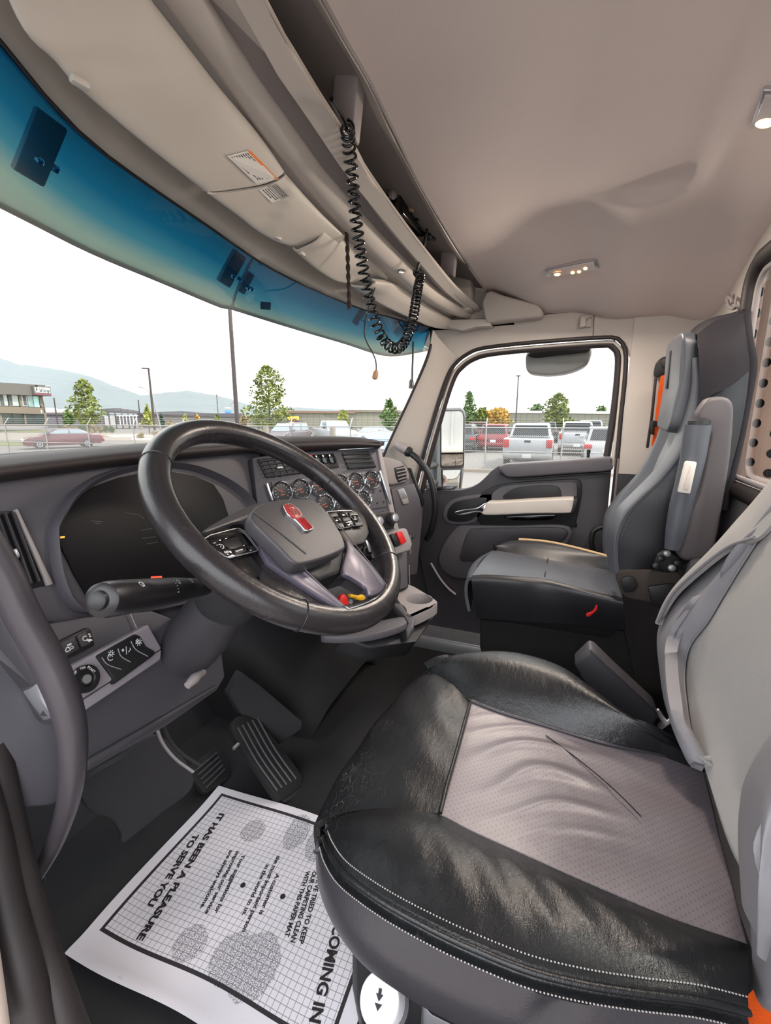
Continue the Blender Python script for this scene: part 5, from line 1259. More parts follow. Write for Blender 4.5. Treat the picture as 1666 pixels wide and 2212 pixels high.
# front roll and near side
fr1 = catmull([nP[0], *fr_, fP[0]], 30) if False else catmull(fr_, 30)
sheet('cushion_front', loft([fr1 + np.array([0, -.01, .004]), fr1 + np.array([0, .018, -.012]), fr1 + np.array([0, .022, -.06]), fr1 + np.array([0, .01, -.12])], 30, 24), M['seat2_grey'], ps, 0.01, (.5, 1, 1))
side_b = catmull([UX(u, v, .40) for u, v in [(1030, 1336), (1120, 1342), (1250, 1350), (1352, 1362)]], 30)
sheet('cushion_side', loft([nP, nP * .9 + side_b * .1 + np.array([-.014, 0, -.002]), nP * .5 + side_b * .5 + np.array([-.012, 0, 0]), side_b], 50, 30), M['seat2_black'], ps, 0.012, (-1, 0, .6))
stitches('stitching', [p + np.array([-.004, 0, .001]) for p in nP], 60, .7, M['seat2_light'], ps, .0006)
box('seat_pan', (0.60, 0.03, 0.46), (0.38, 0.42, 0.14), M['black_matte'], ps, 0.03)
slab('pedestal', [UX(u, v, .42) for u, v in [(1036, 1338), (1350, 1362), (1380, 1500), (1060, 1480), (1036, 1400)]], (0.36, 0, 0), M['black_matte'], ps, 0.01)
slab('recline_lever', catmull([UX(u, v, .375) for u, v in [(1266, 1331), (1268, 1326), (1280, 1321), (1286, 1312), (1288, 1307), (1291, 1311), (1290, 1318), (1282, 1326), (1272, 1333)]], 24, True), (0.008, 0, 0), M['red'], ps, 0.002)
# backrest panels
ridge = Xc([(1509, 772, .42), (1512, 830, .41), (1504, 880, .41), (1480, 965, .40), (1438, 1025, .40), (1390, 1072, .39), (1352, 1112, .385), (1332, 1158, .38), (1330, 1202, .38), (1334, 1240, .38)])
ridge_in = Xc([(1503, 775, .455), (1500, 830, .455), (1486, 890, .455), (1458, 965, .455), (1418, 1020, .45), (1376, 1062, .45), (1340, 1100, .445), (1322, 1145, .44), (1320, 1200, .44), (1326, 1236, .44)])
far_in = Xc([(1470, 760, .69), (1464, 830, .69), (1452, 920, .69), (1424, 985, .69), (1400, 1040, .69), (1372, 1085, .68), (1352, 1112, .66), (1330, 1160, .64), (1322, 1200, .64), (1328, 1230, .64)])
far_out = Xc([(1467, 752, .74), (1460, 800, .75), (1449, 850, .76), (1422, 955, .77), (1386, 1015, .78), (1335, 1068, .78), (1309, 1106, .78), (1305, 1135, .78), (1309, 1180, .78), (1320, 1225, .77)])
side_o = Xc([(1600, 690, .43), (1618, 770, .42), (1614, 850, .41), (1598, 940, .41), (1580, 1010, .41), (1562, 1090, .41), (1548, 1160, .41), (1500, 1210, .40), (1440, 1230, .40), (1400, 1245, .40)])
R1, R2, R3, R4, R5 = [catmull(c, 40) for c in (side_o, ridge, ridge_in, far_in, far_out)]
sheet('back_side', loft([R1, R1 * .5 + R2 * .5 + np.array([-.012, 0, 0]), R2], 50, 30), M['seat2_black'], ps, 0.012, (-1, 0, 1))
sheet('back_bolster', loft([R2 + np.array([-.004, -.006, 0]), R2 + np.array([-.002, .008, .0]), R3 + np.array([0, .010, 0]), R3], 60, 18), M['seat2_grey'], ps, 0.006, (-.5, 1, 1))
sheet('back_centre', loft([R3 + np.array([0, -.012, 0]), R3 * .5 + R4 * .5 + np.array([0, -.014, 0]), R4], 50, 20), M['seat2_light'], ps, 0.01, (0, 2, 1))
sheet('back_bolster', loft([R4, R4 * .5 + R5 * .5 + np.array([0, .02, 0]), R5, R5 + np.array([.02, -.03, 0]), R5 + np.array([.0, -.10, 0])], 50, 26), M['seat2_grey'], ps, 0.01, (0, 1, 1))
stitches('stitching', [p + np.array([-.010, -.012, 0]) for p in R2[10:34]], 60, .7, M['seat2_light'], ps, .0005)
tube('cross_seam', Xc([(1409, 1031, .64), (1421, 1039, .56), (1428, 1046, .47)]), 0.003, M['seat2_black'], ps, 6, n=12)
# headrest pad and dark crown
hp_ = slab('headrest', catmull(Xc([(1467, 757, .70), (1472, 742, .68), (1482, 731, .64), (1494, 724, .56), (1506, 722, .46), (1510, 774, .45), (1502, 830, .45), (1490, 880, .45), (1474, 932, .46), (1462, 934, .54), (1449, 928, .66), (1446, 918, .68), (1455, 870, .70), (1461, 830, .70)]), 50, True), (0, 0.035, 0.004), M['seat2_grey'], ps, 0.012, 3)
slab('embossed_emblem', Xc([(1477, 760, .62), (1480, 759, .60), (1477, 790, .60), (1470, 842, .61), (1466, 842, .63), (1472, 795, .63)]), (0, 0.036, 0.004), M['seat2_black'], hp_, 0.001)
cr = loft([Xc([(1506, 722, .425), (1544, 694, .42), (1587, 681, .415), (1606, 676, .42)]), Xc([(1510, 775, .385), (1545, 760, .38), (1585, 750, .38), (1614, 735, .39)]), Xc([(1512, 870, .385), (1545, 850, .375), (1585, 830, .375), (1620, 800, .385)])], 24, 20)
M['crown'] = fabric('dark_crown_cloth', (40, 38, 42), 500, .4, .2, .85)
sheet('crown_cover', cr, M['crown'], ps, 0.012, (-1, 0, 1.2))
tp = loft([Xc([(1506, 722, .44), (1544, 694, .44), (1587, 681, .44), (1606, 674, .45)]), Xc([(1494, 722, .56), (1530, 690, .56), (1580, 676, .56), (1604, 668, .56)]), Xc([(1472, 740, .70), (1510, 700, .70), (1560, 685, .70), (1590, 676, .70)])], 20, 14)
sheet('crown_top', tp, M['crown'], ps, 0.02, (.5, 0, 3))
tube('back_edge', Xc([(1606, 676, .45), (1613, 735, .44), (1622, 790, .44), (1612, 855, .44), (1596, 940, .44), (1578, 1020, .44), (1560, 1100, .44)]), 0.014, M['crown'], ps, 10, n=40)
slab('back_shell', Xc([(1588, 684, .46), (1618, 780, .46), (1605, 900, .46), (1575, 1060, .46), (1545, 1200, .46), (1440, 1230, .46), (1500, 1000, .46)]), (0.26, -0.0, 0), M['black_matte'], ps, 0.01)
# folded armrest
M['armrest'] = mat('taupe_grey_vinyl', (80, 75, 78), .55, bump=.2)
ar = slab('armrest', catmull(Xc([(1506, 903, .335), (1527, 864, .335), (1545, 857, .335), (1566, 857, .335), (1581, 865, .335), (1587, 884, .335), (1584, 940, .335), (1578, 1000, .335), (1562, 1096, .335), (1546, 1180, .335), (1534, 1208, .335), (1500, 1212, .335), (1477, 1211, .335), (1462, 1186, .335), (1480, 1120, .335), (1508, 1070, .335), (1526, 980, .335), (1532, 938, .335)]), 80, True), (0.05, 0, 0), M['armrest'], ps, 0.010, 3)
tube('armrest_post', Xc([(1508, 918, .325), (1503, 950, .325), (1497, 990, .325), (1485, 1040, .325), (1472, 1090, .325), (1462, 1140, .325), (1452, 1186, .325)]), [0.030, 0.0285, 0.027, 0.026, 0.026, 0.024, 0.018], M['seat2_grey'], ar, 16, n=30, flat=0.8)
lathe('post_cap', [(0.024, -.004), (0.024, .006), (0.014, .012)], UX(1509, 914, .325), UX(1509, 905, .325) - UX(1507, 925, .325), M['seat2_black'], ar, 18)
slab('grip_plate', Xc([(1481, 996, .293), (1507, 998, .293), (1492, 1068, .293), (1464, 1064, .293)]), (0.012, 0, 0), M['trim_visor'], ar, 0.004)
slab('grip_groove', Xc([(1492, 1006, .291), (1499, 1007, .291), (1487, 1058, .291), (1477, 1056, .291)]), (0.004, 0, 0), M['trim_light'], ar, 0.001)
# recliner hardware and felt cover at the hip
slab('recliner_cover', catmull(Xc([(1333, 1236, .37), (1380, 1232, .37), (1440, 1236, .37), (1470, 1240, .37), (1460, 1300, .37), (1400, 1300, .37), (1352, 1290, .37), (1338, 1270, .37)]), 40, True), (0.03, 0, 0), fabric('worn_felt', (66, 60, 56), 500, .6, .25), ps, 0.006)
slab('recliner_plate', catmull(Xc([(1345, 1250, .362), (1366, 1246, .362), (1378, 1262, .362), (1372, 1276, .362), (1352, 1280, .362), (1343, 1266, .362)]), 24, True), (0.01, 0, 0), M['black'], ps, 0.002)
slab('recliner_plate', Xc([(1400, 1268, .36), (1440, 1262, .36), (1462, 1262, .36), (1440, 1320, .36), (1410, 1310, .36)]), (0.01, 0, 0), M['black'], ps, 0.003)
tube('recliner_bar', Xc([(1468, 1280, .345), (1456, 1300, .345), (1446, 1318, .345)]), 0.007, M['steel'], ps, 8)
for (u, v) in ((1416, 1222), (1440, 1195), (1462, 1216), (1450, 1226), (1427, 1206)):
    lathe('recliner_bolt', [(0.009, 0), (0.009, 0.012), (0.006, 0.014)], UX(u, v, .36), (-1, 0, 0.2), M['steel'] if u in (1440, 1450) else M['black'], ps, 10)
slab('hip_bracket', Xc([(1420, 1196, .36), (1436, 1186, .36), (1470, 1206, .36), (1478, 1232, .36), (1440, 1236, .36), (1410, 1226, .36)]), (0.02, 0, 0), M['black'], ps, 0.003)
slab('side_shield', catmull(Xc([(1476, 1262, .30), (1490, 1222, .30), (1500, 1211, .30), (1540, 1208, .30), (1560, 1210, .30), (1500, 1300, .30), (1470, 1300, .30)]), 30, True), (0.02, 0, 0), M['hub'], ps, 0.004)
# ================================================================ small things inside the cab
# dome lamps: clear lens with lit LEDs
def led_lamp(name, label, quad, leds, group, power):
    c = np.mean([UC(u, v) for u, v in quad], 0)
    L = thing(name, label, 'lamp', c, group)
    n = np.array([0, 0, -1.0]); 
    P = [UC(u, v) + np.array([0, 0, -.001]) for u, v in quad]
    nn = np.cross(P[1] - P[0], P[3] - P[0]); nn /= np.linalg.norm(nn)
    if nn[2] > 0: nn = -nn
    slab('housing', P, nn * 0.012, M['satin'], L, 0.003)
    Q = [c + (p - c) * .86 + nn * .0122 for p in P]
    slab('lens', Q, nn * 0.003, mat('frosted_lens', (215, 205, 200), 0.2), L, 0.001)
    for (u, v, r, e) in leds:
        q = UC(u, v); q = q + nn * ((c + nn * .0155 - q) @ nn)
        lathe('led', [(r, 0), (r * .9, 0.002), (r * .3, 0.0025)], q, nn, mat('warm_led', (255, 190, 120), 0.4, emit=e, ecol=(255, 170, 90)), L, 14)
    ld = bpy.data.lights.new(name + '_light', 'AREA'); ld.energy = power; ld.color = (1.0, 0.86, 0.74); ld.size = 0.14
    lo = bpy.data.objects.new(name + '_light', ld); COL.objects.link(lo)
    lo.location = tuple(c + nn * 0.03); lo.rotation_euler = Vector(tuple(nn)).to_track_quat('-Z', 'Y').to_euler()
    lo.parent = L; lo.matrix_parent_inverse = Matrix.Translation(-L.location)
    return L, c, nn
L1, c1_, n1_ = led_lamp('dome_lamp', 'small chrome dome lamp with warm lit LEDs above the passenger window', [(1178, 576), (1292, 553), (1297, 574), (1184, 592)], [(1206, 580, .010, 2.2), (1240, 575, .006, 3), (1254, 572, .006, 3), (1267, 569, .006, 3)], 'dome lamps', 1.5)
tube('lens_ring', [np.array(UC(1206, 580)) + n1_ * ((c1_ + n1_ * .016 - UC(1206, 580)) @ n1_) + np.array([cos(a) * .017, sin(a) * .012, 0]) for a in np.linspace(0, 2 * pi, 21)[:-1]], 0.002, M['chrome'], L1, 6, True)
L2, c2_, n2_ = led_lamp('dome_lamp', 'pale framed dome lamp with a warm glow at the rear of the headliner', [(1624, 262), (1655, 176), (1750, 176), (1760, 264)], [(1666, 232, .016, 2.5), (1700, 232, .014, 2.5)], 'dome lamps', 1.3)
# coat hooks
h1 = thing('coat_hook', 'pale plastic coat hook on the panel above the passenger window', 'hook', UX(1265, 700, 0.99), 'coat hooks')
slab('hook_plate', mapU(UX, [(1253, 682), (1279, 680), (1279, 706), (1252, 708)], 0.985), (0.012, 0, 0), M['trim_light'], h1, 0.004)
slab('hook_tongue', mapU(UX, [(1255, 684), (1266, 683), (1267, 704), (1251, 708)], 0.965), (0.02, 0, 0), M['trim_visor'], h1, 0.005)
tube('hook_wire', mapU(UX, [(1268, 692), (1272, 686), (1280, 685)], 0.975), 0.002, M['trim_mid'], h1, 6)
h2 = thing('coat_hook', 'grey metal coat hook high on the rear corner above the passenger seat', 'hook', UY(1580, 668, -0.40), 'coat hooks')
tube('hook_bend', [UY(u, v, -.40) for u, v in [(1574, 642), (1573, 654), (1578, 664), (1586, 666), (1591, 660)]], 0.005, M['trim_mid'], h2, 8, n=20)
tube('hook_bend', [UY(u, v, -.40) for u, v in [(1574, 642), (1580, 646), (1582, 655)]], 0.005, M['trim_mid'], h2, 8, n=10)
lathe('hook_base', [(0.014, 0), (0.013, 0.01), (0.008, 0.012)], UY(1577, 645, -0.412), (0, 1, 0), M['trim_mid'], h2, 14)
# CB radio in the cubby
rad = thing('radio', 'black two way radio with a chrome edge and knobs inside the middle overhead cubby', 'radio', UB(892, 450, 0.47, 0.04))
UR = lambda u, v, Y=0.45: UB(u, v, Y, 0.035)
slab('case', [UR(865, 418), UR(880, 404), UR(926, 476), UR(928, 500), UR(915, 512), UR(872, 462)], (0.01, 0.12, 0.02), M['black_gloss'], rad, 0.004)
tube('bright_edge', [UR(877, 407, .445), UR(900, 440, .445), UR(921, 472, .445)], 0.0022, M['chrome'], rad, 6)
tube('bright_edge', [UR(924, 478, .445), UR(921, 496, .445)], 0.002, M['chrome'], rad, 6)
for (u, v, m_) in ((884, 450, 'tan_knob_lit_edge'), (892, 452, 'satin'), (896, 455, 'tan_knob_lit_edge'), (897, 470, 'black'), (880, 436, 'satin')):
    lathe('knob', [(0.008, 0), (0.008, 0.012), (0.006, 0.014)], UR(u, v, .452), (0, -1, -.2), M[m_], rad, 12)
slab('mount_bracket', catmull([UR(u, v, .46) for u, v in [(856, 370), (862, 366), (870, 382), (868, 402), (860, 425), (850, 432), (848, 418), (856, 398)]], 28, True), (0, 0.012, 0.004), M['trim_mid'], rad, 0.003)
rd = thing('microphone_bracket', 'black clamp and bolts at the lower end of the radio', 'bracket', UR(925, 520, .44))
box('clamp', UR(926, 512, .44), (0.03, 0.02, 0.014), M['black'], rd, 0.004)
lathe('thumb_screw', [(0.008, 0), (0.008, 0.014), (0.005, 0.016)], UR(932, 512, .435), (1, -.5, 0), M['black'], rd, 12)
# coiled microphone cord
zA, zB = float((UB(745, 285, 0.40, .04) - CAM) @ FW), float((UB(896, 590, 0.48, .08) - CAM) @ FW)
path = [(716, 214), (735, 243), (750, 275), (752, 300), (757, 345), (764, 420), (771, 490), (781, 560), (793, 625), (808, 685), (824, 728), (845, 750), (864, 750), (880, 728), (892, 690), (899, 650), (904, 618), (908, 598), (900, 586)]
zz = np.linspace(zA - .055, zB - .03, len(path)) 
P3 = catmull([U(u, v, z) for (u, v), z in zip(path, zz)], 400)
cc = thing('coiled_cord', 'black coiled microphone cord looping below the overhead console', 'cord', U(850, 755, 1.05))
tube('plain_lead', P3[:32], 0.004, M['black_gloss'], cc, 8)
T_, N_, B_ = frames(P3, False)
i0 = 30; seg = np.linspace(i0, 396, 900); turns = 54
hel = []
L_ = np.concatenate([[0], np.cumsum(np.linalg.norm(np.diff(P3, axis=0), axis=1))])
for s in seg:
    k = int(min(s, 398)); f = s - k
    p = P3[k] * (1 - f) + P3[k + 1] * f; fr = (s - i0) / (396 - i0)
    a = 2 * pi * turns * fr
    r = 0.0112
    hel.append(p + (N_[k] * cos(a) + B_[k] * sin(a)) * r)
tube('coil', np.array(hel), 0.0027, M['black_gloss'], cc, 7)
tube('plain_lead', [U(u, v, zB - .03 - i * .004) for i, (u, v) in enumerate([(900, 586), (908, 560), (916, 530), (922, 500), (926, 480)])], 0.0042, M['black'], cc, 8, n=20)
clip = thing('microphone_clip', 'small bright metal clip screwed under the overhead console', 'clip', UB(880, 586, 0.52, .08))
slab('clip_plate', [UB(u, v, .515, .08) for u, v in [(857, 582), (876, 578), (888, 579), (890, 588), (876, 590), (858, 587)]], (0, -0.006, -.004), M['satin'], clip, 0.002)
slab('clip_slot', [UB(u, v, .507, .08) for u, v in [(860, 582), (874, 580), (875, 585), (861, 586)]], (0, -0.003, -.002), M['black'], clip, 0.0005)
lathe('screw', [(0.007, 0), (0.006, 0.004), (0.002, 0.005)], UB(885, 583, .506, .08), (0, -1, -.5), M['chrome'], clip, 12)
# braided strap and dangling wire
zs = float((UB(750, 470, .55, .1) - CAM) @ FW)
sd_ = thing('cord_tie', 'dark braided cord tie hanging beside the coiled cord', 'strap', U(754, 668, zs))
for k in range(2):
    Pp = catmull([U(748, 458, zs), U(750, 520, zs), U(752, 580, zs), U(755, 664, zs)], 60)
    Pp = [p + RT * 0.0025 * cos(i * .55 + k * pi) + FW * 0.0025 * sin(i * .55 + k * pi) for i, p in enumerate(Pp)]
    tube('strand', Pp, 0.0032, mat('dark_brown_cord', (48, 36, 32), 0.8, bump=.4), sd_, 7)
lathe('knot', [(0.003, 0), (0.008, .004), (0.008, .010), (0.004, .014)], U(748, 461, zs), UPV, M['rubber'], sd_, 12)
tube('frayed_end', [U(753, 648, zs), U(757, 668, zs)], [0.004, 0.0015], M['rubber'], sd_, 6)
tube('frayed_end', [U(754, 648, zs), U(751, 670, zs)], [0.004, 0.0012], M['rubber'], sd_, 6)
zw = float((UB(812, 612, .58, .1) - CAM) @ FW)
wr = thing('dangling_wire', 'thin dark wire with a tan plug hanging in front of the windshield', 'wire', U(808, 824, zw))
tube('wire', [U(u, v, zw) for u, v in [(814, 604), (811, 618), (803, 645), (792, 682), (787, 718), (793, 740), (805, 762), (812, 780), (813, 800)]], 0.0021, M['rubber'], wr, 7, n=50)
lathe('plug', [(0.003, 0), (0.0055, .003), (0.0085, .010), (0.0088, .024), (0.006, .028)], U(814, 799, zw), -UPV - RT * .25, mat('tan_plug', (176, 138, 98), .5), wr, 12)
# passenger seat belt
sb_ = thing('seat_belt', 'orange seat belt hanging from its black anchor on the passenger door post', 'seat belt', UX(1420, 962, .95), 'orange seat belts')
slab('anchor_cover', catmull(mapU(UX, [(1416, 814), (1417, 790), (1424, 778), (1434, 771), (1452, 769), (1461, 779), (1464, 804), (1440, 808)], .955), 40, True), (0.025, 0, 0), M['black'], sb_, 0.008, 3)
lathe('anchor_bolt', [(0.016, 0), (0.016, .008), (.010, .010)], UX(1441, 784, .953), (-1, .3, 0), M['rubber'], sb_, 16)
slab('webbing', mapU(UX, [(1429, 806), (1464, 805), (1460, 850), (1446, 890), (1432, 930), (1412, 966), (1408, 962), (1416, 900), (1422, 850)], .957), (0.004, 0, 0), M['orange_web'], sb_, 0.001)
slab('belt_guide', mapU(UX, [(1415, 812), (1421, 812), (1412, 900), (1402, 968), (1396, 968), (1406, 900)], .955), (0.012, 0, 0), M['rubber'], sb_, 0.003)
slab('belt_stop', mapU(UX, [(1404, 912), (1412, 908), (1428, 912), (1426, 920), (1414, 922), (1414, 940), (1406, 938)], .948), (0.01, 0, 0), M['black'], sb_, 0.003)
# driver seat belt at the very corner
sb2 = thing('seat_belt', 'orange seat belt webbing lying over the rear of the driver seat side', 'seat belt', U(1640, 2180, .60), 'orange seat belts')
B0 = [U(1690, 2070, .62), U(1640, 2125, .61), U(1598, 2168, .60), U(1555, 2225, .585), U(1530, 2300, .57)]
B1 = [U(1800, 2130, .60), U(1740, 2190, .585), U(1690, 2240, .575), U(1650, 2290, .56), U(1620, 2360, .55)]
sheet('webbing', loft([B0, mid(B0, B1, .5, (0, 0, .006)), B1], 40, 12), M['orange_web'], sb2, 0.003, CAM)

# ---- paper floor mat
A_, B_c = UZ(472, 1697, .006), UZ(138, 2066, .006)
ex_ = (B_c - A_); ex_[2] = 0; Wm = float(np.linalg.norm(ex_)); ex_ /= Wm          # reading direction
ey_ = np.array([-ex_[1], ex_[0], 0])                                                # print up, towards the seat
if ey_[1] > 0: ey_ = -ey_
Hm = 0.585
def m_uv(p): d = np.array(p) - A_; return float(d @ ex_) / Wm, float(d @ ey_) / Hm
def mat_z(s, t):
    return 0.006 + 0.004 * np.sin(3.1 * t + 1) * np.sin(5 * s) ** 2 + 0.010 * np.exp(-(s / .10) ** 2) * np.exp(-((t - .45) / .25) ** 2) + 0.012 * np.exp(-((1 - s) / .06) ** 2) * (0.5 + 0.5 * np.sin(6 * t))
def mat_edge(s, t):
    return A_[:2] + ex_[:2] * Wm * (s + 0.010 * np.sin(9 * t) * s) + ey_[:2] * Hm * (t + 0.008 * np.sin(7 * s) * (1 - t))
nS_, nT_ = 60, 80
V = []
for j in range(nT_ + 1):
    for i in range(nS_ + 1):
        s, t = i / nS_, j / nT_; q = mat_edge(s, t); V.append((q[0], q[1], float(mat_z(s, t))))
Fc = [(j * (nS_ + 1) + i, j * (nS_ + 1) + i + 1, (j + 1) * (nS_ + 1) + i + 1, (j + 1) * (nS_ + 1) + i) for j in range(nT_) for i in range(nS_)]
def paper_material():
    t = NT('printed_paper'); b = t.b
    at = t.add('ShaderNodeUVMap'); at.uv_map = 'print'
    sx = t.add('ShaderNodeSeparateXYZ'); t.link(at.outputs[0], sx.inputs[0])
    x = t.math('MULTIPLY', sx.outputs[0], Wm); y = t.math('MULTIPLY', sx.outputs[1], Hm)     # metres from the corner
    def inside(v, lo, hi): return t.math('MULTIPLY', t.math('GREATER_THAN', v, lo), t.math('LESS_THAN', v, hi))
    def box_(x0, x1, y0, y1): return t.math('MULTIPLY', inside(x, x0, x1), inside(y, y0, y1))
    L, R, T0, T1 = 0.020, Wm - 0.058, 0.026, Hm - 0.03
    bw = 0.0075
    outer = box_(L, R, T0, T1); inner = box_(L + bw, R - bw, T0 + bw, T1 - bw)
    border = t.math('SUBTRACT', outer, inner)
    g = 0.0125
    def line(v): return t.math('LESS_THAN', t.math('ABSOLUTE', t.math('SUBTRACT', t.math('FRACT', t.math('DIVIDE', v, g)), 0.5)), 0.045)
    grid = t.math('MULTIPLY', inner, t.math('MAXIMUM', line(x), line(y)))
    co = t.add('ShaderNodeCombineXYZ'); t.link(x, co.inputs[0]); t.link(y, co.inputs[1])
    speck = t.math('GREATER_THAN', t.noise(420, 2, co.outputs[0]), 0.50)
    def ell(px, py, rx, ry):
        u, v = m_uv(UZ(px, py, .006)); cx_, cy_ = u * Wm, v * Hm
        a = t.math('DIVIDE', t.math('SUBTRACT', x, cx_), rx); c = t.math('DIVIDE', t.math('SUBTRACT', y, cy_), ry)
        d = t.math('ADD', t.math('MULTIPLY', a, a), t.math('MULTIPLY', c, c))
        return t.math('LESS_THAN', t.math('ADD', d, t.math('MULTIPLY', t.noise(40, 2, co.outputs[0]), 0.5)), 1.2)
    foot = ell(412, 2040, .036, .034)
    for e in ((548, 2088, .062, .050), (500, 2075, .05, .042), (545, 1795, .034, .030), (640, 1800, .05, .03), (690, 1825, .05, .035)):
        foot = t.math('MAXIMUM', foot, ell(*e))
    foot = t.math('MULTIPLY', t.math('MULTIPLY', foot, speck), 0.75)
    dirt = t.math('MINIMUM', t.math('MAXIMUM', t.math('MULTIPLY_ADD', t.noise(16, 6, co.outputs[0], .75), 5.0, -3.15), 0.0), 0.7)
    base = t.mixc(dirt, (0.62, 0.60, 0.64, 1), S(112, 92, 80))
    base = t.mixc(t.math('MULTIPLY', grid, 0.72), base, (0.06, 0.06, 0.07, 1))
    base = t.mixc(foot, base, (0.08, 0.08, 0.09, 1))
    base = t.mixc(border, base, (0.015, 0.013, 0.016, 1))
    t.link(base, b.inputs['Base Color']); b.inputs['Roughness'].default_value = 0.75
    t.link(t.bump(t.noise(22, 5, t.coord()), 0.25, 0.006), b.inputs['Normal'])
    return t.m
pm = mesh_obj('paper_floor_mat', V, Fc, paper_material(), None, 0)
uvl = pm.data.uv_layers.new(name='print')
for lp in pm.data.loops:
    i = lp.vertex_index; uvl.data[lp.index].uv = ((i % (nS_ + 1)) / nS_, (i // (nS_ + 1)) / nT_)
pm.data.polygons.foreach_set('use_smooth', [True] * len(pm.data.polygons))
tag(pm, 'white printed paper mat with a black grid and boot prints on the driver floor', 'floor mat')
def mat_text(s, p0, p1, size, bold=0.0):
    """baseline from photo point p0 to p1 on the mat"""
    a, b = UZ(*p0, .008), UZ(*p1, .008); d = b - a; Wd = float(np.linalg.norm(d)); d /= Wd
    up = np.array([-d[1], d[0], 0]); up = up if up @ ey_ > 0 else -up
    V, Fc = text_mesh(s, size, Wd, bold)
    P = []
    for v in V:
        q = a + d * v[0] + up * v[1]; s_, t_ = m_uv(q); P.append((q[0], q[1], float(mat_z(s_, t_)) + 0.0007))
    return mesh_obj('lettering', P, Fc, M['ink'], pm, 0)
mat_text('IT HAS BEEN A PLEASURE', (475, 1757), (294, 2031), 00.0205, .0010)
mat_text('TO SERVE YOU', (420, 1803), (317, 1956), 00.0205, .0010)
mat_text('Your suggestions for', (524, 1847), (462, 1971), .0130, .0004)
mat_text('improving our service', (511, 1840), (442, 1972), .0130, .0004)
mat_text('are always welcome.', (497, 1838), (431, 1961), .0130, .0004)
mat_text('A customer is', (597, 1887), (559, 1974), .0135, .0004)
mat_text('the most important person', (599, 1849), (522, 2011), .0135, .0004)
mat_text('in the world to us.', (575, 1868), (522, 1976), .0135, .0004)
mat_text("WE'VE TRIED TO KEEP", (688, 1885), (645, 2037), .0140, .0005)
mat_text('OUR CARPETING CLEAN', (676, 1881), (627, 2034), .0140, .0005)
mat_text('WITH THIS PAPER MAT', (662, 1880), (614, 2022), .0140, .0005)
mat_text('COMING IN', (722, 1995), (668, 2204), .029, .0010)
for (u, v) in ((525, 1912), (611, 1936)):
    c = UZ(u, v, .008); s_, t_ = m_uv(c)
    mesh_obj('printed_dot', [(c[0] + .006 * cos(a), c[1] + .006 * sin(a), float(mat_z(s_, t_)) + .0008) for a in np.linspace(0, 2 * pi, 17)[:-1]], [tuple(range(16))], M['ink'], pm, 0)
# ================================================================ outside the cab
ZG = -1.23
def UG(u, v, dz=0.0): return UZ(u, v, ZG + dz)
def at_dist(u, D):
    """ground point in the compass direction of photo column u (near the horizon) at D metres"""
    d = ray(u, 905); d = d[:2] / np.linalg.norm(d[:2]); return np.array([CAM[0] + d[0] * D, CAM[1] + d[1] * D, ZG])
def z_of(v, P):                              # height at plan position P that shows at photo row v on its column
    q = np.array([P[0] - CAM[0], P[1] - CAM[1], -CAM[2]]); k = CY - v
    return (k * (q @ FW) - F * (q @ UPV)) / (F * UPV[2] - k * FW[2])
# ---- ground
asph = mat('sun_bleached_asphalt', (112, 107, 104), 0.9, var=0.12, vscale=0.35)
g = MB(); g.box((900, 900, ZG - 0.25), (4200, 5200, 0.5))
tag(g.obj('ground', asph), kind='structure')
def patch(name, pts, m, h=0.02):
    P = [UG(u, v) for u, v in pts]
    o = slab(name, P, (0, 0, h), m, None, 0); tag(o, kind='structure'); return o
grass_m = mat('dry_lawn', (104, 108, 54), 0.95, var=0.25, vscale=0.8)
conc = mat('pale_concrete', (136, 126, 116), 0.9, var=0.08, vscale=0.6)
patch('lawn', [(-200, 929), (150, 930.5), (250, 931), (250, 934.5), (-200, 934)], grass_m, 0.06)
patch('lawn', [(-160, 951), (40, 954), (60, 963), (-160, 962)], grass_m, 0.05)
patch('road', [(-200, 934.5), (330, 936), (560, 942), (560, 946), (280, 952), (-200, 950)], conc, 0.02)
patch('path', [(226, 942), (300, 940), (330, 944), (240, 945)], mat('bright_kerb_concrete', (215, 205, 190), .9), 0.12)
patch('kerb', [(285, 949), (420, 950), (560, 955), (560, 958), (285, 952.5)], mat('bright_kerb_concrete', (205, 196, 182), .9), 0.14)
patch('lawn', [(400, 928), (640, 930), (640, 933), (400, 932)], grass_m, 0.05)
k_ = slab('kerb', [(15.6, 26.0, ZG), (16.0, 26.0, ZG), (19.1, -4.0, ZG), (18.7, -4.0, ZG)], (0, 0, .12), conc, None, 0); tag(k_, kind='structure')

# ---- chain link fence with barbed wire arms
F0, F1 = np.array([14.6, 36.5, 0]), np.array([19.3, -8.0, 0])
fd = F1 - F0; FL = float(np.linalg.norm(fd)); fd /= FL
fo_ = np.array([-fd[1], fd[0], 0]); fo_ = fo_ if fo_[0] > 0 else -fo_
fence = thing('chain_link_fence', 'galvanised chain link fence with barbed wire arms between the truck and the parked cars', 'fence', F0 + np.array([0, 0, ZG]))
galv = mat('galvanised_fence_steel', (150, 148, 146), 0.5, 0.4)
def fp(s, z, o=0.0): return F0 + fd * s + fo_ * o + np.array([0, 0, z])
tube('top_rail', [fp(0, 0.60), fp(FL, 0.60)], 0.024, galv, fence, 8)
tube('middle_rail', [fp(0, -0.36), fp(FL, -0.36)], 0.02, galv, fence, 8)
pitch = 2.95; s0 = float((UG(1041, 1030) - F0) @ fd) % pitch
ss = s0
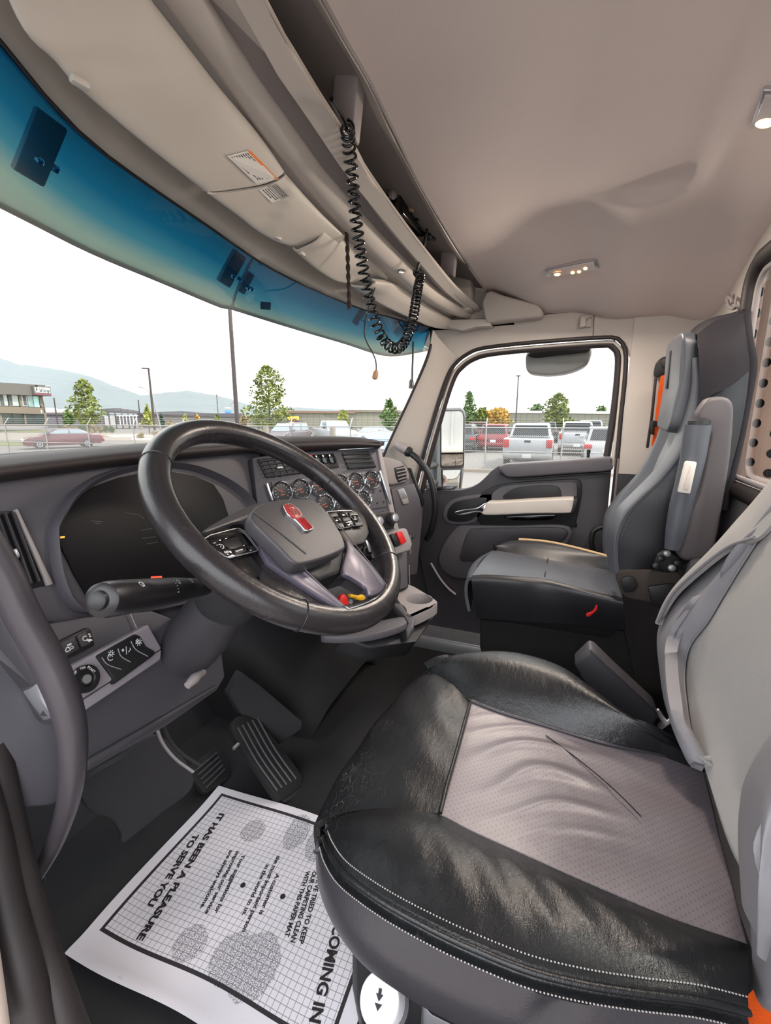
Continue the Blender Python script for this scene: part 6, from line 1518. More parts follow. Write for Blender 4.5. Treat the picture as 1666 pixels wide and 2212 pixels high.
while ss < FL:
    tube('post', [fp(ss, ZG), fp(ss, 0.64)], 0.034, galv, fence, 8)
    tube('barb_arm', [fp(ss, 0.62), fp(ss, 0.98, 0.28)], 0.02, galv, fence, 6)
    lathe('post_footing', [(0.16, 0), (0.15, .03)], fp(ss, ZG), (0, 0, 1), conc, fence, 12)
    ss += pitch
for k in range(3):
    tube('barbed_wire', [fp(0, 0.72 + k * .11, .08 + k * .085), fp(FL, 0.72 + k * .11, .08 + k * .085)], 0.006, galv, fence, 4)
# woven diamonds, real wires joined into one part
Vv = []; Ff = []
dz = 1.75; step = 0.075
def wire(a, b, r=0.0075):
    o = len(Vv); n1 = fo_ * r; n2 = np.array([0, 0, 1]) * r * .7 + fd * r * .7
    for p in (a, b):
        Vv.extend([tuple(p + n1), tuple(p - n1 * .5 + n2), tuple(p - n1 * .5 - n2)])
    Ff.extend([(o, o + 1, o + 4, o + 3), (o + 1, o + 2, o + 5, o + 4), (o + 2, o, o + 3, o + 5)])
s = -dz
while s < FL:
    for sg in (1, -1):
        a_s, b_s = (s, s + dz) if sg > 0 else (s + dz, s)
        za, zb = ZG + .05, ZG + .05 + dz
        # clip to the fence length
        lo_s, hi_s = 0.0, FL
        def zat(x): return za + (zb - za) * ((x - a_s) / (b_s - a_s))
        x0, x1 = max(min(a_s, b_s), lo_s), min(max(a_s, b_s), hi_s)
        if x1 > x0: wire(fp(x0, zat(x0), .03), fp(x1, zat(x1), .03))
    s += step
wm = mesh_obj('wire_mesh', Vv, Ff, galv, fence, 0); wm['kind'] = 'stuff'

# ---- trees
def leaf_mat(name, col, col2):
    t = NT(name); b = t.b; c1, c2 = S(*col), S(*col2)
    r = t.add('ShaderNodeObjectInfo')
    n = t.noise(1.8, 3, t.coord())
    t.link(t.mixc(t.math('MINIMUM', t.math('MAXIMUM', t.math('MULTIPLY_ADD', n, 2.6, -.8), 0), 1), c1, c2), b.inputs['Base Color'])
    b.inputs['Roughness'].default_value = 0.6
    return t.m
LM = {'green': leaf_mat('maple_leaves', (70, 86, 30), (124, 132, 52)), 'deep': leaf_mat('deep_green_leaves', (52, 80, 36), (92, 116, 48)),
      'yellow': leaf_mat('turning_leaves', (150, 136, 40), (188, 128, 40)), 'pale': leaf_mat('yellow_green_leaves', (128, 136, 60), (158, 160, 80)), 'blue': leaf_mat('blue_green_needles', (58, 78, 66), (74, 96, 80)),
      'dry': leaf_mat('dry_shrub_leaves', (132, 112, 76), (154, 140, 92))}
bark = mat('grey_brown_bark', (84, 70, 60), 0.9, var=.2)
def tree(name, label, P, H, Wd, base, m, n, leaf, seed, shape='oval', group=None, stems=False):
    rnd = random.Random(seed)
    T = thing(name, label, 'tree' if H > 2 else 'shrub', P, group)
    P = np.array(P, float)
    if H > 1.6:
        tube('trunk', [P + np.array([0, 0, -.05]), P + np.array([.02, .03, H * .35]), P + np.array([0, 0, H * .9])], [H * .018 + .02, H * .012 + .012, .01], bark, T, 7)
    V = []; Fc = []
    for i in range(n):
        while True:
            f = rnd.random() ** (.8 if shape == 'cone' else 1.15)
            if shape == 'oval': r = (1 - f) ** .42 * min(1.0, (f + .06) / .30) ** .55 * 1.12
            elif shape == 'cone': r = (1 - f) * .95 + .05
            else: r = sqrt(max(0, 1 - (f * 1.9 - .9) ** 2))
            lump = 0.78 + 0.22 * sin(7 * f + seed) * sin(3.2 * f * 5 + seed * 2)
            a = rnd.uniform(0, 2 * pi); rr = r * lump * (1 + .22 * sin(3 * a + seed + 6 * f)) * rnd.random() ** .33
            break
        c = P + np.array([cos(a) * rr * Wd / 2, sin(a) * rr * Wd / 2, base + f * (H - base) + rnd.gauss(0, leaf * .7)])
        u = np.array([rnd.gauss(0, 1), rnd.gauss(0, 1), rnd.gauss(0, .6)]); u /= np.linalg.norm(u)
        w = np.cross(u, [rnd.gauss(0, 1), rnd.gauss(0, 1), rnd.gauss(0, 1)]); w /= np.linalg.norm(w) + 1e-9
        L = leaf * rnd.uniform(.6, 1.3); o = len(V)
        V += [tuple(c - u * L), tuple(c + w * L * .6), tuple(c + u * L), tuple(c - w * L * .6)]; Fc.append((o, o + 1, o + 2, o + 3))
    lv = mesh_obj('foliage', V, Fc, m, T, 0); lv['kind'] = 'stuff'
    return T
def tree_px(name, label, u, vtop, vbot, wpx, D, m, n, seed, shape='oval', gap=0.0, group=None):
    P = at_dist(u, D); H = z_of(vtop, P) - ZG; b = max(0.1, z_of(vbot, P) - ZG)
    dpt = float((P - CAM) @ FW); Wd = wpx * dpt / F * (1.15 if shape == 'oval' else 1.02)
    d = ray(u, 905); Wd *= 1.0
    return tree(name, label, P, H, Wd, b, LM[m], n, max(.09, dpt * 0.0034), seed, shape, group)
tree_px('maple_tree', 'leafy green maple tree standing right of the two storey building', 189, 822, 917, 66, 66, 'green', 1500, 3)
tree_px('maple_tree', 'tall full green maple tree beyond the fence right of the tall dark pole', 583, 792, 924, 98, 42, 'green', 2600, 5)
tree_px('young_tree', 'small green tree in front of the long beige warehouse', 741, 889, 926, 32, 52, 'pale', 500, 7)
tree_px('young_tree', 'slim dark green tree beside the windshield post', 841, 864, 926, 44, 52, 'deep', 900, 8)
tree_px('maple_tree', 'narrow green tree just right of the door mirror', 1013, 848, 916, 34, 46, 'deep', 900, 9)
tree_px('young_tree', 'low green tree between the narrow tree and the yellow tree', 1042, 884, 918, 40, 47, 'green', 700, 10, 'round')
tree_px('young_tree', 'round tree with yellow and orange leaves behind the fence', 1078, 884, 920, 58, 46, 'yellow', 1100, 11, 'round')
tree_px('maple_tree', 'broad green maple tree left of the white pickup under the window', 1203, 852, 922, 64, 46, 'green', 1800, 12)
tree_px('conifer', 'yellow-green conifer beside the street lamps', 320, 880, 920, 38, 70, 'pale', 700, 13, 'cone')
tree_px('young_tree', 'small dark green tree at the corner of the two storey building', 148, 888, 918, 26, 78, 'deep', 500, 14)
tree_px('conifer', 'little blue-green conifer right of the street lamps', 349, 899, 922, 16, 82, 'blue', 300, 15, 'cone')
tree_px('sapling', 'small pale sapling in front of the grey storage wall', 400, 898, 922, 14, 84, 'pale', 200, 16)
tree_px('sapling', 'small orange-leaved sapling in front of the grey storage wall', 426, 900, 921, 12, 84, 'yellow', 200, 17)
tree_px('sapling', 'slim green sapling left of the tall dark pole', 469, 898, 920, 16, 84, 'green', 200, 18)
tree_px('sapling', 'pale sapling right of the tall dark pole', 527, 898, 922, 22, 84, 'dry', 260, 19)
tree_px('round_tree', 'dark tree crown showing over the warehouse roof', 1159, 876, 892, 34, 130, 'deep', 350, 20, 'round')
tree_px('round_tree', 'small dark tree crown over the warehouse roof at the window edge', 1297, 880, 892, 24, 130, 'deep', 250, 21, 'round')
SHRUBS = ['dark low shrub at the foot of the office building corner', 'pale dry shrub just right of the dark corner shrub', 'wide dry shrub just left of the leafy maple trunk',
          'dark shrub at the trunk of the leafy maple', 'wide dry shrub just right of the leafy maple trunk', 'small dry shrub second to the right of the leafy maple trunk',
          'small dark shrub third to the right of the leafy maple trunk', 'round dry shrub on the kerb island left of the street lamps', 'dry shrub at the foot of the tall lamp post on the island',
          'small dark shrub at the left end of the open shed', 'dry tan shrub in front of the grey storage wall']
for i, (u, vt, vb, w) in enumerate(((128, 922, 930, 12), (142, 922, 930, 14), (158, 921, 930, 16), (176, 920, 930, 14), (200, 922, 931, 16), (214, 924, 931, 12), (226, 921, 930, 10), (300, 938, 945, 16), (335, 936, 942, 12), (238, 924, 931, 10), (366, 912, 926, 14))):
    tree_px('shrub', SHRUBS[i], u, vt, vb, w, 62 if i not in (7, 8) else 52, 'dry' if i % 3 else 'deep', 110, 30 + i, 'round', group='low shrubs across the road')

# ---- lamp posts and poles
dk = mat('dark_bronze_pole', (58, 48, 46), 0.5)
def pole_px(name, label, u, vtop, vbot, D, r, m=dk, arm=None, extra=None, cat='lamp post', group=None):
    P = at_dist(u, D); zt = z_of(vtop, P); zb = ZG
    t = thing(name, label, cat, (P[0], P[1], zb), group)
    tube('shaft', [(P[0], P[1], zb), (P[0], P[1], zt)], [r, r * .72], m, t, 8)
    lathe('footing', [(r * 2.6, 0), (r * 2.6, .45), (r * 2.2, .5)], (P[0], P[1], zb), (0, 0, 1), conc, t, 14)
    return t, P, zt
tp_, P_, zt_ = pole_px('lamp_post', 'tall thick dark lamp post rising past the top of the windshield', 512, 560, 930, 22, 0.105)
box('lamp_head', (P_[0], P_[1], zt_ + .1), (.5, .3, .16), dk, tp_, .03)
tp_, P_, zt_ = pole_px('lamp_post', 'dark lamp post with a flat lamp head near the curved street light', 332, 797, 935, 66, 0.16)
q = at_dist(319, 66); box('lamp_head', ((P_[0] + q[0]) / 2, (P_[1] + q[1]) / 2, zt_ + .05), (.9, .35, .14), dk, tp_, .03, Matrix.Rotation(atan2(q[1] - P_[1], q[0] - P_[0]), 3, 'Z'))
D_ = 70; Pq = at_dist(343, D_)
cl_ = thing('street_light', 'slim grey street light with a curved arm leaning over the road', 'street light', Pq)
arc = [(346, 938), (342, 905), (338, 880), (334, 860), (329, 848), (322, 841), (312, 837)]
pts = []
for u, v in arc:
    p = at_dist(u, D_); pts.append((p[0], p[1], max(ZG, z_of(v, p))))
tube('curved_mast', pts, [.11, .09, .07, .06], galv, cl_, 8, n=30)
box('lamp_head', pts[-1], (.8, .3, .12), galv, cl_, .03)
pole_px('lamp_post', 'short dark lamp post right of the two storey building', 123, 859, 917, 90, 0.12)
pole_px('lamp_post', 'short dark lamp post beside the open storage frame', 303, 864, 915, 92, 0.12)
tp_, P_, zt_ = pole_px('lamp_post', 'thin tall lamp post seen through the passenger window', 1115, 812, 905, 60, 0.10)
box('lamp_head', (P_[0], P_[1], zt_), (.5, .5, .12), dk, tp_, .03)
up_, P_, zt_ = pole_px('utility_pole', 'wooden utility pole with two crossarms', 472, 851, 912, 120, 0.15, mat('weathered_pole_wood', (110, 100, 96), .9), cat='pole')
for k, w in ((0.5, 2.6), (1.9, 3.2)):
    box('crossarm', (P_[0], P_[1], zt_ - k), (.14, w, .14), bark, up_, .02, Matrix.Rotation(-.9, 3, 'Z'))
D_ = 110; Pq = at_dist(497, D_)
cl_ = thing('street_light', 'faint far street light with an arched arm beside the blue sign', 'street light', Pq)
pts = []
for u, v in [(499, 915), (498, 895), (498, 882), (501, 873), (508, 868)]:
    p = at_dist(u, D_); pts.append((p[0], p[1], max(ZG, z_of(v, p))))
tube('curved_mast', pts, .09, galv, cl_, 8, n=20)
# blue sign on posts
Pq = at_dist(494, 100); sg = thing('roadside_sign', 'small blue and grey sign board above the storage wall', 'sign', Pq)
zA_, zB_ = z_of(881, Pq), z_of(894, Pq)
yaw = atan2(Pq[1] - CAM[1], Pq[0] - CAM[0])
box('sign_board', (Pq[0], Pq[1], (zA_ * .5 + zB_ * .5) - .25), (.15, 1.25, (zA_ - zB_) * .62), mat('blue_sign', (90, 140, 215), .5), sg, .01, Matrix.Rotation(yaw, 3, 'Z'))
box('sign_header', (Pq[0], Pq[1], zA_ - .05), (.15, 1.25, .42), M['label_grey'], sg, .01, Matrix.Rotation(yaw, 3, 'Z'))
tube('sign_post', [(Pq[0], Pq[1], ZG), (Pq[0], Pq[1], zB_ + .3)], .1, dk, sg, 8)
# power lines
for i, (a, b) in enumerate((((-40, 792, 150), (472, 858, 120)), ((-40, 802, 150), (472, 862, 120)), ((-40, 862, 150), (472, 876, 120)))):
    p, q = at_dist(a[0], a[2]), at_dist(b[0] - 1.5, b[2] - .6); z0, z1 = z_of(a[1], p), z_of(b[1], q)
    tag(tube('power_line', [(p[0] * (1 - t) + q[0] * t, p[1] * (1 - t) + q[1] * t, z0 * (1 - t) + z1 * t - 3 * t * (1 - t)) for t in np.linspace(0, 1, 14)], .022, galv, None, 4, base=True), ['upper thin power line running to the utility pole', 'middle thin power line running to the utility pole', 'lowest thin power line crossing below the ridge to the utility pole'][i], 'wire', 'power lines')

# ---- buildings
beige = mat('beige_metal_siding', (158, 154, 138), 0.6)
def siding(name, col, width_m=0.9):
    t = NT(name); b = t.b; co = t.coord(); sx = t.add('ShaderNodeSeparateXYZ'); t.link(co, sx.inputs[0])
    s_ = t.math('ADD', sx.outputs[1], t.math('MULTIPLY', sx.outputs[0], -0.18))
    w = t.math('FRACT', t.math('DIVIDE', s_, width_m)); e = t.math('LESS_THAN', w, .14)
    c = S(*col); t.link(t.mixc(t.math('MULTIPLY', e, .5), c, tuple(x * .6 for x in c[:3]) + (1,)), b.inputs['Base Color'])
    b.inputs['Roughness'].default_value = .6
    return t.m
sid = siding('ribbed_beige_siding', (116, 114, 100))
def block(name, label, u0, u1, D0, D1, vt0, vt1, m, deep=20, cat='building', roof=None, group=None):
    a, b = at_dist(u0, D0), at_dist(u1, D1); zt0, zt1 = z_of(vt0, a), z_of(vt1, b)
    t = thing(name, label, cat, (a + b) / 2, group)
    d = b - a; d /= np.linalg.norm(d); back = np.array([-d[1], d[0], 0]); back = back if back @ (a - CAM) > 0 else -back
    mb = MB()
    A, B = a, b; C_, Dd = b + back * deep, a + back * deep
    Vt = [A, B, C_, Dd, A * [1, 1, 0] + [0, 0, zt0], B * [1, 1, 0] + [0, 0, zt1], C_ * [1, 1, 0] + [0, 0, zt1], Dd * [1, 1, 0] + [0, 0, zt0]]
    mb.add(Vt, [(0, 1, 5, 4), (1, 2, 6, 5), (2, 3, 7, 6), (3, 0, 4, 7), (4, 5, 6, 7)])
    mb.obj('walls', m, t)
    if roof:
        rb = MB(); o = -back * .25
        rb.prism([Vt[4] + o, Vt[5] + o, Vt[5] + o + [0, 0, -.35], Vt[4] + o + [0, 0, -.35]], back * (deep + .4)); rb.obj('roof_trim', roof, t)
    return t, a, b, d, back, zt0, zt1
wt_m = mat('white_roof_trim', (225, 220, 210), .5); br_m = mat('brown_eave', (120, 96, 80), .6)
wb_ = block('warehouse', 'long beige ribbed metal warehouse behind the parked cars', 590, 768, 74, 74, 886.5, 888.5, sid, 26, roof=br_m)
block('warehouse', 'slightly taller beige warehouse section right of the step in the roof', 768, 930, 74, 78, 885.5, 886.5, sid, 26, roof=mat('dark_beige_trim', (112, 104, 92), .6))
block('warehouse', 'beige warehouse with a bright roof edge seen through the passenger window', 1010, 1420, 80, 74, 886, 889.5, sid, 26, roof=wt_m)
# yellow sign on the warehouse
t, a, b, d, back, z0, z1 = wb_
pS_ = at_dist(634, 73.4); zz0, zz1 = z_of(899, pS_), z_of(919, pS_)
sy = thing('warehouse_sign', 'yellow and black sign board on the beige warehouse wall', 'sign', (pS_[0], pS_[1], zz1))
hw = 0.86
def srect(name, x0, x1, za, zb, o, m): 
    p = pS_ - back * o
    return slab(name, [p + d * x0 * 1.0 + np.array([0, 0, za - ZG]), p + d * x1 + np.array([0, 0, za - ZG]), p + d * x1 + np.array([0, 0, zb - ZG]), p + d * x0 + np.array([0, 0, zb - ZG])], back * .04, m, sy, 0)
zm = zz0 * .58 + zz1 * .42
srect('sign_top', -hw, hw, zz0, zm, .08, mat('sign_yellow', (222, 176, 70), .5)); srect('sign_bottom', -hw, hw, zm, zz1, .08, mat('sign_dark', (60, 46, 40), .5))
for k in range(3): srect('print_bar', -hw * .8, hw * (.1 + .1 * k), zm - .25 - k * .3, zm - .38 - k * .3, .1, mat('sign_tan', (200, 165, 110), .5))
srect('print_block', hw * .45, hw * .9, zm - .3, zz1 + .15, .1, M['ink'])
text_on('Notice', pS_ - back * .1 + d * (-hw * .75) + np.array([0, 0, (zz0 + zm) / 2 - ZG - .2]), d, (0, 0, 1), .5, M['ink'], sy, width=hw * 1.4) if False else srect('print_bar', -hw * .55, hw * .6, zz0 - .35, zz0 - .65, .1, mat('sign_brown', (120, 84, 40), .5))
# grey storage buildings
gw = mat('pale_grey_storage_wall', (118, 112, 108), .8, var=.06, vscale=.3); gd = mat('dark_grey_trim', (86, 84, 88), .7)
sb_b = block('storage_building', 'long pale grey storage building with dark corner piers', 298, 600, 104, 96, 892, 900, gw, 12, roof=gd)
t, a, b, d, back, z0, z1 = sb_b
for u, w in ((398, 1.0), (412, .5), (444, .5), (455, 6.5), (494, 6.0), (513, .6)):
    Dx = 104 + (96 - 104) * (u - 298) / 302
    p = at_dist(u, Dx - .3); zt_ = z_of(893 if w > 3 else 896, p)
    slab('wall_pier', [p - d * w * .1, p + d * w * .1, p + d * w * .1 + [0, 0, zt_ - ZG], p - d * w * .1 + [0, 0, zt_ - ZG]] if w < 3 else [p - d * w * .5, p + d * w * .5, p + d * w * .5 + [0, 0, zt_ - ZG], p - d * w * .5 + [0, 0, zt_ - ZG]], back * .5, gd, t, 0)
ap_ = [at_dist(u, 112) for u in (318, 395, 440)]
rfm = MB(); z_a, z_b, z_c = z_of(891, ap_[0]), z_of(888, ap_[1]), z_of(892.5, ap_[2])
rfm.prism([ap_[0] * [1, 1, 0] + [0, 0, z_a], ap_[1] * [1, 1, 0] + [0, 0, z_b], ap_[2] * [1, 1, 0] + [0, 0, z_c], ap_[2] * [1, 1, 0] + [0, 0, z_c - .5], ap_[0] * [1, 1, 0] + [0, 0, z_a - .5]], back * 8); rfm.obj('gable_roof', gd, t)
block('storage_building', 'grey storage building behind the leafy tree left of the open frame', 100, 226, 112, 112, 892, 892, mat('blue_grey_wall', (100, 98, 104), .8), 10, roof=gd)
# open steel frame
of_ = thing('open_shed', 'open dark steel building frame between the leafy tree and the street lamps', 'building', at_dist(262, 100))
def P_at(u, v, D): p = at_dist(u, D); return np.array([p[0], p[1], z_of(v, p)])
for (u, v0) in ((224, 884), (236, 883), (250, 883), (264, 883), (278, 884), (290, 886), (302, 889)):
    p = P_at(u, v0, 100); tube('column', [(p[0], p[1], ZG), tuple(p)], .13, gd, of_, 6)
slab('frame_roof', [P_at(222, 883, 100), P_at(258, 881.5, 100), P_at(303, 888, 100), P_at(303, 891.5, 100), P_at(222, 887, 100)], np.array([3.5, 6, 0]), gd, of_, 0)
for v0, v1 in ((890, 893), (895, 898)): tube('girt', [P_at(223, v0, 100), P_at(302, v1, 100)], .09, gd, of_, 6)
slab('roller_wall', [P_at(256, 899, 98), P_at(298, 899, 98), P_at(298, 917, 98), P_at(256, 917, 98)], np.array([1.2, 2.0, 0]), mat('grey_roller_doors', (108, 106, 112), .7), of_, 0)
slab('wall_cap', [P_at(255, 897, 97.8), P_at(299, 897, 97.8), P_at(299, 899, 97.8), P_at(255, 899, 97.8)], np.array([1.2, 2.0, 0]), wt_m, of_, 0)
for i in range(6):
    u = 259 + i * 7.2; tube('door_jamb', [P_at(u, 899, 97.7), P_at(u, 917, 97.7)], .09, wt_m, of_, 4)
for k, (u, v) in enumerate(((106, 885), (136, 887))):
    p = at_dist(u, 150); z = z_of(v - 4, p); zb = z_of(v + 6, p); w = 4.2
    ho = thing('house', ['pale gabled house roof next to the office building', 'pale gabled house roof next to the leafy maple tree'][k], 'building', p, 'gabled houses')
    dd = np.array([.7, -.7, 0]); bb_ = np.array([.7, .7, 0])
    slab('gable_roof', [p * [1, 1, 0] + dd * -w + [0, 0, zb], p * [1, 1, 0] + [0, 0, z], p * [1, 1, 0] + dd * w + [0, 0, zb]], bb_ * 8, mat('pale_shingle_roof', (176, 170, 172), .8), ho, 0)
    slab('gable_wall', [p + dd * -w * .9, p + dd * w * .9, p * [1, 1, 0] + dd * w * .9 + [0, 0, zb], p * [1, 1, 0] + dd * -w * .9 + [0, 0, zb]], bb_ * 8, gw, ho, 0)
# two storey office
ofc = thing('office_building', 'two storey brown-grey office building with ribbon windows and a white sign box', 'building', at_dist(60, 96))
wallm = mat('taupe_stucco', (112, 102, 90), .85, var=.04); pm_ = mat('dark_taupe_parapet', (92, 88, 84), .85)
OL, OR = 88., 98.
def OB(u, v): 
    D = OL + (OR - OL) * (u + 40) / 142.; return P_at(u, v, D)
oa, ob = OB(-40, 916), OB(102, 917)
od = (ob - oa); od[2] = 0; od /= np.linalg.norm(od); obk = np.array([-od[1], od[0], 0]); obk = obk if obk @ oa > 0 else -obk
# wall laid as piers and bands so the windows are real openings
def oquad(name, u0, u1, va, vb, m, o=0.0, th=.4, par=ofc):
    q = [OB(u0, va[0]) , OB(u1, va[1]), OB(u1, vb[1]), OB(u0, vb[0])]
    return slab(name, [p - obk * o for p in q], obk * th, m, par, 0)
oquad('parapet', -40, 105, (823, 832), (849, 856), pm_, .25, 14)
oquad('spandrel', -40, 97.5, (876, 880.5), (891, 895), wallm, 0, .5)
oquad('plinth', -40, 101.5, (915.5, 916), (920, 920), wallm, 0, .5)
for u0, u1 in ((-40, -18), (-2, 2.5), (48.5, 54), (92, 98)): oquad('pier', u0, u1, (848, 853), (877, 881), wallm, 0, .5)
for u0, u1 in ((-40, -18), (-2, 5), (53, 56.5), (97, 102)): oquad('pier', u0, u1, (890, 894), (916, 917), wallm, 0, .5)
inr = mat('dim_interior', (96, 104, 104), .9)
oquad('back_wall', -38, 96, (845, 852), (917, 917), inr, -2.5, .3)
side = slab('side_wall', [OB(98, 854), OB(102, 917), OB(102, 917) + obk * 14, OB(98, 854) + obk * 14], (od * .1), wallm, ofc, 0)
winm = mat('tinted_office_glass', (120, 146, 142), .15, spec=.8); win2 = mat('dark_office_glass', (58, 68, 66), .15, spec=.8); fr_m = mat('dark_window_frame', (52, 54, 52), .5)
def window(u0, u1, va, vb, nsp, m):
    w = oquad('window', u0, u1, va, vb, fr_m, -.15, .12)
    for k in range(nsp):
        a0 = u0 + (u1 - u0) * (k + .06) / nsp; a1 = u0 + (u1 - u0) * (k + .94) / nsp
        lt = lambda v, f: v[0] + (v[1] - v[0]) * f
        f0, f1 = (k + .06) / nsp, (k + .94) / nsp
        oquad('pane', a0, a1, (lt(va, f0) + 1, lt(va, f1) + 1), (lt(vb, f0) - 1, lt(vb, f1) - 1), m[k % len(m)], -.1, .03, w)
blind = mat('pale_blind_glass', (150, 200, 190), .2, spec=.7); gl3 = mat('grey_office_glass', (150, 160, 158), .15, spec=.8)
window(2.5, 48.5, (850.5, 853), (877, 878.5), 2, [gl3, gl3]); window(54, 92, (853, 855), (878.5, 880.5), 3, [gl3, winm, blind])
window(5, 53, (892, 893.5), (915, 916), 2, [win2, win2]); window(56.5, 97, (894, 895), (915.5, 916), 2, [win2, win2])
# blinds behind the upper panes
for u0, u1 in ((8, 16), (26, 34), (58, 64)): oquad('interior_column', u0, u1, (853, 853.5), (875, 876), mat('dim_column', (84, 84, 84), .9), -.06, .02)
oquad('wall_light', 90, 92, (886, 886), (892, 892), M['white'], .1, .1)
sgn = oquad('sign_box', 71, 107.5, (834, 836), (853, 856), pm_, .9, .6)
oquad('sign_face', 73, 105.5, (835.8, 838.2), (847.5, 849.6), M['paper_white'], .95, .05, sgn)
oquad('sign_stripe', 73, 105.5, (848.6, 850.8), (852, 854.2), mat('sign_maroon', (120, 70, 80), .5), .95, .05, sgn)
po = OB(75.5, 847) - obk * .98; 
strokes('sign_emblem', po + np.array([0, 0, .55]), [[(-.25, .5), (.45, .5)], [(-.2, .3), (.4, .3)], [(.1, .5), (.1, -.1)], [(.1, .05), (-.2, -.5)], [(.1, .05), (.4, -.5)]], M['ink'], sgn, od, np.array([0, 0, 1.]), -obk, 1, .07)
text_on('Self Storage', OB(81.5, 846.3) - obk * .99, OB(104, 847.8) - OB(81.5, 846.3), (0, 0, 1), .85, mat('sign_ink', (50, 80, 84), .6), sgn, width=float(np.linalg.norm(OB(104, 847.8) - OB(81.5, 846.3))), bold=.02)

# ---- cars
tyre = mat('tyre_rubber', (24, 24, 25), .85); hubm_ = mat('alloy_wheel', (190, 190, 194), .3, .7)
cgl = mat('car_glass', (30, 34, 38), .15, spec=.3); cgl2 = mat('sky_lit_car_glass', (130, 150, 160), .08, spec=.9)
tail = mat('tail_light_red', (176, 22, 26), .25); hlm = mat('headlight', (215, 215, 215), .15)
def car(name, label, kind, paint, P, heading, group=None, glass=None):
    t = thing(name, label, 'car' if kind != 'pickup' else 'pickup truck', P, group)
    R = np.array([[cos(heading), -sin(heading), 0], [sin(heading), cos(heading), 0], [0, 0, 1]]); P = np.array(P, float)
    glass = glass or cgl
    def w(p): return P + R @ np.array(p, float)
    spec = {'sedan': (1.82, [(-2.40, .40), (-2.42, .72), (-2.30, .96), (-1.55, 1.02), (1.0, .96), (2.05, .82), (2.38, .62), (2.40, .35), (2.2, .22), (-2.2, .25)], (-1.85, -0.95, .30, 1.20, 1.0, 1.42), (1.45, -1.42), .33),
            'suv': (1.90, [(-2.25, .45), (-2.30, .85), (-2.25, 1.12), (1.0, 1.10), (2.05, 1.0), (2.30, .75), (2.32, .40), (2.1, .28), (-2.1, .30)], (-2.22, -1.95, .25, 1.15, 1.1, 1.78), (1.42, -1.40), .36),
            'pickup': (2.03, [(-2.92, .55), (-2.95, 1.0), (-2.92, 1.36), (-1.0, 1.36), (1.2, 1.28), (2.6, 1.22), (2.9, 1.0), (2.92, .5), (2.6, .38), (-2.7, .42)], (-1.0, -.78, .75, 1.45, 1.33, 1.95), (1.85, -1.85), .41)}[kind]
    Wd, prof, gh, wx, wr = spec
    slab('body', [w((x, -Wd / 2, z)) for x, z in prof], R @ np.array([0, Wd, 0]), paint, t, .06, 3)
    xb0, xt0, xt1, xb1, zb, zt = gh; wb, wtp = Wd / 2 - .06, Wd / 2 - .22
    def cabin_pt(fx, fz, side):                 # fx 0 rear..1 front
        xb = xb0 + (xb1 - xb0) * fx; xt = xt0 + (xt1 - xt0) * fx
        return (xb + (xt - xb) * fz, side * (wb + (wtp - wb) * fz), zb + (zt - zb) * fz)
    bm = bmesh.new()
    vs = [bm.verts.new(tuple(w(cabin_pt(fx, fz, s)))) for fz in (-.15, 1) for fx, s in ((0, -1), (1, -1), (1, 1), (0, 1))]
    for f in ((0, 1, 2, 3), (7, 6, 5, 4), (0, 4, 5, 1), (1, 5, 6, 2), (2, 6, 7, 3), (3, 7, 4, 0)): bm.faces.new([vs[i] for i in f])
    bmesh.ops.recalc_face_normals(bm, faces=bm.faces[:])
    bmesh.ops.bevel(bm, geom=bm.edges[:], offset=.07, segments=3, affect='EDGES', clamp_overlap=True, profile=.5)
    bm_obj('cabin', bm, paint, t)
    def pane(nm, q, off): slab(nm, [w(np.array(p) + np.array(off)) for p in q], R @ (-np.array(off) * .5), glass, t, 0)
    for s in (-1, 1):
        for f0, f1 in ((.06, .46), (.50, .94)):
            pane('side_window', [cabin_pt(f0, .12, s), cabin_pt(f1, .12, s), cabin_pt(min(f1, .9), .86, s), cabin_pt(max(f0, .1), .86, s)], (0, s * .02, .004))
    pane('windshield', [cabin_pt(1, .08, -.9), cabin_pt(1, .08, .9), cabin_pt(1, .9, .9), cabin_pt(1, .9, -.9)], (.02, 0, .012))
    pane('rear_window', [cabin_pt(0, .12, -.86), cabin_pt(0, .12, .86), cabin_pt(0, .86, .86), cabin_pt(0, .86, -.86)], (-.025, 0, .008))
    for x in wx:
        for s in (-1, 1):
            c = w((x, s * (Wd / 2 - .20), wr)); ax = R @ np.array([0, s, 0])
            wl = lathe('wheel', [(wr * .6, -.02), (wr, .0), (wr * 1.0, .20), (wr * .9, .22), (wr * .62, .22)], c, ax, tyre, t, 20)
            lathe('hub', [(wr * .62, .205), (wr * .55, .225), (wr * .2, .215), (wr * .12, .235)], c, ax, hubm_, wl, 14)
    xr = prof[1][0]; zr = prof[2][1]
    for s in (-1, 1):
        box('tail_light', w((xr + .02, s * (Wd / 2 - .13), zr - .22)), (.12, .24, .34) if kind == 'pickup' else (.12, .36, .20), tail, t, .02, Matrix.Rotation(heading, 3, 'Z'))
        box('headlight', w((prof[6][0] - .04, s * (Wd / 2 - .22), prof[6][1] + .02)), (.14, .36, .16), hlm, t, .03, Matrix.Rotation(heading, 3, 'Z'))
        box('door_mirror', w((xb1 - .35, s * (Wd / 2 + .10), zb + .12)), (.14, .20, .16), paint if kind != 'pickup' else M['black'], t, .03, Matrix.Rotation(heading, 3, 'Z'))
    box('rear_bumper', w((xr - .05, 0, .52 if kind != 'pickup' else .62)), (.16, Wd * .96, .22), M['steel'] if kind == 'pickup' else paint, t, .04, Matrix.Rotation(heading, 3, 'Z'))
    box('licence_plate', w((xr - .125, 0, .62 if kind == 'pickup' else .72)), (.02, .36, .16), M['white'], t, .005, Matrix.Rotation(heading, 3, 'Z'))
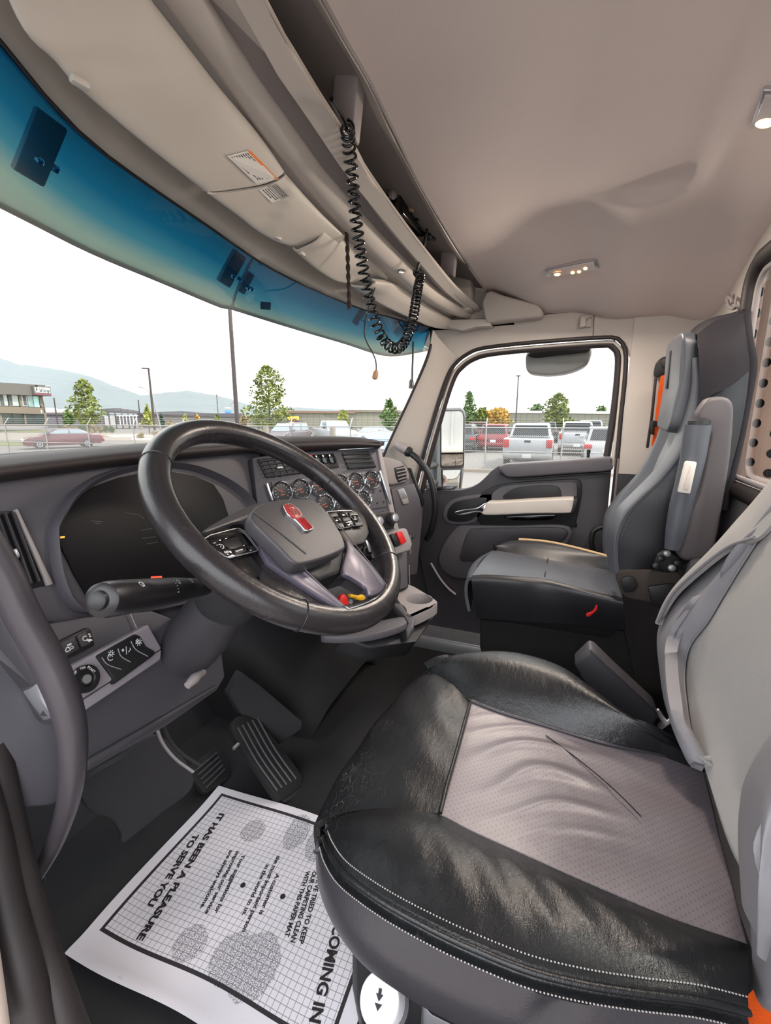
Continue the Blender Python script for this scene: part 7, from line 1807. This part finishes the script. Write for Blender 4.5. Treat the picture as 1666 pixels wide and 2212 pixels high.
    if kind == 'pickup':
        box('bed_liner', w((-1.95, 0, 1.352)), (1.75, Wd - .30, .03), M['black'], t, .005, Matrix.Rotation(heading, 3, 'Z'))
        box('tailgate_panel', w((-2.945, 0, 1.05)), (.06, Wd - .50, .52), paint, t, .025, Matrix.Rotation(heading, 3, 'Z'))
        box('tailgate_handle', w((-2.985, 0, 1.24)), (.03, .26, .09), M['black'], t, .01, Matrix.Rotation(heading, 3, 'Z'))
    if kind == 'suv':
        for s in (-1, 1): tube('roof_rail', [w((-1.7, s * (wtp - .05), zt + .05)), w((.1, s * (wtp - .05), zt + .05))], .025, M['black'], t, 6)
    return t
paint = lambda n, c, r=.25: mat(n, c, r, spec=.6, coat=.5)
maroon = paint('maroon_car_paint', (92, 26, 38)); whitep = paint('white_car_paint', (168, 170, 174)); redp = paint('red_car_paint', (128, 20, 28)); dred = paint('dark_red_car_paint', (92, 20, 26))
silv = paint('silver_car_paint', (140, 146, 152)); bluep = paint('blue_grey_car_paint', (100, 122, 148)); darkp = paint('dark_car_paint', (50, 54, 60)); greyp = paint('mauve_grey_car_paint', (104, 92, 98))
fA_, rA_ = UG(81, 970), UG(148, 967.5)
cdir = fA_ - rA_; cc_ = (fA_ + rA_) / 2
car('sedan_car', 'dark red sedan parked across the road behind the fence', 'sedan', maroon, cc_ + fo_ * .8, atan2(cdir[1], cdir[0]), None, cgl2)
def rear_at(u, v, L, hd=0.0):                # rear bumper seen at photo point, car pointing away
    p = UG(u, v); return p + np.array([cos(hd), sin(hd), 0]) * L / 2
car('pickup_truck', 'silver-white pickup with its tailgate to the fence, nearest in the passenger window', 'pickup', whitep, rear_at(1136, 1016, 5.8, .02), .02)
car('suv_car', 'bright red car with its back to the fence left of the silver-white pickup', 'suv', redp, rear_at(1064, 977, 4.6, .05), .05)
car('suv_car', 'darker red vehicle parked behind the bright red car', 'suv', dred, rear_at(1030, 957, 4.6, .08), .08)
car('suv_car', 'dark car half hidden behind the door mirror', 'suv', darkp, rear_at(992, 978, 4.6, .08), .08)
car('sedan_car', 'pale blue sedan between the bright red car and the silver-white pickup', 'sedan', bluep, rear_at(1098, 966, 4.8, .05), .05)
car('suv_car', 'dark car beyond the right side of the silver-white pickup', 'suv', darkp, rear_at(1178, 957, 4.6, .0), .0)
car('pickup_truck', 'white pickup right of the broad maple tree', 'pickup', whitep, rear_at(1244, 985, 5.6, .0), .0)
car('suv_car', 'white car in the right corner of the passenger window', 'suv', paint('bright_white_car_paint', (182, 182, 184)), rear_at(1308, 1008, 4.7, .0), .0)
car('pickup_truck', 'small pale pickup behind the white pickup at the window edge', 'pickup', silv, rear_at(1275, 962, 5.6, .0), .0)
# cars beyond the dashboard
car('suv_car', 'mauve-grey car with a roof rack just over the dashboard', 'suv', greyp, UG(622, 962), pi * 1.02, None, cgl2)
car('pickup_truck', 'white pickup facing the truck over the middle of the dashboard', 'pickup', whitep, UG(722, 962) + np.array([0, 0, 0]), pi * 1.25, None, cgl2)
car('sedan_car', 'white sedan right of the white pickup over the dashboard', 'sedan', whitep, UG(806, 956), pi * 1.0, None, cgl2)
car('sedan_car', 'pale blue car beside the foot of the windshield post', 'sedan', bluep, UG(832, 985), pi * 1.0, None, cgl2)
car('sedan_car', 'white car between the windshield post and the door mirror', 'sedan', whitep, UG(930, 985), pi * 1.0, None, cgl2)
# concrete wheel stops / barrier blocks by the fence
for i, (u, v) in enumerate(((577, 972), (720, 975))):
    p = UG(u, v); bl = box('concrete_post', p + np.array([0, 0, .6]), (.3, .3, 1.95), conc, None, .03); bl.name = 'concrete_post'
    tag(bl, ['pale square post by the fence under the big maple tree', 'pale square post by the fence in front of the white pickup'][i], 'post')

# ---- hazy hills
hm = mat('forested_hill', (46, 58, 62), .95, var=.25, vscale=.006)
def hill(label, ridge, D, zbase, deep, seed):
    rnd = random.Random(seed); R_ = []
    for u, v in ridge:
        p = at_dist(u, D); R_.append((p[0], p[1], z_of(v, p)))
    R_ = catmull(R_, 120)
    away = np.array([FW[0], FW[1], 0]); away = ray(300, 900) * [1, 1, 0]; away /= np.linalg.norm(away)
    jit = np.array([rnd.gauss(0, .0004 * D) for _ in range(120)])
    rows = []
    for k, f in enumerate((0, .25, .5, .75, .92, 1.0)):
        r = R_.copy(); r[:, 2] = ZG + (R_[:, 2] - ZG) * f + jit * f; r -= away * deep * (1 - f); rows.append(r)
    G = np.array(rows + [R_ * [1, 1, 0] + away * deep * .6 + [0, 0, ZG]])
    o = sheet('hills', G, hm, None, 0, CAM, smooth=180); tag(o, kind='structure'); return o
hill('far', [(-260, 730), (-100, 748), (0, 769), (30, 776), (60, 787), (90, 790), (130, 796), (180, 806), (220, 818), (260, 835), (320, 856), (420, 885), (520, 902)], 3400, ZG, 900, 1)
hill('near', [(180, 905), (250, 880), (300, 858), (340, 850), (380, 846), (410, 844), (450, 850), (490, 858), (520, 868), (560, 878), (640, 888), (760, 897)], 2300, ZG, 600, 2)
hill('faint', [(480, 900), (560, 884), (640, 880), (720, 884), (800, 886), (860, 890), (960, 900)], 5200, ZG, 900, 3)
# smoke haze lying between the car park and the hills (a real scattering volume)
hz = MB(); c0_ = at_dist(420, 900); dA = c0_ - np.array([CAM[0], CAM[1], ZG]); ang_ = atan2(dA[1], dA[0])
Rz = np.array([[cos(ang_), -sin(ang_), 0], [sin(ang_), cos(ang_), 0], [0, 0, 1]])
hz.box((c0_[0], c0_[1], 200), (900, 3400, 480), Rz)
hzm = bpy.data.materials.new('smoke_haze'); hzm.use_nodes = True
nt_ = hzm.node_tree; nt_.nodes.remove(nt_.nodes['Principled BSDF'])
vs_ = nt_.nodes.new('ShaderNodeVolumeScatter'); vs_.inputs['Color'].default_value = (0.62, 0.82, 1.0, 1); vs_.inputs['Density'].default_value = 0.0008; vs_.inputs['Anisotropy'].default_value = 0.0
nt_.links.new(vs_.outputs[0], nt_.nodes['Material Output'].inputs['Volume'])
hzo = hz.obj('haze', hzm, None, 0); tag(hzo, kind='stuff')

# ---- door mirror, look-down mirror, rear plate, wall behind the truck
mC = UX(975, 950, 1.30); nM = np.array([-0.47, -0.88, 0.0]); nM /= np.linalg.norm(nM)
def UMr(u, v, h=0.0): return UP(u, v, mC, nM, h)
mirm = mat('mirror_silver', (235, 235, 235), 0.01, 1.0)
mr = thing('door_mirror', 'tall grey passenger door mirror with a flat glass above a small convex glass', 'mirror', UMr(970, 1060))
slab('housing', catmull(mapU(UMr, [(948, 893), (956, 884), (985, 880), (1000, 883), (1006, 892), (1006, 950), (1004, 1010), (998, 1056), (990, 1062), (955, 1062), (950, 1050), (947, 960)]), 60, True) if False else mapU(UMr, [(944, 900), (950, 886), (960, 881), (996, 880), (1004, 884), (1007, 894), (1006, 960), (1004, 1015), (998, 1062), (950, 1066), (944, 1040)]), -nM * .05, mat('grey_mirror_shell', (112, 116, 120), .45), mr, .008)
slab('bezel', mapU(UMr, [(952, 893), (958, 886), (994, 885), (1000, 890), (1003, 900), (1002, 1006), (998, 1010), (956, 1011), (952, 1008)], .001), -nM * -.004, M['rubber'], mr, .002)
mg = mapU(UMr, [(954, 895), (960, 889), (993, 888), (999, 892), (1001, 902), (1000, 1002), (996, 1006), (957, 1008), (954, 1004)], .006)
slab('mirror_glass', mg, -nM * .003, mirm, mr, 0)
slab('lower_bezel', mapU(UMr, [(954, 1013), (998, 1012), (994, 1058), (955, 1060)], .001), nM * .004, M['rubber'], mr, .002)
cv = [UMr(u, v, .006) for u, v in ((957, 1016), (995, 1015), (991, 1055), (957, 1057))]
tt = np.linspace(0, 1, 12); Gc = np.array([[cv[0] * (1 - a) * (1 - b) + cv[1] * a * (1 - b) + cv[2] * a * b + cv[3] * (1 - a) * b + nM * .012 * (1 - (2 * a - 1) ** 2) * (1 - (2 * b - 1) ** 2) for a in tt] for b in tt])
sheet('convex_glass', Gc, mirm, mr, 0, UMr(975, 1035, 1.0), smooth=180)
slab('outer_shell', [UMr(944, 900), UMr(950, 886), UMr(946, 884, -.10), UMr(936, 905, -.10), UMr(932, 1040, -.10), UMr(944, 1046)], -nM * .04, mat('blue_grey_mirror_back', (150, 164, 176), .3), mr, .01)
for (va, vb) in ((1002, 1012), (1040, 1050)):
    tube('mirror_arm', [UMr(946, va, -.03), UX(915, vb, 1.06)], .018, M['rubber'], mr, 8)
ld_ = thing('lookdown_mirror', 'pale grey look-down mirror hood hanging outside the top of the passenger window', 'mirror', UX(1205, 805, 1.12))
sh_ = catmull(mapU(UX, [(1136, 768), (1145, 758), (1205, 748), (1270, 748), (1279, 756), (1275, 776), (1264, 790), (1238, 802), (1205, 809), (1170, 810), (1142, 805), (1136, 792)], 1.09), 60, True)
slab('hood', sh_, (.10, 0, 0), mat('pale_grey_mirror_hood', (150, 146, 146), .35, spec=.6), ld_, .02, 4)
slab('dark_rim', catmull(mapU(UX, [(1140, 768), (1150, 760), (1205, 751), (1268, 750), (1276, 756), (1260, 762), (1205, 768), (1160, 773)], 1.085), 30, True), (.01, 0, 0), M['kick'], ld_, .002)
an = thing('whip_antenna', 'thin dark whip antenna outside the windshield post', 'antenna', UX(890, 830, 1.12))
tube('whip', mapU(UX, [(893, 700), (892, 770), (890, 835)], 1.12), [.004, .006], M['rubber'], an, 8)
lathe('antenna_base', [(0.014, 0), (.012, .03), (.007, .04)], UX(889, 838, 1.12), UPV, M['black'], an, 10)
# perforated exhaust guard behind the rear window, with the dark stack inside it
pl_ = thing('exhaust_guard', 'dusty perforated metal exhaust guard standing outside the rear window', 'exhaust guard', (0.95, -0.70, -0.2))
V = []; Fc = []; rg = .19; K = 16; na_ = 22; da = 2 * pi / na_; dzh = .062; rh = .0145
for i in range(na_):
    for j in range(30):
        for_a = i * da; zc = -.15 + j * dzh + (dzh / 2 if i % 2 else 0); o = len(V)
        def cyl(x, z): a = for_a + x / rg; return (.95 + rg * cos(a), -.70 + rg * sin(a), z)
        for k in range(K):
            t_ = 2 * pi * k / K; V.append(cyl(rh * cos(t_), zc + rh * sin(t_)))
        for k in range(K):
            t_ = 2 * pi * k / K; m_ = max(abs(cos(t_)), abs(sin(t_))); V.append(cyl(da * rg / 2 * cos(t_) / m_, zc + dzh / 2 * sin(t_) / m_))
        for k in range(K): k2 = (k + 1) % K; Fc.append((o + k, o + k2, o + K + k2, o + K + k))
po_ = mesh_obj('perforated_sheet', V, Fc, mat('dusty_aluminium', (190, 160, 146), .5, .3, var=.15), pl_, 0)
so_ = po_.modifiers.new('thickness', 'SOLIDIFY'); so_.thickness = .003
lathe('exhaust_stack', [(.155, -.2), (.155, 1.9)], (.95, -.70, 0), (0, 0, 1), mat('dark_exhaust_pipe', (40, 34, 32), .7), pl_, 24)
for z in (-.19, 1.72): tube('guard_band', [(.95 + .195 * cos(a), -.70 + .195 * sin(a), z) for a in np.linspace(0, 2 * pi, 33)[:-1]], .012, M['steel'], pl_, 6, True)
# block wall and siding behind, seen in the mirror
bw_ = thing('block_wall_building', 'building wall of rough stone blocks under white siding behind the truck', 'building', (4, -4.9, ZG))
stone = mat('split_face_block', (150, 138, 126), .95, var=.35, vscale=9, bump=1.0, bscale=26); smooth_b = mat('smooth_block', (178, 166, 150), .9, var=.06)
rb_ = random.Random(4)
me0 = None
for r in range(8):
    for c in range(16):
        x = 1.3 + c * .41 + (r % 2) * .2; z = ZG + .1 + r * .205
        rough = 6 <= r
        if me0 is None:
            o = box('block', (0, 0, 0), (.40, .2, .195), smooth_b, bw_, .006); me0 = o.data; o.location = (x, -4.9, z)
            me1 = None
        elif rough:
            if me1 is None:
                bm = bmesh.new(); bmesh.ops.create_cube(bm, size=1); bmesh.ops.subdivide_edges(bm, edges=bm.edges[:], cuts=4, use_grid_fill=True)
                bmesh.ops.scale(bm, vec=(.40, .2, .195), verts=bm.verts[:])
                for v in bm.verts:
                    if v.co.y > .09: v.co.y += rb_.uniform(-.01, .035)
                o = bm_obj('block', bm, stone, bw_, 0); me1 = o.data; o.location = (x, -4.9, z)
            else:
                o = newobj('block', me1, bw_); o.location = (x, -4.9 + rb_.uniform(0, .012), z)
        else:
            o = newobj('block', me0, bw_); o.location = (x, -4.9, z)
box('ledge', (4.5, -4.86, ZG + 1.72), (7.2, .3, .10), wt_m, bw_, .01)
sd2 = MB(); sd2.box((4.5, -4.95, ZG + 3.7), (7.2, .1, 3.9))
for i in range(24): sd2.box((1.2 + i * .3, -4.89, ZG + 3.7), (.04, .04, 3.9))
so2 = sd2.obj('white_siding', mat('white_siding', (205, 203, 200), .5), bw_); so2['kind'] = 'stuff'
sd3 = MB(); sd3.box((4.5, -5.1, ZG + 1.0), (7.2, .2, 2.0)); sd3.obj('backing', conc, bw_)
